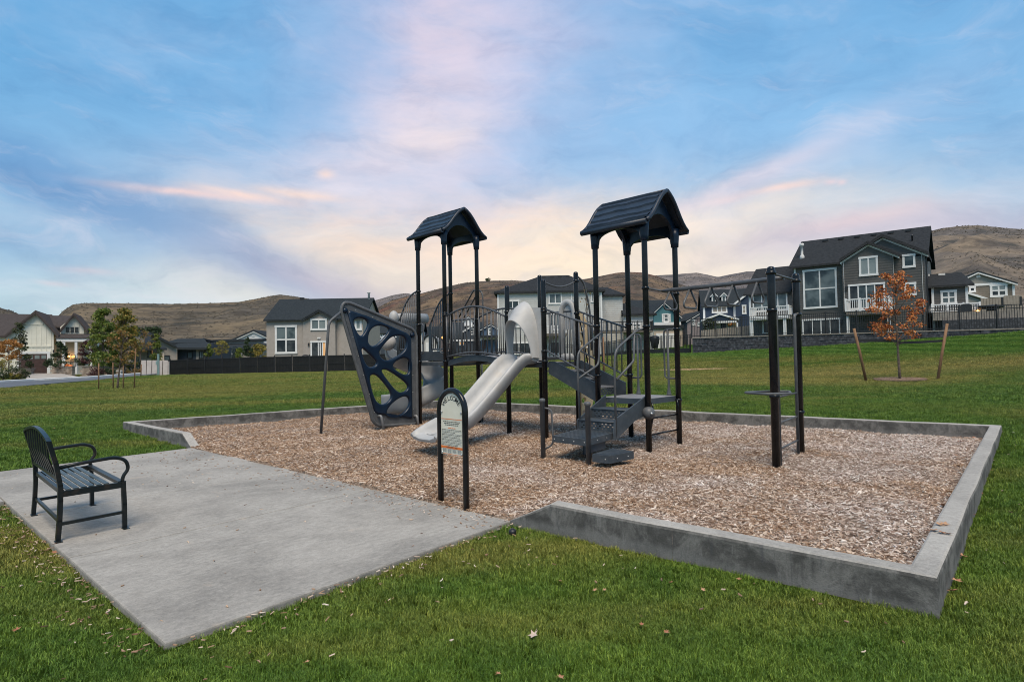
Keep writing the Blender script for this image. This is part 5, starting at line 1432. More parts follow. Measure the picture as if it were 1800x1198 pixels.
def house_balcony():
    F = FAC(1393, 588, 51.2, -38.0); h = thing('grey_house', 'smaller dark grey house with white balcony beside the large grey house', 'house', F.pt(-6, 2.5))
    D = 8.0; zb = 1.2; u0 = F.uz(1317.8, 560)[0]; u1 = .1; ze = F.uz(1392, 509)[1]; zr = F.uz(1389, 467, -D/2)[1]
    wall(F, h, [(u0, zb), (u1, zb), (u1, ze), (u0, ze)], -D, 0, 'grey_siding')
    m = MB(); m.prism([(0, ze), (-D/2, zr-.2), (-D, ze)], F.pt(u0, 0), F.n, Z_, F.d, 0, .2); m.build('gable_end', 'grey_siding', h)
    side_gable(F, h, F.uz(1306, 512, .3)[0], u1-.05, ze+.1, zr, D, 'roofc')
    window(F, h, (1322.7, 514.8, 1385, 545), 4, 1, 0, 'glass', fw=.12, name='patio_door')
    window(F, h, (1340, 562, 1364, 586), 1, 1, 0, 'glassd', fw=.12)
    dep = 1.9; a, z1 = F.uz(1318, 540.4, dep); b, z0 = F.uz(1386.5, 554, dep)
    m = MB(); m.slab([F.pt(a, z0, .01), F.pt(b, z0, .01), F.pt(b, z0, dep+.06), F.pt(a, z0, dep+.06)], .26); m.build('balcony_deck', 'white', h)
    deck_rail(F, h, a, z0, b, z1, dep, posts=2)
    for uu in (a+.1, b-.35):
        m = MB(); m.beam(F.pt(uu, zb, dep-.12), F.pt(uu, z0-.28, dep-.12), .22, .22, up=F.n); m.build('balcony_post', 'white', h)
    u, z = F.uz(1314, 545); trim(F, h, u0-.02, zb, u0+.16, ze, .003, .06, name='corner_trim')
    wall_lamp(F, h, 1387.6, 515.6); wall_lamp(F, h, 1319.5, 520.5)
    m = MB(); q = F.uz(1389, 549); m.cbox(F.pt(q[0], q[1], .08), F.d*.25, F.n*.16, Z_*.35); m.build('meter_box', 'white', h)
house_balcony()
def house_wing():
    F = FAC(1638, 545, 45.5, -26.0); h = thing('grey_house', 'low dark grey house wing with white deck railing right of the large house', 'house', F.pt(0, 2.5))
    D = 7.0; zb = 1.2; uR = F.uz(1701.5, 520)[0]; ze = F.uz(1707, 497.5, .3)[1]; zr = F.uz(1701.5, 477.6, -D/2)[1]
    uL = F.uz(1624, 520)[0]
    wall(F, h, [(0, zb), (uR, zb), (uR, ze), (0, ze)], -D, 0, 'grey_siding'); wall(F, h, [(uL-1.5, zb), (-.01, zb), (-.01, ze), (uL-1.5, ze)], -D, -.8, 'grey_siding', 'recessed_wall')
    m = MB(); m.prism([(0, ze), (-D/2, zr-.2), (-D, ze)], F.pt(uR-.2, 0), F.n, Z_, F.d, 0, .2); m.build('gable_end', 'grey_siding', h)
    side_gable(F, h, uL-1.5, uR+.35, ze+.08, zr, D, 'roofc')
    window(F, h, (1652.7, 510.8, 1682, 534), 2, 2, 0, 'glass', fw=.15)
    for a in (0.0, uR-.16): trim(F, h, a, zb, a+.16, ze, .003, .06, name='corner_trim')
    dep = 1.6; a, z1 = F.uz(1638, 535, dep); b, z0 = F.uz(1722.5, 545.5, dep)
    m = MB(); m.slab([F.pt(a, z0, .01), F.pt(b, z0, .01), F.pt(b, z0, dep+.06), F.pt(a, z0, dep+.06)], .25); m.build('deck', 'brown_siding', h)
    deck_rail(F, h, a, z0, b, z1, dep, posts=3)
    for k in (.25, .62):
        q = F.pt(uL+(uR-uL)*k, zr-.25, -D/2+.4); m = MB(); m.cbox(q+Z_*.1, F.d*.45, F.n*.4, Z_*.2); m.build('roof_vent', 'kerb', h)
    m = MB(); m.beam(F.pt(-.12, zb, -.3), F.pt(-.12, ze, -.3), .1, .1, up=F.n); m.build('downpipe', 'black', h)
    m = MB(); u, z = F.uz(1717.5, 547.5, dep); m.ball(F.pt(u, z, dep+.2), .10, 8, 6); m.build('deck_lamp', 'lamp', h)
    # covered grill on the deck
    a, z1 = F.uz(1686, 535, dep+.3); b, z0 = F.uz(1705.5, 547.5, dep+.3); g = thing('covered_grill', 'black covered barbecue grill standing against the white deck railing', 'grill', F.pt((a+b)/2, z0, dep+.5))
    m = MB(); m.prism([(a, z0), (b, z0), (b, z1-.12), (b-.15, z1), (a+.15, z1), (a, z1-.12)], F.o, F.d, Z_, F.n, dep+.25, dep+.85); m.build('cover', 'black', g)
    m = MB(); m.prism([(a+.1, z0-1.5), (a+.2, z0-1.5), (a+.2, z0), (a+.1, z0)], F.o, F.d, Z_, F.n, dep+.3, dep+.8); m.prism([(b-.2, z0-1.5), (b-.1, z0-1.5), (b-.1, z0), (b-.2, z0)], F.o, F.d, Z_, F.n, dep+.3, dep+.8); m.build('leg', 'black', g)
house_wing()
def house_khaki():
    F = FAC(1702, 520, 62.0, -24.0); h = thing('khaki_house', 'khaki and beige house with white trim at the foot of the right hill', 'house', F.pt(2, 3))
    zb = 2.0; u0 = F.uz(1690, 500)[0]; u1 = F.uz(1783.6, 510)[0]; zband = F.uz(1783, 497)[1]; L = F.uz(1690, 489, .4); A = F.uz(1719.5, 475.6, .4); R = F.uz(1789, 496.2, .4); D = 9
    wall(F, h, [(u0, zb), (u1, zb), (u1, zband), (u0, zband)], -D, 0, 'brown_siding')
    wall(F, h, [(u0, zband+.01), (u1, zband+.01), (u1, R[1]+.1), (A[0], A[1]-.15), (u0, L[1])], -D, -.01, 'taupe', 'gable_wall')
    L = (A[0]-(A[0]-L[0]), L[1]); front_gable(F, h, L, A, R, .4, -D, 'roofs', .14)
    trim(F, h, u0, zband-.12, u1, zband+.12, .004, .08, name='band_board'); trim(F, h, u1-.2, zb, u1, zband-.13, .004, .07, name='corner_trim')
    window(F, h, (1739.5, 500, 1771, 521), 2, 2, 0, ['glassd', 'glassd', 'glassblind', 'glassblind'], fw=.2); window(F, h, (1703, 504, 1715, 513), 1, 1, 0, 'glassd', fw=.15)
    window(F, h, (1716, 480, 1722.8, 487.5), 1, 1, 0, 'taupe', fw=.18, name='attic_vent')
    a = F.poly([(1695, 511), (1702, 513), (1740, 525), (1695, 527)], 1.5); m = MB(); m.prism([a[0], a[1], a[2], (a[2][0], a[2][1]-.22), (a[1][0], a[1][1]-.24), (a[0][0], a[0][1]-.24)], F.o, F.d, Z_, F.n, .02, 1.6); m.build('porch_roof', 'white', h)
    wall(F, h, [(u0, zb), (a[2][0]-.6, zb), (a[2][0]-.6, a[2][1]-.1), (a[1][0], a[1][1]-.3), (u0, a[0][1]-.3)], .01, 1.3, 'taupe', 'porch_wall')
    # tan board fence with a gate beside the house
    f = FAC(1723, 535, 52.0, -22.0); t = thing('privacy_fence', 'tan board fence with dark gate fittings below the khaki house', 'fence', f.pt(0, 2.5)); e0, zt_ = f.uz(1723.5, 524.5); e1, _ = f.uz(1796, 522)
    n = 14
    for k in range(n): trim(f, t, e0+(e1-e0)*k/n+.01, 2.0, e0+(e1-e0)*(k+1)/n-.01, zt_+(.15 if k > 7 else 0), -.03, .03, 'woodfence', 'fence_board')
    for q in (.53, .97): trim(f, t, e0+(e1-e0)*q-.07, zt_-.7, e0+(e1-e0)*q+.07, zt_+.02, .032, .07, 'black', 'gate_hinge')
    # terrace walls behind the iron fence
    f = FAC(1636, 565, 43.0, -30.0); t = thing('terrace_wall', 'stepped garden wall of tan and dark blocks behind the iron fence', 'wall', f.pt(0, 2.3)); e0, za = f.uz(1640, 550.5); e1, _ = f.uz(1830, 548); _, zc = f.uz(1640, 563.5)
    trim(f, t, e0, zc, e1, za, -.5, .0, 'cap', 'upper_course'); trim(f, t, e0+.5, 1.8, e1, zc-.01, -.3, .3, 'block', 'lower_course')
    # round fire table
    u, z = f.uz(1742, 546.5, -1.2); r = thing('fire_table', 'black low round table on the terrace behind the iron fence', 'table', f.pt(u, za, -1.2)); m = MB(); m.lathe([(.30, 0), (.25, .2), (.75, .3), (.8, .38), (.72, .45), (.2, .5)], f.pt(u, za-.02, -1.2), 14); m.build('table_top', 'black', r)
house_khaki()
def house_tan():
    F = FAC(468.7, 625, 61.5, 0.0); h = thing('tan_house', 'tan stucco two storey house with dark roof behind the black fence', 'house', F.pt(5, .3))
    D = 8.0; zb = -.6; u1 = F.uz(637.6, 600)[0]; ze = F.uz(468.7, 560)[1]; zr = F.uz(492, 526, -D/2)[1]
    wall(F, h, [(0, zb), (u1, zb), (u1, ze), (0, ze)], -D, 0, 'stucco')
    m = MB(); m.prism([(.0, zb), (0, ze), (-D/2, zr-.12), (-D, ze), (-D, zb)], F.pt(u1, 0), F.n, Z_, F.d, .002, .03); m.build('side_wall', 'stuccow', h)
    side_gable(F, h, F.uz(462.7, 560, .35)[0], u1+.3, ze+.08, zr, D, 'roofs')
    g = F.poly([(533, 600), (589.5, 600), (560, 545)], .5); gz = F.uz(533, 559, .5)[1]
    wall(F, h, [(g[0][0], zb), (g[1][0], zb), (g[1][0], gz), (g[2][0], g[2][1]-.1), (g[0][0], gz)], .01, .5, 'stucco', 'bay_wall')
    L, A, R = F.poly([(530, 559.5), (560, 542.8), (591.5, 559)], .85); L = (L[0], R[1]); front_gable(F, h, L, A, R, .85, -2.8, 'roofs', .15, 'roofs')
    window(F, h, (483.4, 572, 522.8, 621), 2, 2, 0, ['glassd', 'glassd', 'glass', 'glass'], fw=.2)
    window(F, h, (546, 560.3, 575, 579.7), 2, 1, .5, ['glass', 'glassblind'], fw=.17)
    window(F, h, (546, 599.5, 575, 632), 2, 1, .5, ['glassd', 'glassd', 'glassd', 'warm', 'glassblind'], fw=.15, colfr=[0, .48, .62, .78, 1.0], name='patio_door')
    window(F, h, (623.6, 560, 636, 580), 1, 1, 0, 'glassblind', fw=.2)
    wall_lamp(F, h, 543, 605, .5); u, z = F.uz(561, 594, .5); m = MB(); m.cbox(F.pt(u, z, .56), F.d*.35, F.n*.1, Z_*.15); m.build('dryer_vent', 'white', h)
    m = MB(); m.lathe([(.12, zr-.3), (.12, zr+.45), (.18, zr+.5), (.18, zr+.62)], F.pt(u1-.2, 0, -D/2+.3), 8); m.build('flue', 'kerb', h)
    q = F.pt(F.uz(531, 520, -D/2)[0], zr, -D/2); m = MB(); m.cbox(q+Z_*.05, F.d*.4, F.n*.4, Z_*.2); m.build('roof_vent', 'black', h)
    q = F.pt(F.uz(537, 625, 1.6)[0], .2, 1.6); g = thing('covered_grill', 'black round covered grill behind the black fence by the tan house', 'grill', q); m = MB(); m.lathe([(.35, 0), (.48, .6), (.50, 1.1), (.44, 1.5), (.28, 1.75), (.05, 1.8)], q, 12); m.build('cover', 'black', g)
    m = MB(); m.lathe([(.05, -.3), (.05, .02)], q, 8); m.build('leg', 'black', g)
house_tan()
def house_white():
    F = FAC(876, 640, 67.0, -2.0); h = thing('white_house', 'white lap sided house with dark hip roof seen through the play structure', 'house', F.pt(6, .8))
    D = 9.0; zb = .2; u1 = F.uz(1060, 600)[0]; ze = F.uz(876, 514)[1]
    wall(F, h, [(0, zb), (u1, zb), (u1, ze), (0, ze)], -D, 0, 'white_siding')
    def hip(uA, uB, ze, zr, r0, r1, w0, w1, ov=.35):
        m = MB(); a, b, c, d = F.pt(uA-ov, ze, w0+ov), F.pt(uB+ov, ze, w0+ov), F.pt(uB+ov, ze, w1-ov), F.pt(uA-ov, ze, w1-ov); wm = (w0+w1)/2; p, q = F.pt(r0, zr, wm), F.pt(r1, zr, wm)
        dn = Z_*-.22; vs = [a, b, c, d, p, q, a+dn, b+dn, c+dn, d+dn]
        m._add(vs, [(0,1,5,4), (1,2,5), (2,3,4,5), (3,0,4), (0,6,7,1), (1,7,8,2), (2,8,9,3), (3,9,6,0), (6,9,8,7)]); return m.build('roof', 'roofc', h)
    r0, zr = F.uz(952, 484.5, -D/2); r1, _ = F.uz(999, 484, -D/2); hip(0, u1, ze+.05, zr, r0, r1, 0, -D)
    for k in range(4): q = F.pt(r0+(r1-r0)*(k+.3)/3.4, zr-.35, -D/2+.5); m = MB(); m.cbox(q+Z_*.1, F.d*.4, F.n*.35, Z_*.18); m.build('roof_vent', 'black', h)
    trim(F, h, u1-.2, zb, u1, ze-.2, .003, .07, name='corner_trim'); trim(F, h, 0, zb, .2, ze-.2, .003, .07, name='corner_trim')
    trim(F, h, F.uz(1004, 550)[0], zb, F.uz(1006, 550)[0], ze-.2, .003, .05, name='corner_trim')
    window(F, h, (964, 515, 988, 534), 2, 1, 0, 'glass', fw=.14); window(F, h, (964, 551, 987, 580), 3, 1, 0, 'glass', fw=.14, name='patio_door')
    window(F, h, (889, 528, 913, 545), 2, 1, 0, 'glass', fw=.14); window(F, h, (903, 549, 937, 575), 2, 1, 0, 'glassblind', fw=.2)
    window(F, h, (900, 602, 935, 622), 3, 1, 0, 'glassd', fw=.12); window(F, h, (1038, 513.5, 1044, 531), 1, 1, 0, 'glass', fw=.12)
    window(F, h, (966, 600, 990, 622), 2, 1, 0, 'glassd', fw=.12, name='patio_door')
    dep = 1.8; a, z1 = F.uz(962, 572, dep); b, z0 = F.uz(988, 585, dep)
    m = MB(); m.slab([F.pt(a-1, z0, .01), F.pt(b+.5, z0, .01), F.pt(b+.5, z0, dep+.06), F.pt(a-1, z0, dep+.06)], .3); m.build('balcony_deck', 'brown_siding', h); deck_rail(F, h, a-1, z0, b+.5, z1, dep, posts=2, sp=.16)
    # tall side block and the low garage block
    F2 = FAC(1060, 600, 68.5, -2.0); uA, uB = F2.uz(1059.5, 560)[0], F2.uz(1095, 560)[0]; z2 = F2.uz(1095, 517)[1]
    m = MB(); m.prism([(uA, zb), (uB, zb), (uB, z2), (uA, z2)], F2.o, F2.d, Z_, F2.n, -7, 0); m.build('side_block', 'white_siding', h)
    m = MB(); zt_ = F2.uz(1072, 505, -2)[1]; q = [F2.pt(uA-.3, z2, .35), F2.pt(uB+.3, z2, .35), F2.pt(uB+.3, z2, -7), F2.pt(uA-.3, z2, -7), F2.pt(uA, zt_+.2, -3.5), F2.pt(F2.uz(1074, 505)[0], zt_+.2, -3.5)]
    m._add(q+[p-Z_*.22 for p in q[:4]], [(0,1,5,4), (1,2,5), (2,3,4,5), (3,0,4), (0,6,7,1), (1,7,8,2), (2,8,9,3), (3,9,6,0), (6,9,8,7)]); m.build('side_roof', 'roofc', h)
    F3 = FAC(1096, 600, 67.5, -2.0); uA, uB = F3.uz(1096, 560)[0], F3.uz(1148, 560)[0]; z3 = F3.uz(1148, 551)[1]
    m = MB(); m.prism([(uA, zb), (uB, zb), (uB, z3), (uA, z3)], F3.o, F3.d, Z_, F3.n, -7, 0); m.build('garage_block', 'white_siding', h)
    zt_ = F3.uz(1106, 532.5, -3.5)[1]; q = [F3.pt(uA-.1, z3, .4), F3.pt(uB+.35, z3, .4), F3.pt(uB+.35, z3, -7.3), F3.pt(uA-.1, z3, -7.3), F3.pt(uA-.1, zt_, -3.5), F3.pt(uA+.7, zt_, -3.5)]
    m = MB(); m._add(q+[p-Z_*.2 for p in q[:4]], [(0,1,5,4), (1,2,5), (2,3,4,5), (3,0,4), (0,6,7,1), (1,7,8,2), (2,8,9,3), (3,9,6,0), (6,9,8,7)]); m.build('garage_roof', 'roofc', h)
    window(F3, h, (1111, 568, 1127, 581), 2, 2, 0, 'glassblind', fw=.16)
    dep = 1.6; a, z1 = F3.uz(1041, 566, dep); b, z0 = F3.uz(1148, 580, dep); deck_rail(F3, h, a, z0, b, z1, dep, 'black', posts=4, sp=.2, name='deck_railing')
    m = MB(); m.slab([F3.pt(a, z0, .02), F3.pt(b, z0, .02), F3.pt(b, z0, dep), F3.pt(a, z0, dep)], .2); m.build('deck', 'brown_siding', h)
    q = F3.pt(F3.uz(1151, 605, 2.5)[0], F3.uz(1151, 612, 2.5)[1], 2.5); g = thing('covered_grill', 'tall black covered grill beside the white garage block', 'grill', q); m = MB(); m.lathe([(.3, .0), (.42, .5), (.55, 1.05), (.50, 1.3), (.2, 1.4)], q, 10); m.build('cover', 'black', g)
    m = MB(); m.lathe([(.05, -.8), (.05, .02)], q, 8); m.build('leg', 'black', g)
house_white()
def small_gable(F, name, label, cat, wallpx, apex, feet, mt, roofm, wins, D=9.0, zb=1.0, ridge_side=None, extra=None, bands=(), t=.2):
    """front-gabled house measured on its facade"""
    x0, x1 = wallpx; h = thing(name, label, cat, F.pt(F.uz((x0+x1)/2, 580)[0], zb+.5))
    L, R = F.uz(*feet[0], .3), F.uz(*feet[1], .3); A = F.uz(*apex, .3); u0, u1 = F.uz(x0, feet[0][1]+8)[0], F.uz(x1, feet[1][1]+8)[0]
    wall(F, h, [(u0, zb), (u1, zb), (u1, R[1]-t*.5+ (A[1]-R[1])*max(0, (R[0]-u1))/(R[0]-A[0])), (A[0], A[1]-t), (u0, L[1]-t*.5+(A[1]-L[1])*max(0, (u0-L[0]))/(A[0]-L[0]))], -D, 0, mt)
    front_gable(F, h, L, A, R, .35, -D, roofm, t)
    for w in wins: window(F, h, w[0], w[1], w[2], 0, w[3], fw=w[4] if len(w) > 4 else .16)
    for bx in bands:
        a, z1 = F.uz(bx[0], bx[1]); b, z0 = F.uz(bx[2], bx[3]); trim(F, h, a, z0, b, z1, .02, bx[5] if len(bx) > 5 else .12, bx[4], bx[6] if len(bx) > 6 else 'band')
    return h
def far_right_houses():
    F = FAC(1148.5, 600, 100.0, 6.0)
    h = small_gable(F, 'teal_house', 'teal blue gabled house with white shuttered window behind the monkey bars', 'house', (1149, 1196), (1167.8, 529.5), ((1145, 551), (1199, 556)), 'teal', 'roofs', [((1166, 551, 1175.5, 566), 1, 2, 'glass', .2)], zb=0,
        bands=((1149, 566.5, 1196, 571.5, 'white', .3), (1145, 572, 1198, 577, 'roofs', 1.2, 'skirt_roof'), (1146, 577.2, 1197, 625, 'stuccow', .9, 'garage_wall'), (1150, 586, 1192, 620, 'white', 1.0, 'garage_door'), (1163, 551.5, 1165.8, 565.5, 'white', .12, 'shutter'), (1175.7, 551.5, 1178.5, 565.5, 'white', .12, 'shutter')))
    F2 = FAC(1112, 560, 108.0, 6.0); a = F2.uz(1112, 528)[0]; b = F2.uz(1196, 526)[0]; z1 = F2.uz(1150, 527, -4)[1]; z0 = F2.uz(1150, 547)[1]
    m = MB(); m.slab([F2.pt(a, z0, 0), F2.pt(b, z0, 0), F2.pt(b, z1, -4), F2.pt(a, z1, -4)], .3); m.slab([F2.pt(a, z1, -4), F2.pt(b, z1, -4), F2.pt(b, z0, -8), F2.pt(a, z0, -8)], .3); m.build('main_roof', 'roofs', h)
    m = MB(); m.prism([(a+.3, 0), (b-.3, 0), (b-.3, z0), (a+.3, z0)], F2.o, F2.d, Z_, F2.n, -7.7, -.3); m.build('main_wall', 'teal', h)
    F = FAC(1207, 600, 108.0, 4.0)
    small_gable(F, 'mauve_house', 'dusty mauve house with white windows between the teal and navy houses', 'house', (1208, 1262), (1236, 545), ((1206, 563), (1266, 563)), 'mauve', 'roofs', [((1215.5, 561.5, 1222, 572), 1, 2, 'glassblind', .18), ((1225, 566, 1232, 573), 1, 1, 'glassblind', .18)], zb=0)
    F = FAC(1194, 600, 140.0, 0.0)
    small_gable(F, 'slate_house', 'small slate grey house with steep roof far behind the teal house', 'house', (1194, 1216), (1203, 561), ((1191, 572), (1218, 574)), 'slatew', 'roofs', [], zb=0)
    # navy house
    F = FAC(1237, 592, 92.0, -14.0); h = thing('navy_house', 'navy blue house with two small white roof dormers and a lit porch', 'house', F.pt(4, 2)); D = 8; zb = 1.0
    uR = F.uz(1320, 560)[0]; ze = F.uz(1237, 537)[1]; zr = F.uz(1237, 510, -D/2)[1]
    wall(F, h, [(0, zb), (uR, zb), (uR, ze), (0, ze)], -D, 0, 'bnavy'); side_gable(F, h, -.3, uR+.3, ze+.1, zr, D, 'roofs')
    m = MB(); m.prism([(0, ze), (-D/2, zr-.2), (-D, ze)], F.pt(0, 0), F.n, Z_, F.d, 0, .2); m.build('gable_end', 'bnavy', h)
    trim(F, h, -.1, ze-.3, uR, ze-.02, .003, .12, name='eave_board'); trim(F, h, 0, zb, .3, ze-.31, .003, .1, name='corner_trim'); u, _ = F.uz(1291.5, 550); trim(F, h, u-.18, zb, u+.18, ze-.31, .003, .1, name='corner_trim')
    for x in (1255, 1272.3):
        w = -.9; a, z1 = F.uz(x-4.2, 519.5, w); b, z0 = F.uz(x+4.2, 530, w); A = F.uz(x, 514.2, w)
        dm = wall(F, h, [(a, z0-.3), (b, z0-.3), (b, z1), (A[0], A[1]-.15), (a, z1)], -3.0, w, 'white', 'dormer'); window(F, dm, (x-2.8, 519.5, x+2.8, 529), 1, 1, w, 'glass', fw=.12) if False else None
        m = MB(); k = .16; m.prism([(a+.2, z0), (b-.2, z0), (b-.2, z1-.1), (a+.2, z1-.1)], F.o, F.d, Z_, F.n, w+.004, w+.05); m.build('pane', 'glass', dm)
        front_gable(F, h, (a-.22, z1-.12), A, (b+.22, z1-.12), w+.25, -3.2, 'white', .14, None, 'dormer_roof')
    window(F, h, (1251, 537.8, 1278.5, 549.5), 3, 1, 0, 'woodfence', fw=.2)
    L, A, R = F.uz(1289, 534, .8), F.uz(1322, 508, .8), F.uz(1355, 534, .8); front_gable(F, h, L, A, R, 1.0, -D/2, 'white', .3, None, 'cross_gable_roof')
    wall(F, h, [(L[0]+.4, zb), (R[0]-.4, zb), (R[0]-.4, L[1]-.1), (A[0], A[1]-.3), (L[0]+.4, L[1]-.1)], .01, .7, 'bnavy', 'cross_gable')
    window(F, h, (1304, 536, 1312, 551.5), 1, 2, .7, 'woodfence', fw=.16)
    wp = 2.4; L, A, R = F.uz(1233, 562.5, wp), F.uz(1265, 550, wp), F.uz(1299, 559.5, wp); L = (L[0], (L[1]+R[1])/2); R = (R[0], L[1]); front_gable(F, h, L, A, R, wp+.1, .1, 'white', .26, None, 'porch_roof')
    wall(F, h, [(L[0]+.5, L[1]-.26), (R[0]-.5, L[1]-.26), (A[0], A[1]-.27)], wp-.5, wp-.1, 'bnavy', 'porch_gable')
    trim(F, h, L[0]+.3, L[1]-.55, R[0]-.3, L[1]-.27, wp-.3, wp, name='porch_beam'); a, _ = F.uz(1240, 570); b, _ = F.uz(1300, 570); trim(F, h, a, zb, b, L[1]-.56, .02, .06, 'pale', 'porch_wall')
    a, z1 = F.uz(1266.5, 563.6); b, z0 = F.uz(1277, 585); trim(F, h, a-.15, z0, b+.15, z1+.15, .062, .10, 'white', 'door_frame'); trim(F, h, a, z0, b, z1, .102, .14, 'bnavy', 'door')
    for x in (1240, 1296): u, _ = F.uz(x, 575, wp-.2); m = MB(); m.beam(F.pt(u, zb, wp-.2), F.pt(u, L[1]-.56, wp-.2), .3, .3, up=F.n); m.build('porch_column', 'white', h)
    u, z = F.uz(1284.6, 565, .1); m = MB(); m.ball(F.pt(u, z, .25), .18, 8, 6); m.build('porch_lamp', 'lamp', h)
    u, z = F.uz(1283, 569, .1); m = MB(); m.tube([F.pt(u+.33*math.cos(t*.7), z+.33*math.sin(t*.7), .14) for t in range(9)], .08, 6, closed=True); m.build('wreath', 'leaf_orange', h)
    # tan board fence in front of the navy house
    f = FAC(1232, 590, 60.0, -22.0); t = thing('privacy_fence', 'low tan board fence in front of the navy house', 'fence', f.pt(0, 2)); e0, za = f.uz(1232, 580.5); e1, zc = f.uz(1318, 572); n = 22
    for k in range(n):
        zz = za+(zc-za)*(k+.5)/n; trim(f, t, e0+(e1-e0)*k/n+.008, 1.2, e0+(e1-e0)*(k+1)/n-.008, zz, -.03, .03, 'woodfence', 'fence_board')
far_right_houses()
def mid_houses():
    # behind the bridge: slate blue house, brighter blue house, white arched garage
    F = FAC(794, 625, 112.0, 4.0); h = thing('slate_blue_house', 'dark slate blue house with white rake boards seen through the bridge railing', 'house', F.pt(3, 1.5)); zb = .5; D = 9
    u1 = F.uz(848, 600)[0]; ze = F.uz(800, 594)[1]; zr = F.uz(800, 566, -D/2)[1]
    wall(F, h, [(0, zb), (u1, zb), (u1, ze), (0, ze)], -D, 0, 'slatew'); side_gable(F, h, -.4, u1+.4, ze+.1, zr, D, 'roofs')
    A = F.uz(823, 555, -2); L = F.uz(814, 563.5, -2); R = (2*A[0]-L[0], L[1]); dm = wall(F, h, [(L[0]+.1, L[1]-1), (R[0]-.1, L[1]-1), (R[0]-.1, L[1]), A, (L[0]+.1, L[1])], -4.5, -2, 'white', 'dormer'); front_gable(F, h, (L[0]-.2, L[1]-.1), A, (R[0]+.2, R[1]-.1), -1.7, -4.6, 'roofs', .16, 'white', 'dormer_roof')
    L, A, R = F.uz(812, 582, .8), F.uz(832, 570, .8), F.uz(851, 582, .8); wall(F, h, [(L[0]+.3, zb), (R[0]-.3, zb), (R[0]-.3, L[1]), (A[0], A[1]-.3), (L[0]+.3, L[1])], .01, .7, 'slatew', 'cross_gable'); front_gable(F, h, L, A, R, 1.0, -4, 'white', .35, None, 'cross_gable_roof')
    window(F, h, (826, 577, 838, 588), 2, 2, .7, 'glassd', fw=.2); window(F, h, (806, 599, 818, 607), 2, 1, 0, 'warm', fw=.25); trim(F, h, 0, F.uz(794, 598)[1]-.2, u1, F.uz(794, 597)[1], .72, .9, 'white', 'porch_beam')
    F = FAC(846, 625, 104.0, 4.0)
    small_gable(F, 'blue_house', 'bright blue house with white window seen at the right end of the bridge', 'house', (847, 878), (862, 568), ((843, 578), (881, 578)), 'bblue', 'roofs', [((857.5, 576, 864.5, 589.5), 1, 2, 'glassblind', .22)], zb=.4, bands=((845, 593, 880, 596.5, 'white', .5, 'porch_beam'), (845, 589.5, 881, 592.8, 'roofs', 1.6, 'porch_roof'), (847, 597, 854, 612, 'garage', .2, 'porch_wall')))
    F = FAC(744, 625, 96.0, 0.0); h = thing('white_garage', 'white arched garage with dark roof edge seen between the tower posts', 'garage', F.pt(1, .8)); c = F.uz(756, 608); R = F.uz(768.5, 608)[0]-c[0]; zc = F.uz(756, 600)[1]; top = F.uz(756, 589)[1]
    poly = [(c[0]-R, .3), (c[0]+R, .3), (c[0]+R*.98, zc-.5)]+[(c[0]+R*.95*math.cos(math.pi*k/10), zc-.4+(top-zc+.4)*math.sin(math.pi*k/10)) for k in range(11)]+[(c[0]-R*.98, zc-.5)]
    wall(F, h, poly, -6, 0, 'pale'); m = MB(); m.tube([F.pt(c[0]+R*math.cos(math.pi*k/14), zc-.4+(top-zc+.5)*math.sin(math.pi*k/14), .05) for k in range(15)], .16, 6); m.build('roof_edge', 'black', h)
    m = MB(); m.prism([(c[0]-R*.6, .3), (c[0]+R*.6, .3), (c[0]+R*.6, zc-.2), (c[0]-R*.6, zc-.2)], F.o, F.d, Z_, F.n, .004, .08); m.build('garage_door', 'white', h)
    for x, y, Y, lb in ((778.5, 593, 80.0, 'glowing orange street lamp seen between the tower posts'), (765, 569, 128.0, 'small glowing lamp high behind the tower bars')):
        p = P(x, y, Y); h = thing('street_lamp', lb, 'lamp', (p.x, p.y, p.z-3.2)); m = MB(); m.lathe([(.06, -4.0), (.05, -.25)], p, 8); m.build('lamp_post', 'black', h); m = MB(); m.ball(p, .15 if Y < 100 else .08, 10, 8, (1, 1, 1.5)); m.build('lamp_globe', 'lamp', h)
    # roofs farther up the left side of the tower
    for i, (x0, x1, y0, y1, Y, lb) in enumerate(((700, 742, 566, 590, 120.0, 'grey roofed house low behind the curved guardrail of the left tower'), (664, 704, 570, 590, 100.0, 'dark blue roofed house beside the right wall of the tan house'), (748, 796, 574, 600, 126.0, 'long slate roofed house behind the white arched garage'))):
        F = FAC(x0, 620, Y, 3.0); h = thing('distant_house', lb, 'house', F.pt(2, 1)); u1 = F.uz(x1, 600)[0]; ze = F.uz(x0, (y0+y1)/2+4)[1]; zr = F.uz(x0, y0, -4)[1]
        wall(F, h, [(0, .3), (u1, .3), (u1, ze), (0, ze)], -8, 0, ('pale', 'slatew', 'mauve')[i]); side_gable(F, h, -.4, u1+.4, ze, zr, 8, 'roofs')
        n = 3
        for k in range(n):
            xx = x0+(x1-x0)*(k+.5)/n; window(F, h, (xx-3, (y0+y1)/2+6.5, xx+3, y1+3), 1, 1, 0, 'glassblind' if k % 2 else 'glass', fw=.2)
mid_houses()
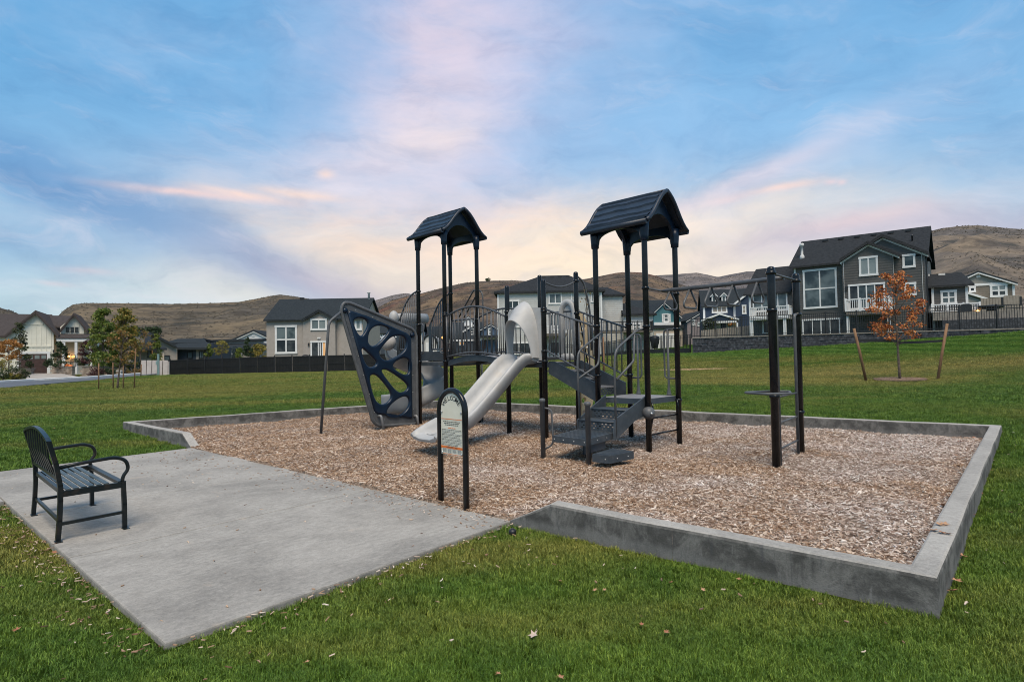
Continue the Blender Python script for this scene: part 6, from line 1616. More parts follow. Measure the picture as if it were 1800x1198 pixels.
def house_farm():
    F = FAC(12, 657, 61.0, 29.0); h = thing('farmhouse', 'white board and batten farmhouse with brown roof and brown garage door', 'house', F.pt(4, .4)); zb = .1
    u1 = F.uz(94.3, 640)[0]; ze = F.uz(12, 590)[1]; A = F.uz(62.4, 545, .4); L = F.uz(8.5, 590, .4); R = F.uz(103, 588.5, .4); D = 11
    L = (L[0], R[1])
    # garage gable
    wl = wall(F, h, [(0, zb), (u1, zb), (u1, R[1]+.25), (A[0], A[1]-.25), (0, ze+.1)], -D, 0, 'farmw')
    m = MB(); k = 0; u = .35
    while u < u1-.1:
        top = (ze+.1+(A[1]-.25-ze-.1)*u/A[0]) if u < A[0] else (R[1]+.25+(A[1]-.25-R[1]-.25)*(u1-u)/(u1-A[0])); m.prism([(u-.035, zb), (u+.035, zb), (u+.03, top-.2), (u-.03, top-.2)], F.o, F.d, Z_, F.n, .002, .028); u += .41
    tag(m.build('batten', 'farmw', wl), kind='stuff')
    for y in (569.5, 608.5):
        z = F.uz(60, y)[1]; s = max(0.0, (z-ze)/(A[1]-ze)); trim(F, wl, A[0]*s+.2, z-.08, u1-(u1-A[0])*s-.2, z+.08, .003, .06, 'farmw', 'band_board')
    front_gable(F, h, L, A, R, .45, -D, 'roofb', .24, 'roofb')
    # garage door with its frame and panes
    a, z1 = F.uz(36, 622); b, z0 = F.uz(83, 657); trim(F, h, a-.25, z1, b+.28, z1+.25, .047, .12, 'white', 'door_frame'); trim(F, h, b, zb, b+.28, z1-.01, .047, .12, 'white', 'door_frame'); trim(F, h, a-.25, zb, a, z1-.01, .047, .12, 'white', 'door_frame')
    gd = None
    for k in range(4):
        g = trim(F, gd or h, a, zb+(z1-zb)*k/4+.008, b, zb+(z1-zb)*(k+1)/4-.008, .048, .085, 'garage', 'garage_door' if gd is None else 'door_panel')
        if gd is None: gd = g
    n = 4
    for k in range(n): trim(F, gd, a+(b-a)*(k+.14)/n, z1-(z1-zb)*.21, a+(b-a)*(k+.86)/n, z1-(z1-zb)*.06, .086, .10, 'glassblind', 'pane')
    wall_lamp(F, h, 94.5, 617, .03)
    # main body: long roof to the left and the second gable on the right
    uL = F.uz(-120, 600, -2.5)[0]; zr = A[1]+.05; ze2 = F.uz(0, 588, -2.2)[1]; wall(F, h, [(uL, zb), (.0, zb), (.0, ze2), (uL, ze2)], -D, -2.5, 'farmw', 'side_wall')
    m = MB(); m.slab([F.pt(uL, ze2-.1, -2.1), F.pt(A[0]+.3, ze2-.1, -2.1), F.pt(A[0]+.3, zr, -D*.6), F.pt(uL, zr, -D*.6)], .2); m.slab([F.pt(uL, zr, -D*.6), F.pt(A[0]+.3, zr, -D*.6), F.pt(A[0]+.3, ze2-.1, -D*1.1), F.pt(uL, ze2-.1, -D*1.1)], .2); m.build('long_roof', 'roofb', h)
    wB = -1.6; a, zB = F.uz(105.5, 588, wB); b, _ = F.uz(147.5, 588, wB); A2 = F.uz(129.8, 549.5, wB+.4); L2 = F.uz(103, 574.5, wB+.4); R2 = F.uz(154, 579.5, wB+.4); L2 = (A2[0]-(R2[0]-A2[0]), R2[1])
    w2 = wall(F, h, [(a, zb), (b, zb), (b, R2[1]+.1), (A2[0], A2[1]-.25), (a, R2[1]+.3)], -6, wB, 'farmw', 'second_wall'); front_gable(F, h, L2, A2, R2, wB+.45, -6.5, 'roofb', .22, 'roofb')
    m = MB(); u = a+.3
    while u < b-.1:
        top = R2[1]+.1+(A2[1]-.3-R2[1])*(1-abs(u-A2[0])/(b-A2[0]))-.35; m.prism([(u-.035, zB), (u+.035, zB), (u+.035, max(top, zB+.2)), (u-.035, max(top, zB+.2))], F.o, F.d, Z_, F.n, wB+.002, wB+.045); u += .46
    tag(m.build('batten', 'farmw', w2), kind='stuff')
    for x in (119, 127, 135): window(F, h, (x-2.9, 575, x+2.9, 583.5), 1, 1, wB+.03, 'glassd', fr='black', fw=.05)
    m = MB(); z1 = F.uz(69.5, 549, -6)[1]; zq = F.uz(91, 573, -3)[1]; q0 = F.uz(66, 560, -3)[0]; q1 = F.uz(131, 560, -3)[0]; m.slab([F.pt(q0, zq, -2.6), F.pt(q1, zq, -2.6), F.pt(q1, A2[1]+.02, -6.5), F.pt(q0, A2[1]+.02, -6.5)], .2); m.build('upper_roof', 'roofb', h)
    m = MB(); a3 = F.uz(96, 600, -1.7)[0]; m.prism([(a3-1.5, zb), (b+1.2, zb), (b+1.2, zB-.3), (a3-1.5, zB-.3)], F.o, F.d, Z_, F.n, -3.5, -1.75); m.build('porch_back_wall', 'farmw', h)
    # porch roof, beam and columns
    wp = .6; p0 = F.uz(97, 593, wp); p1 = F.uz(161, 595, wp); zt_ = F.uz(120, 586, wB)[1]
    m = MB(); m.slab([F.pt(p0[0], p0[1], wp), F.pt(p1[0]+1.5, p0[1], wp), F.pt(p1[0]+1.5, zt_, wB-.1), F.pt(p0[0], zt_, wB-.1)], .12); m.build('porch_roof', 'roofb', h)
    trim(F, h, p0[0]+.1, p0[1]-.45, p1[0]+1.4, p0[1]-.13, wp-.3, wp-.05, 'white', 'porch_beam')
    for x in (112.5, 133.8, 160):
        u, _ = F.uz(x, 620, wp-.2); m = MB(); m.beam(F.pt(u, zb+.3, wp-.2), F.pt(u, p0[1]-.46, wp-.2), .24, .24, up=F.n); m.build('porch_column', 'white', h)
    window(F, h, (116.5, 601, 131, 632), 2, 1, -1.75, 'glassd', fr='white', fw=.12, name='porch_window')
    for x, y in ((120, 627), (128.5, 626.5)): u, z = F.uz(x, y, -1.2); m = MB(); m.ball(F.pt(u, z, -1.2), .16, 8, 6); m.build('porch_lamp', 'lamp', h)
    # planter walls of tan block, porch furniture, pumpkins
    for i, (x0, x1, y0, y1, Y, lb) in enumerate(((14, 55, 649, 658.5, 58.5, 'tan block planter wall left of the brown garage door'), (88, 127, 645.5, 658, 59.0, 'tan block planter wall right of the brown garage door'), (140, 225, 644.5, 661, 56.0, 'long tan block planter wall behind the staked trees'))):
        f = FAC(x0, y1, Y, 0.0); t = thing('planter_wall', lb, 'wall', f.pt(0, .4)); u1_, zt2 = f.uz(x1, y0)[0], f.uz(x0, y0)[1]; zz = f.uz(x0, y1)[1]-.2; rows = 4; n = max(3, int(u1_/.75))
        trim(f, t, -.05, zt2, u1_+.05, zt2+.09, -.45, .06, 'cap', 'cap_stone')
        for r in range(rows):
            for k in range(n):
                a_ = u1_*(k+(.25 if r % 2 else 0))/n; b_ = min(u1_, u1_*(k+1+(.25 if r % 2 else 0))/n)
                trim(f, t, a_+.012, zz+(zt2-zz)*r/rows+.01, b_-.012, zz+(zt2-zz)*(r+1)/rows-.01, -.4, random.uniform(-.015, .02), 'stone', 'stone')
    f = FAC(121, 643, 59.5, 0.0); q = f.uz(125, 643.5); c = thing('rocking_chair', 'dark slatted porch chair behind the planter by the lit window', 'chair', f.pt(q[0], q[1]))
    m = MB(); s = f.pt(q[0], q[1]+.42); m.cbox(s, f.d*.55, f.n*.5, Z_*.05); m.build('seat', 'black', c)
    for k in range(5): m = MB(); m.beam(s+f.d*(-.22+.11*k)-f.n*.24, s+f.d*(-.22+.11*k)-f.n*.36+Z_*.75, .05, .02, up=f.n); m.build('back_slat', 'black', c)
    for a_ in (-.25, .25):
        for b_ in (-.22, .22): m = MB(); m.beam(s+f.d*a_+f.n*b_-Z_*.44, s+f.d*a_+f.n*b_, .05, .05, up=f.n); m.build('leg', 'black', c)
        m = MB(); m.beam(s+f.d*a_-f.n*.26+Z_*.24, s+f.d*a_+f.n*.28+Z_*.22, .06, .03); m.build('armrest', 'black', c)
    for x, y in ((117.5, 642), (124, 643.2)):
        q = f.uz(x, y, .35); p = f.pt(q[0], q[1], .35); k = thing('pumpkin', ('orange pumpkin beside the vine at the left end of the porch planter' if x < 120 else 'orange pumpkin at the foot of the rocking chair on the porch planter'), 'pumpkin', p-Z_*.15, 'pumpkins on the farmhouse porch'); m = MB(); m.ball(p, .2, 12, 8, (1, 1, .78)); m.build('fruit', 'orange', k); m = MB(); m.tube([p+Z_*.13, p+Z_*.24+f.d*.03], .025, 6); m.build('stem', 'bark', k)
house_farm()
def left_modern():
    F = FAC(238, 632, 74.0, 31.0); h = thing('modern_house', 'tan modern house with sloping dark roof behind the staked trees', 'house', F.pt(3, .5)); zb = 0.0
    roof = F.poly([(226, 574), (240, 577.6), (254, 583), (264, 583.2), (310, 607)]); u1 = roof[-1][0]
    wall(F, h, [(roof[0][0], zb), (u1, zb), (u1, roof[4][1]-.2), (roof[3][0], roof[3][1]-.2), (roof[2][0], roof[2][1]-.2), (roof[0][0], roof[0][1]-.2)], -8, 0, 'stucco')
    m = MB(); t = .32; m.prism(roof+[(p[0], p[1]-t) for p in roof[::-1]], F.o, F.d, Z_, F.n, -9, .6); m.build('roof', 'roofs', h)
    a, z1 = F.uz(255, 586); b, z0 = F.uz(265, 606); trim(F, h, a, z0, b, z1, .02, .9, 'slatew', 'chimney_box')
    pr = F.poly([(240, 605.5), (262, 603.5), (293.5, 611.5)], 2.2); m = MB(); m.slab([F.pt(pr[0][0]-1, pr[2][1], 2.4), F.pt(pr[2][0], pr[2][1], 2.4), F.pt(pr[2][0]-1, pr[1][1]+.2, .02), F.pt(pr[0][0]-1, pr[1][1]+.2, .02)], .25); m.build('porch_roof', 'roofs', h)
    window(F, h, (231, 620, 239, 632), 1, 1, 0, 'glassd', fr='black', fw=.1); window(F, h, (259, 613, 266, 628), 1, 1, 0, 'glass', fr='black', fw=.1); window(F, h, (265.6, 613, 269.5, 624), 1, 1, .01, 'warm', fr='black', fw=.08); window(F, h, (287.5, 624.5, 298.5, 634), 1, 1, 0, 'glass', fr='black', fw=.1)
    a, z1 = F.uz(240, 592); b, z0 = F.uz(254.5, 604); trim(F, h, a, z0, b, z1, .01, .05, 'stuccow', 'upper_panel')
    for x in (284, 286.8): u, z = F.uz(x, 615, 2.2); m = MB(); m.beam(F.pt(u, zb, 2.1), F.pt(u, pr[2][1]-.26, 2.1), .22, .22, up=F.n); m.build('porch_column', 'stuccow', h)
    m = MB(); m.prism([(0, zb), (-7, zb), (-7, roof[4][1]-.35), (0, roof[4][1]-.35)], F.pt(u1, 0), F.n, Z_, F.d, .01, .1); m.build('side_wall', 'stuccow', h)
    # slate house
    F = FAC(304, 632, 78.0, 3.0); h = thing('slate_house', 'low slate blue modern house with flat dark roofs left of the conifer', 'house', F.pt(3, .5))
    u1 = F.uz(362, 620)[0]; z1 = F.uz(330, 609.5)[1]; zu = F.uz(330, 601)[1]; zt2 = F.uz(330, 595)[1]
    wall(F, h, [(0, zb), (u1, zb), (u1, z1), (0, z1)], -8, 0, 'slatew'); uA = F.uz(345, 620)[0]; wall(F, h, [(uA, zb), (u1, zb), (u1, z1-.02), (uA, z1-.02)], .005, .08, 'stucco', 'tan_panel')
    m = MB(); m.slab([F.pt(-.6, z1-.05, .9), F.pt(u1+.5, z1-.15, .9), F.pt(u1-.8, zu+.05, -3), F.pt(-.3, zu+.05, -3)], .28); m.build('lower_roof', 'roofs', h)
    m = MB(); m.prism([(-1, z1), (u1-.5, z1), (u1-.5, zu), (-1, zu)], F.o, F.d, Z_, F.n, -8, -3.0); m.build('upper_wall', 'slatew', h)
    a = F.uz(292, 600, -3)[0]; b = F.uz(369, 600, -3)[0]; m = MB(); m.slab([F.pt(a, zu+.05, -2.3), F.pt(b, zu-.1, -2.3), F.pt(b-1.7, zt2+.2, -5), F.pt(a+.5, zt2+.2, -5)], .25); m.slab([F.pt(a+.5, zt2+.2, -5), F.pt(b-1.7, zt2+.2, -5), F.pt(b, zu, -9), F.pt(a, zu, -9)], .25); m.build('roof', 'roofs', h)
    window(F, h, (329, 617.5, 338.8, 630), 1, 1, 0, 'glass', fr='black', fw=.1); window(F, h, (350, 617, 358, 630), 2, 1, .08, 'glassblind', fr='black', fw=.1)
    trim(F, h, F.uz(360.5, 620)[0], zb, F.uz(362, 620)[0], z1, .09, .2, 'black', 'corner_trim')
    # long pale house
    F = FAC(365, 632, 90.0, 0.0); h = thing('long_house', 'long pale house with dark low roofs between slate house and tan house', 'house', F.pt(5, .8)); u1 = F.uz(453, 620)[0]
    za, zb2, zc, zd = (F.uz(400, y)[1] for y in (595.5, 603, 604, 611.5))
    m = MB(); m.prism([(0, zb2), (u1, zb2), (u1-.5, za-.25), (0, za-.25)], F.o, F.d, Z_, F.n, -9, -3); m.build('upper_wall', 'pale', h); m = MB(); m.slab([F.pt(-.5, za, -2.4), F.pt(u1-.3, za, -2.4), F.pt(u1-.3, za+.3, -9), F.pt(-.5, za+.3, -9)], .3); m.build('roof', 'roofs', h)
    m = MB(); m.slab([F.pt(.3, zd, .6), F.pt(u1+.6, zd, .6), F.pt(u1+.8, zc+.1, -3), F.pt(.3, zc+.1, -3)], .25); m.build('lower_roof', 'roofs', h); wall(F, h, [(1, zb), (u1, zb), (u1, zd-.05), (1, zd-.05)], -6, 0, 'stucco')
    a, z1 = F.uz(399, 613); b, z0 = F.uz(427, 632); trim(F, h, a, z0, b, z1, .01, .25, 'pale', 'front_panel'); a, z1 = F.uz(375, 616); b, z0 = F.uz(398, 632); trim(F, h, a, z0, b, z1, .01, .2, 'block', 'stone_panel')
    window(F, h, (453-14, 615, 453-7, 628), 1, 1, 0, 'glassd', fr='black', fw=.1); wall_lamp(F, h, 374, 627.5, .25, True)
    F = FAC(404, 632, 104.0, 2.0)
    small_gable(F, 'white_gable_house', 'white gabled house rising behind the long pale house', 'house', (409, 480), (445.7, 579), ((405, 597), (484, 597)), 'white', 'roofs', [((443, 587, 447.5, 591), 1, 1, 'glassd', .15)], zb=0.2, t=.3)
left_modern()

# ------------------------------------------------------------------ fences and the retaining wall
def poly3(pts): return [P(*p) for p in pts]
def screen_fence():
    base = poly3([(299, 661.2, 56), (460, 655.5, 56), (623, 651.8, 56), (700, 649.0, 56.5), (790, 645.0, 57)]); H = 1.56
    root = thing('screen_fence', 'black metal fence with dark privacy screen along the back of the lawn', 'fence', base[0]); L = [0]
    for a, b in zip(base, base[1:]): L.append(L[-1]+(b-a).length)
    def at(s):
        for i in range(len(base)-1):
            if s <= L[i+1]: return base[i].lerp(base[i+1], (s-L[i])/(L[i+1]-L[i]))
        return base[-1]
    n = 16; T = L[-1]
    for k in range(n+1):
        p = at(T*k/n*.9999); m = MB(); m.cbox(p+Z_*(H/2+.0), V3((.075,0,0)), V3((0,.075,0)), Z_*(H+.2)); m.build('fence_post', 'black', root)
    for k in range(n):
        a, b = at(T*k/n+.05), at(T*(k+1)/n-.05); d = (b-a).normalized(); q = V3((d.y, -d.x, 0)); m = MB()
        for z in (.12, H*.5, H-.06): m.beam(a+Z_*z, b+Z_*z, .03, .04)
        pn = m.build('fence_rail', 'black', root)
        m = MB(); m.beam(a+Z_*(H*.49)-q*.05, b+Z_*(H*.49)-q*.05, .012, H*.93); m.build('privacy_screen', 'screen', root)
        m = MB(); nn = 22
        for j in range(nn): p = a.lerp(b, (j+.5)/nn); m.beam(p+Z_*.04+q*.02, p+Z_*(H)+q*.02, .022, .022, up=q)
        tag(m.build('picket', 'black', pn), kind='stuff')
screen_fence()
def iron_fence(base, H, npost, name, label, skirt=0.0, sp=.125, pw=.030, skirtx=None):
    base = poly3(base); root = thing(name, label, 'fence', base[0]); L = [0]
    for a, b in zip(base, base[1:]): L.append(L[-1]+(b-a).length)
    def at(s):
        for i in range(len(base)-1):
            if s <= L[i+1]+1e-6: return base[i].lerp(base[i+1], (s-L[i])/(L[i+1]-L[i]))
        return base[-1]
    T = L[-1]
    for k in range(npost+1):
        p = at(T*k/npost*.99999); m = MB(); m.cbox(p+Z_*(H/2), V3((.07,0,0)), V3((0,.07,0)), Z_*(H+.12)); m.build('fence_post', 'black', root)
    for k in range(npost):
        a, b = at(T*k/npost+.04), at(T*(k+1)/npost-.04); m = MB(); d = (b-a).normalized(); q = V3((d.y, -d.x, 0)).normalized()
        for z in (.14, H-.22, H-.03): m.beam(a+Z_*z, b+Z_*z, .03, .035)
        r = m.build('fence_rail', 'black', root); m = MB(); nn = max(3, int((b-a).length/sp))
        for j in range(nn): p = a.lerp(b, (j+.5)/nn); m.beam(p+Z_*.05, p+Z_*(H-.01), pw, pw, up=q)
        tag(m.build('picket', 'black', r), kind='stuff')
        if skirt: m = MB(); m.beam(a+Z_*(skirt/2)+q*.04, b+Z_*(skirt/2)+q*.04, .03, skirt); m.build('base_board', 'screen', root)
iron_fence([(790, 645.0, 57), (860, 642, 57), (930, 638, 57), (1000, 634, 57), (1060, 629.8, 57), (1110, 623, 54.5), (1214, 620.5, 49)], 1.55, 16, 'iron_fence', 'black iron picket fence with dark base board below the white house', skirt=.42, sp=.14, pw=.032)
WB = [(1217, 621.5, 47.6), (1300, 615.8, 45.6), (1425, 609.2, 42.9), (1600, 596.5, 39.8), (1700, 589, 38), (1800, 582, 36.8), (1900, 575, 35.5)]
WT = [(1217, 592.5, 47.6), (1300, 590.2, 45.6), (1425, 586.5, 42.9), (1600, 581.5, 39.8), (1700, 579.2, 38), (1800, 577.0, 36.8), (1900, 574.5, 35.5)]
def retaining_wall():
    top = poly3(WT); zt_ = sum(p.z for p in top)/len(top)
    top = [V3((p.x, p.y, p.z*.5+zt_*.5)) for p in top]; root = thing('retaining_wall', 'dark grey block retaining wall holding the upper yards', 'wall', V3((top[0].x, top[0].y, 1.4)))
    L = [0]
    for a, b in zip(top, top[1:]): L.append(L[-1]+(b-a).length)
    def at(s):
        for i in range(len(top)-1):
            if s <= L[i+1]+1e-6: return top[i].lerp(top[i+1], (s-L[i])/(L[i+1]-L[i]))
        return top[-1]
    T = L[-1]; ch = .20; m = MB(); rd = random.Random(5); single = []
    for r in range(7):
        s = 0 if r % 2 else -.2
        while s < T:
            l = rd.choice((.30, .42, .45, .5)); a, b = at(max(0, s)+.006), at(min(T, s+l)-.006); s += l
            if (b-a).length < .05: continue
            d = (b-a).normalized(); q = V3((d.y, -d.x, 0)).normalized(); z1 = (a.z+b.z)/2-.08-ch*r; o = rd.uniform(-.02, .03)
            gz = zt(a.x, a.y)
            if z1 < gz-.25: continue
            m.box(a*1+Z_*(z1-a.z-ch+.008)-q*.25, V3((b.x-a.x, b.y-a.y, 0)), q*(.25+o), Z_*(ch-.012))
    tag(m.build('block', 'block', root), kind='stuff')
    m = MB()
    for i in range(len(top)-1):
        a, b = top[i], top[i+1]; d = (b-a).normalized(); q = V3((d.y, -d.x, 0)).normalized(); zz = -.16*7
        m.box(a-Z_*1.5-q*.5, b-a, q*.22, Z_*1.45)
    m.build('wall_core', 'block', root)
    for k in range(60):
        a, b = at(T*k/60+.005), at(T*(k+1)/60-.005); d = (b-a).normalized(); q = V3((d.y, -d.x, 0)).normalized(); m = MB(); m.box(a-Z_*.08-q*.35, b-a, q*.40, Z_*.08); m.build('cap_stone', 'cap', root)
    # yard behind the wall
    m = MB(); rows = []
    for i in range(len(top)):
        a = top[i]; d = (top[min(i+1, len(top)-1)]-top[max(i-1, 0)]).normalized(); q = V3((d.y, -d.x, 0)).normalized(); rows.append([a-q*.35-Z_*.09, a-q*6-Z_*.09, a-q*22-Z_*.05, a-q*22-Z_*2])
    m.grid(rows); tag(m.build('upper_yard', 'lawn'), 'grass and gravel yard behind the retaining wall', None, None, 'structure')
    return top
WTOP = retaining_wall()
def on_top(): return [V3((p.x, p.y+.18, p.z)) for p in WTOP]
def wall_fence():
    base = on_top(); H = 1.52; root = thing('iron_fence', 'black iron picket fence standing on top of the block retaining wall', 'fence', base[0]); L = [0]
    for a, b in zip(base, base[1:]): L.append(L[-1]+(b-a).length)
    def at(s):
        for i in range(len(base)-1):
            if s <= L[i+1]+1e-6: return base[i].lerp(base[i+1], (s-L[i])/(L[i+1]-L[i]))
        return base[-1]
    T = L[-1]; n = 12
    for k in range(n+1):
        p = at(T*k/n*.99999); m = MB(); m.cbox(p+Z_*(H/2), V3((.075,0,0)), V3((0,.075,0)), Z_*(H+.1)); m.build('fence_post', 'black', root)
    for k in range(n):
        a, b = at(T*k/n+.04), at(T*(k+1)/n-.04); m = MB(); d = (b-a).normalized(); q = V3((d.y, -d.x, 0)).normalized()
        for z in (.12, H-.24, H-.03): m.beam(a+Z_*z, b+Z_*z, .035, .045)
        r = m.build('fence_rail', 'black', root); m = MB(); nn = int((b-a).length/.13)
        for j in range(nn): p = a.lerp(b, (j+.5)/nn); m.beam(p+Z_*.04, p+Z_*(H-.01), .030, .022, up=q)
        tag(m.build('picket', 'black', r), kind='stuff')
wall_fence()
def pale_fence():
    a, b = P(248, 661, 52.0), P(296, 660.9, 52.4); H = 1.36; root = thing('panel_fence', 'pale beige panel fence with narrow gaps at the end of the street', 'fence', a); n = 5
    for k in range(n):
        p, q = a.lerp(b, (k+.04)/n), a.lerp(b, (k+.90)/n); m = MB(); m.beam(p+Z_*(H/2+.05), q+Z_*(H/2+.05), .05, H); m.build('panel', 'palefence', root)
    for k in range(n+1):
        p = a.lerp(b, (k-.03)/n)+V3((0, .08, 0)); m = MB(); m.cbox(p+Z_*(H/2-.1), V3((.10,0,0)), V3((0,.08,0)), Z_*(H+.1)); m.build('fence_post', 'bark' if k < n else 'palefence', root)
    p = P(278.5, 660.5, 49.5); t = thing('utility_post', 'slim blue green utility post in front of the beige fence', 'post', p); m = MB(); m.cbox(p+Z_*.9, V3((.12,0,0)), V3((0,.12,0)), Z_*1.9); m.build('post', 'util', t); m = MB(); m.cbox(p+Z_*1.1+V3((-.10, -.02, 0)), V3((.16,0,0)), V3((0,.12,0)), Z_*.32); m.build('meter_box', 'util', t)
pale_fence()
# ------------------------------------------------------------------ trees and shrubs
def leaves(m, c, n, size, rd, sq=(1,1,1), droop=.3, hollow=.35):
    """n leaf faces spread through an ellipsoidal clump"""
    for _ in range(n):
        while True:
            v = V3((rd.uniform(-1,1), rd.uniform(-1,1), rd.uniform(-1,1)))
            if hollow < v.length < 1: break
        p = c+V3((v.x*sq[0], v.y*sq[1], v.z*sq[2])); a = V3((rd.gauss(0,1), rd.gauss(0,1), rd.gauss(0,.6))).normalized(); b = a.orthogonal().normalized()
        b = (Matrix.Rotation(rd.random()*6.28, 3, a)@b); s = size*rd.uniform(.6, 1.3); w = b.cross(a).normalized()
        m._add([p, p+b*s*.5+w*s*.33, p+b*s, p+b*s*.5-w*s*.33], [(0,1,2,3)])
def tree(name, label, base, H, crown, leafm, seed, trunk_r=.05, clumps=40, per=60, leaf=.10, csize=.3, lean=(0,0), limbs=7, shape='oval', group=None, crown_z=(.35, 1.0), barkm='bark'):
    """tapered trunk with limbs; the crown is many leaf clumps around the limb tips with gaps between them"""
    rd = random.Random(seed); base = V3(base); root = thing(name, label, 'tree', base, group)
    top = base+V3((lean[0], lean[1], H*.93)); m = MB()
    def tp(t): return base.lerp(top, t)+V3((math.sin(t*5+seed)*.02*H*.3, math.cos(t*4+seed)*.015*H*.3, 0))*t
    m.tube([tp(t/10)-(Z_*.05 if t == 0 else Z_*0) for t in range(11)], [trunk_r*(1.15-.98*t/10) for t in range(11)], 8); tr = m.build('trunk', barkm, root)
    cw, cd = crown; z0, z1 = crown_z; tips = []; m = MB()
    def prof(t):
        if shape == 'cone': return max(.10, (1-t)**.8)
        if shape == 'column': return .14+.86*math.sin(math.pi*min(1, .24+t*.74))**.9
        return max(.16, math.sin(math.pi*(.14+t*.80))**.75)
    for k in range(limbs*3):
        t = rd.random(); a = rd.random()*6.28; s = tp(z0*.85+(z1-z0)*t*.85); e = V3((math.cos(a)*cw, math.sin(a)*cd, 0))*prof(t)*rd.uniform(.7, 1.0); e = base+V3((lean[0], lean[1], 0))*t+e+Z_*(H*(z0+(z1-z0)*t)); tips.append(e)
        if k < limbs*2: m.tube([s, s.lerp(e, .5)+Z_*.03*H*.2, e], [trunk_r*.38, trunk_r*.22, trunk_r*.07], 5)
    m.build('limb', barkm, root)
    m = MB()
    for k in range(clumps):
        if k < len(tips): c = tips[k].copy()
        else:
            t = rd.random()**.9; a = rd.random()*6.28; r = prof(t)*math.sqrt(rd.uniform(.15, 1.0)); c = base+V3((lean[0]*t+math.cos(a)*cw*r, lean[1]*t+math.sin(a)*cd*r, H*(z0+(z1-z0)*t)))
        s = csize*rd.uniform(.6, 1.25); leaves(m, c, int(per*rd.uniform(.6, 1.3)), leaf, rd, (s*1.15, s*1.15, s*.6), hollow=.0)
    m.build('crown', leafm, root, recalc=False)
    return root
def shrub(name, label, p, w, h, leafm, seed, n=900, leaf=.08, group=None, shape='round'):
    rd = random.Random(seed); p = V3(p); root = thing(name, label, 'shrub', p, group); m = MB()
    for k in range(5): a = rd.random()*6.28; m.tube([p-Z_*.05, p+V3((math.cos(a)*w*.25, math.sin(a)*w*.25, h*.75))], [.03, .01], 5)
    m.build('stem', 'bark', root); m = MB()
    for k in range(16):
        a = rd.random()*6.28; r = math.sqrt(rd.random())*.42; t = rd.random()
        if shape == 'cone': r *= (1.05-t)
        c = p+V3((math.cos(a)*w*r, math.sin(a)*w*r, h*(.15+.75*t))); s = min(w, h)*.24*rd.uniform(.7, 1.2); leaves(m, c, n//16, leaf, rd, (s, s, s), hollow=0)
    m.build('foliage', leafm, root, recalc=False); return root
def at_px(x, y, Y): return P(x, y, Y)
# red tree on the right lawn with two wooden stakes and rubber straps
b = at_px(1582, 667, 22.0); TREE_RED = b
b.z = zt(b.x, b.y)
RT_ = tree('autumn_tree', 'young tree with orange red autumn leaves between two wooden stakes', b, 4.0, (.90, .80), 'leaf_red', 11, .042, 66, 40, .085, .19, lean=(-.12, 0), limbs=12, shape='oval', crown_z=(.38, 1.0))
for (x0, y0, x1, y1, lb) in ((1522, 664, 1501, 577, 'wooden stake leaning left beside the red tree'), (1648, 664, 1665, 569, 'wooden stake leaning right beside the red tree')):
    p, q = at_px(x0, y0, 22.0 if x0 < 1600 else 21.8), at_px(x1, y1, 22.0); m = MB(); m.tube([p-Z_*.1, p.lerp(q, .5), q], [.048, .050, .048], 9)
    o = m.build('tree_stake', 'wood', None, p, None); tag(o, lb, 'stake')
for (x0, y0, x1, y1, lb) in ((1505, 597.5, 1578, 599, 'black rubber strap from the left stake to the red tree'), (1578, 602.5, 1660, 598.5, 'black rubber strap from the right stake to the red tree')):
    p, q = at_px(x0, y0, 22.0), at_px(x1, y1, 22.0); m = MB(); m.beam(p, p.lerp(q, .5)-Z_*.012, .02, .085); m.beam(p.lerp(q, .5)-Z_*.012, q, .02, .085); o = m.build('tree_strap', 'strap', None, p); tag(o, lb, 'strap')
m = MB(); rows = []
for k in range(6):
    r = .16*k; rows.append([V3((b.x+math.cos(a)*r*1.05, b.y+math.sin(a)*r, zt(b.x+math.cos(a)*r, b.y+math.sin(a)*r)+.045-.02*(k == 5)-.03*(k == 0)*0)) for a in [2*math.pi*j/20 for j in range(20)]])
m.grid(rows, close=True); tag(m.build('mulch_ring', 'mulch'), 'ring of wood chips around the foot of the red tree', None, None, 'structure')
RCH = [c.copy() for c in CHIPS]
M['rchip'] = mat('ring_chip', (.16, .095, .06), (.36, .25, .175), 25, .9)
for c in RCH: c.materials.clear(); c.materials.append(M['rchip'])
n = 1700; rr = np.sqrt(rng.random(n))*.84; aa = rng.random(n)*6.28; xx = b.x+rr*np.cos(aa); yy = b.y+rr*np.sin(aa)
scatter('ring_wood_chips', np.column_stack([xx, yy, zter(xx, yy)+.045+rng.random(n)*.02]), np.stack([rng.normal(0, .3, n), rng.normal(0, .3, n), rng.random(n)*6.28], 1), np.full((n, 3), 1.4), RCH, 'wood chips heaped around the red tree')
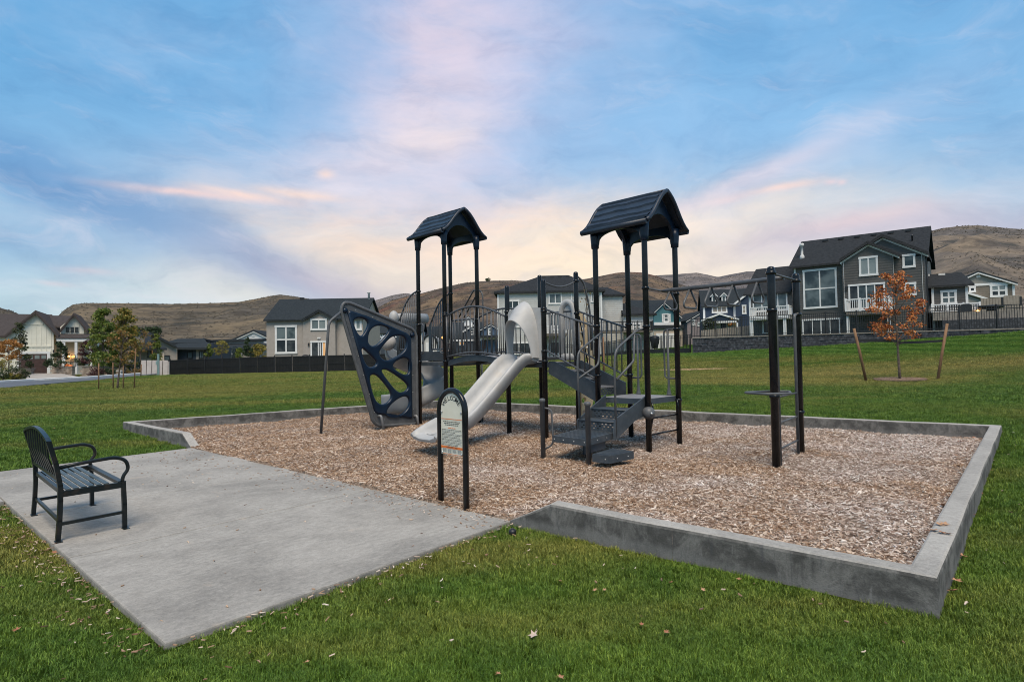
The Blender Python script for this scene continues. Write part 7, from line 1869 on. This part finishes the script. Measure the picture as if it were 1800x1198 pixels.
# three young staked trees on the left lawn
b0 = at_px(206, 683, 31.0); b0.z = zt(b0.x, b0.y)
tree('young_tree', 'thin bronze leaved young tree standing between dark stakes on the left lawn', b0, 3.0, (.75, .7), 'leaf_mix', 21, .045, 34, 30, .10, .19, lean=(.35, 0), limbs=14, crown_z=(.42, 1.0), shape='oval')
for x0, x1, yb, yt, lb in ((173.5, 173.5, 686, 638, 'leftmost dark wooden stake of the young bronze tree'), (199, 198.5, 685.5, 637, 'dark wooden stake just left of the young bronze trunk'), (216.5, 216.8, 683, 642, 'dark wooden stake just right of the young bronze trunk'), (236, 238.5, 682.5, 612, 'tall leaning wooden stake right of the young bronze tree'), (247.5, 248.5, 665, 640, 'short dark stake in front of the beige panel fence')):
    Y = 31.0 if yb > 670 else 46.0
    p, q = at_px(x0, yb, Y), at_px(x1, yt, Y); p.z = zt(p.x, p.y); m = MB(); m.tube([p-Z_*.05, q], .031 if Y < 40 else .04, 7); tag(m.build('tree_stake', 'wood', None, p), lb, 'stake')
p, q = at_px(173, 645, 31.0), at_px(207, 646.5, 31.0); m = MB(); m.beam(p, q, .02, .05); tag(m.build('tree_strap', 'strap', None, p), 'dark strap tying the leftmost stake to the bronze tree', 'strap')
p, q = at_px(218, 642, 31.0), at_px(238, 640.5, 31.0); m = MB(); m.beam(p, q, .02, .05); tag(m.build('tree_strap', 'strap', None, p), 'dark strap tying the tall right stake to the bronze tree', 'strap')
for (x, y, Y, H, cw, lm, sd_, lb, sh) in ((181, 659, 52.0, 5.9, 1.0, 'leaf_green', 31, 'tall green columnar tree left of the bronze tree by the street', 'column'), (219, 657.5, 54.0, 6.15, 1.05, 'leaf_turn', 37, 'tall green columnar tree with yellowing edges right of the bronze tree', 'column')):
    p = at_px(x, y, Y); p.z = zt(p.x, p.y); tree('columnar_tree', lb, p, H, (cw, cw), lm, sd_, .08, 95, 78, .17, .36, limbs=16, shape=sh, crown_z=(.17, 1.0))
# plants along the farmhouse
for (x, y, Y, H, cw, lm, sd_, nm, lb, kw) in (
    (15.5, 661, 52.0, 3.1, 1.0, 'leaf_orange', 41, 'maple_tree', 'small orange maple in front of the white farmhouse wall', dict(crown_z=(.5, 1.0))),
    (34, 650, 57.0, 4.5, 1.1, 'leaf_dark', 42, 'dark_tree', 'dark green and bronze tree against the white garage wall', dict(crown_z=(.06, 1.0), shape='cone')),
    (106, 647, 59.0, 2.6, .62, 'leaf_conifer', 43, 'climbing_vine', 'dark green climbing plant on the left porch column', dict(crown_z=(.05, 1.0), shape='column')),
    (157, 645, 58.0, 2.6, .8, 'leaf_maroon', 44, 'maroon_tree', 'small maroon leaved tree in front of the farmhouse porch', dict(crown_z=(.15, 1.0))),
    (247, 640, 62.0, 3.6, 1.2, 'leaf_mix', 45, 'thin_tree', 'thin grey bronze tree in front of the tan modern house', dict(crown_z=(.35, 1.0), per=22)),
    (275, 640, 64.0, 3.55, .55, 'leaf_green', 46, 'cypress_tree', 'narrow yellow green upright tree in front of the modern house', dict(crown_z=(.05, 1.0), shape='cone')),
    (436, 635, 68.0, 2.8, .70, 'leaf_conifer', 47, 'conifer_tree', 'dark pointed conifer left of the tan house', dict(crown_z=(.02, 1.0), shape='cone')),
    (390, 635, 76.0, 2.6, .9, 'leaf_yellow', 48, 'thin_tree', 'thin olive yellow tree in front of the long pale house', dict(crown_z=(.35, 1.0), per=26)),
    (413, 634, 72.0, 1.7, .42, 'leaf_blue', 49, 'blue_spruce', 'small blue grey spruce behind the black fence', dict(crown_z=(.02, 1.0), shape='cone')),
    (421, 634, 72.0, 1.45, .36, 'leaf_green', 50, 'green_shrub_tree', 'small bright green upright bush beside the blue spruce', dict(crown_z=(.02, 1.0), shape='column')),
    (456, 634, 70.0, 1.9, 1.0, 'leaf_yellow', 51, 'golden_shrub', 'golden yellow bush against the left corner of the tan house', dict(crown_z=(.05, 1.0))),
    (366, 634, 78.0, 2.1, .5, 'leaf_green', 52, 'thin_tree', 'small green tree beside the slate blue house', dict(crown_z=(.3, 1.0), per=26)),
    (1248, 584, 66.0, 1.5, .75, 'leaf_dark', 53, 'dark_bush', 'dark round bush behind the tan fence by the navy porch', dict(crown_z=(.05, 1.0)))):
    p = at_px(x, y, Y); k = dict(clumps=40, per=48, leaf=.15, csize=.28*max(.7, min(1.4, cw)), limbs=9); k.update(kw); tree(nm, lb, p, H, (cw, cw), lm, sd_, .05, **k)
# young staked tree behind the play structure, nearly bare
b = at_px(1062, 655, 24.0); b.z = zt(b.x, b.y); b1 = at_px(1033, 655, 24.0); b1.z = zt(b1.x, b1.y)
tree('bare_young_tree', 'slender young tree with a few bronze leaves behind the tan climbing wall', b1, 3.9, (.45, .4), 'leaf_mix', 61, .035, 16, 7, .09, .14, limbs=7, crown_z=(.45, 1.0))
p, q = at_px(1062, 652, 24.0), at_px(1059.5, 592, 24.0); p.z = zt(p.x, p.y); m = MB(); m.tube([p-Z_*.05, q], .05, 8); tag(m.build('tree_stake', 'wood', None, p), 'brown wooden stake behind the right tower of the play structure', 'stake')
for i, (x, y, Y, w, h, lm, lb) in enumerate(((6, 668, 47.0, 1.7, 1.05, 'leaf_conifer', 'dark green rounded shrub at the far left by the kerb'), (24, 669, 47.5, 1.3, .6, 'leaf_yellow', 'low yellow green shrub by the kerb left of the driveway'), (39, 668, 48.0, 1.1, 1.0, 'leaf_dark', 'dark green shrub at the corner of the driveway'), (3, 655, 55.0, 1.6, 1.3, 'leaf_yellow', 'straw coloured ornamental grass in front of the left planter'), (143, 643, 58.2, 1.2, .8, 'leaf_dark', 'dark low shrub beside the farmhouse porch steps'),
        (170, 661, 51.0, 1.5, .8, 'leaf_maroon', 'brownish low shrub in front of the long planter wall'), (190, 661, 51.5, 1.3, .75, 'leaf_conifer', 'dark green low shrub in front of the long planter wall'), (232, 658, 55.5, 1.9, 1.4, 'leaf_conifer', 'dark green hedge shrub left of the beige fence'), (238, 660, 53.5, 1.8, .6, 'leaf_mix', 'low rust coloured shrub at the foot of the green hedge shrub'), (84, 645, 60.5, .9, .9, 'leaf_conifer', 'small dark shrub right of the brown garage door'))):
    p = at_px(x, y, Y); shrub('shrub', lb, p, w, h, lm, 80+i, 800, .11)
# pale stone bench by the planter
p = at_px(206, 659.5, 52.5); r = thing('stone_bench', 'small pale stone bench in front of the long planter wall', 'bench', p); m = MB(); m.cbox(p+Z_*.40, V3((1.0,0,0)), V3((0,.4,0)), Z_*.1); m.build('seat', 'kerb', r)
for s in (-.35, .35): m = MB(); m.cbox(p+V3((s, 0, .14)), V3((.15,0,0)), V3((0,.34,0)), Z_*.42); m.build('leg', 'kerb', r)

# ------------------------------------------------------------------ hills
def hill(name, label, ridge, D, r0, zb, matn, seed, amp=.05, power=1.15, back=1.35, step=4.0, rows=46):
    xs = [p[0] for p in ridge]; ys = [p[1] for p in ridge]
    px = np.arange(xs[0], xs[-1]+.1, step); py = np.interp(px, xs, ys); M_ = []
    offs = V3((seed*37.1, seed*11.3, 0))
    for x, y in zip(px, py):
        d = ray(float(x), float(y)); h = math.hypot(d.x, d.y); ux, uy = d.x/h, d.y/h; zr = CH+d.z/h*D; col = []
        for k in range(rows+9):
            if k <= rows: t = k/rows; r = r0+(D-r0)*t; z = zb+(zr-zb)*(t**power); f = math.sin(math.pi*min(1, t))**.8
            else: t = (k-rows)/8; r = D+(back-1)*D*t; z = zr+(zb-zr)*(t**1.5)*.9; f = .2
            q = V3((ux*r, uy*r, 0))
            n1 = mnoise.fractal((q+offs)*(5.0/D), 1.0, 2.1, 5); n2 = 1-abs(mnoise.noise((q+offs)*(9.0/D)))*2; n3 = mnoise.fractal((q-offs)*(34.0/D), .9, 2.2, 4)
            z += (zr-zb+2)*(amp*1.3*n1+amp*1.2*n2*n2-amp*.6)*f + (zr-zb+2)*.010*n3*(f+.25)
            col.append(V3((q.x, q.y, z)))
        M_.append(col)
    m = MB(); m.grid(M_); o = m.build(name, matn); return tag(o, label, None, None, 'structure')
hill('hills', 'dry grass hillside behind the left houses', [(-260, 560), (-60, 548), (0, 541), (20, 546), (60, 566), (95, 562), (112, 545), (128, 535), (150, 532.5), (230, 533), (300, 534), (360, 533), (420, 530.5), (450, 525), (475, 520), (492, 517.5), (520, 521), (560, 528), (610, 537), (660, 548), (720, 566), (780, 590)], 520, 125, 1.0, 'hillA', 1, .045, 1.1)
hill('hills', 'brown hillside with rust coloured brush behind the play structure', [(560, 600), (620, 566), (655, 545), (690, 527), (720, 519), (740, 515.5), (765, 509), (790, 502.5), (815, 497), (840, 494.5), (870, 493), (900, 493), (940, 494), (975, 493), (1000, 492.5), (1030, 490), (1060, 484), (1085, 479.5), (1105, 477.8), (1130, 479), (1150, 484), (1180, 494), (1230, 510), (1290, 535), (1360, 570)], 470, 128, 1.6, 'hillB', 2, .05, 1.15)
hill('hills', 'distant greyish ridge line behind the middle hillside', [(560, 540), (640, 531), (662, 527), (690, 518.5), (705, 516), (715, 515), (740, 521), (800, 530), (900, 540), (1000, 520), (1100, 492), (1150, 484), (1180, 482.5), (1205, 480.5), (1225, 479), (1245, 483), (1262, 487), (1285, 482), (1312, 477), (1345, 476), (1400, 480), (1500, 490), (1600, 470), (1700, 470)], 1250, 500, 4, 'hillF', 3, .03, 1.0)
hill('hills', 'tall pale brown hill behind the large grey house on the right', [(1330, 580), (1400, 530), (1480, 480), (1560, 438), (1600, 420), (1630, 407), (1655, 401), (1680, 398), (1720, 395.5), (1745, 398), (1770, 401), (1800, 403), (1860, 402), (1950, 395), (2100, 400), (2300, 440)], 560, 120, 3.0, 'hillC', 4, .055, 1.05)
# dark junipers one can tell apart on the slopes
for x, y, Dd, s, lb in ((263.5, 582, 190, 2.0, 'left of two round dark junipers low on the left hillside'), (276.5, 581.5, 190, 1.9, 'right of two round dark junipers low on the left hillside'), (247, 582, 188, 1.7, 'dark juniper above the roof of the tan modern house'), (401, 539.5, 470, 3.0, 'single dark juniper near the crest of the left hillside'), (858, 492.6, 462, 2.7, 'dark bush on the crest of the hill above the bridge'), (1657, 430, 430, 3.4, 'small dark juniper high on the right hill'), (1714, 461, 330, 3.0, 'dark juniper above the khaki house gable')):
    p = P(x, y, Dd); t = thing('juniper_bush', lb, 'bush', p-Z_*s*.6); m = MB(); rd = random.Random(int(x))
    for k in range(14): a = rd.random()*6.28; leaves(m, p+V3((math.cos(a)*s*.4, math.sin(a)*s*.4, rd.uniform(-.4, .4)*s)), 30, s*.3, rd, (s*.4, s*.4, s*.35), hollow=0)
    m.build('foliage', 'leaf_conifer', t, recalc=False); m = MB(); m.tube([p-Z_*s*1.6, p], [.25, .1], 6); m.build('trunk', 'bark', t)
def brush():
    """sage brush and scrub over the slopes: uncountable"""
    dg = bpy.context.evaluated_depsgraph_get(); hs = [o for o in bpy.data.objects if o.name.startswith('hills')]
    src = []
    for k in range(3):
        m = MB(); rd = random.Random(k); leaves(m, V3((0, 0, .3)), 26, .55, rd, (.6, .6, .4), hollow=0); src.append(m.mesh('scrub', 'scrub', recalc=False))
    pts, sc = [], []
    for o in hs:
        v = np.array([q.co[:] for q in o.data.vertices]); nf = len(o.data.polygons); pick = rng.integers(0, nf, 20000)
        for i in pick:
            q = o.data.polygons[i]; a = [v[j] for j in q.vertices]; u, w = rng.random(2); p = a[0]*(1-u)*(1-w)+a[1]*u*(1-w)+a[2]*u*w+a[3]*(1-u)*w; d = math.hypot(p[0], p[1])
            if d > 1240: continue
            nn = mnoise.fractal(V3((p[0], p[1], 0))*.022, 1.0, 2.0, 4)
            if nn+rng.normal(0, .35) > .06: pts.append(p); sc.append(rng.uniform(.3, .9)*(.25+d/700))
    n = len(pts); s = np.array(sc)
    scatter('sage_brush', pts, np.stack([np.zeros(n), np.zeros(n), rng.random(n)*6.28], 1), np.stack([s, s, s*.8], 1), src, 'low sage brush and scrub scattered over the hillsides')
M['scrub'] = leafmat('scrub_leaf', [(.1, (.085, .074, .056)), (.5, (.13, .112, .085)), (.8, (.17, .135, .095)), (1, (.20, .12, .075))])
brush()

# ------------------------------------------------------------------ fallen leaves
def leaf_mesh(k):
    m = MB(); rd = random.Random(k); pts = []; n = 10
    for i in range(n):
        a = 2*math.pi*i/n; r = (.052 if i % 2 == 0 else .026)*rd.uniform(.8, 1.15); pts.append((math.cos(a)*r, math.sin(a)*r))
    vs = [V3((0, 0, .004))]+[V3((x, y, .004+.35*abs(x)*rd.uniform(.2, 1.0)+.15*abs(y))) for x, y in pts]
    m._add(vs, [(0, 1+i, 1+(i+1) % n) for i in range(n)]); m.tube([V3((0, 0, .004)), V3((-.075, .008, .006))], .0022, 4)
    return m.mesh('fallen_leaf', 'dryleaf', recalc=False)
LM = [leaf_mesh(k) for k in range(4)]
def fallen(x, y, k, s, label, group=None, mt=None, z=None):
    me = LM[k % 4]
    if mt: me = me.copy(); me.materials.clear(); me.materials.append(M[mt])
    p = G(x, y, 0) if z is None else G(x, y, z)
    if z is None: p.z = zt(p.x, p.y)+.035
    o = bpy.data.objects.new('fallen_leaf', me); COL.objects.link(o); o.location = p; o.scale = (s, s, s); o.rotation_euler = (random.uniform(-.3, .3), random.uniform(-.3, .3), random.random()*6.28); tag(o, label, 'leaf', group)
fallen(938, 1117, 0, .62, 'large tan lobed leaf lying flat on the front lawn', None, 'tanleaf')
for i, (x, y) in enumerate(((1046, 1037), (1063, 1037), (1236, 1040), (985, 1020), (1128, 1100), (1172, 1115), (1180, 1025), (876, 1185), (985, 1193), (540, 1160), (1300, 1022))):
    fallen(x, y, i, random.uniform(.24, .42), 'small dry brown leaf lying on the front lawn', 'small brown leaves on the front lawn')
for i, (x, y) in enumerate(((1707, 912), (1704, 918), (1715, 868), (1724, 860), (1722, 875), (1735, 835), (1690, 985), (1682, 1030), (1678, 1048))):
    fallen(x, y, i, random.uniform(.5, .8), 'dry brown leaf beside the right curb wall', 'brown leaves along the right curb')
for i, (x, y) in enumerate(((1652, 922), (1660, 921), (1643, 932), (1656, 936), (1668, 938))):
    fallen(x, y, i, random.uniform(.5, .75), ('curled brown leaf in the upper pair on top of the right curb wall' if i < 2 else 'curled brown leaf in the lower row of three on top of the right curb wall'), 'brown leaves on the right curb top', None, ZT+.006)
for i, (x, y) in enumerate(((1712, 769), (1703, 775), (1690, 776), (1680, 800), (1672, 865), (1668, 872), (1658, 888))):
    fallen(x, y, i, random.uniform(.5, .9), 'brown leaf on the chips inside the right curb', 'brown leaves on the chips by the right curb', None, .03)
for i, (x, y) in enumerate(((30, 1100), (95, 965), (110, 775), (60, 810), (170, 765), (455, 770), (95, 760))):
    fallen(x, y, i, random.uniform(.3, .55), 'small brown leaf on the left lawn', 'small brown leaves on the left lawn')
# little black sprinkler cap by the ramped curb end
p = G(901, 937, -.02); o = thing('sprinkler_cap', 'small black sprinkler cap at the foot of the ramped curb end', 'sprinkler', p); m = MB(); m.lathe([(.030, -.03), (.034, .02), (.026, .034), (.008, .038)], p, 10); m.build('cap', 'black', o); m = MB(); m.lathe([(.012, .03), (.012, .044)], p, 8); m.build('nozzle', 'black', o)
build_grass()
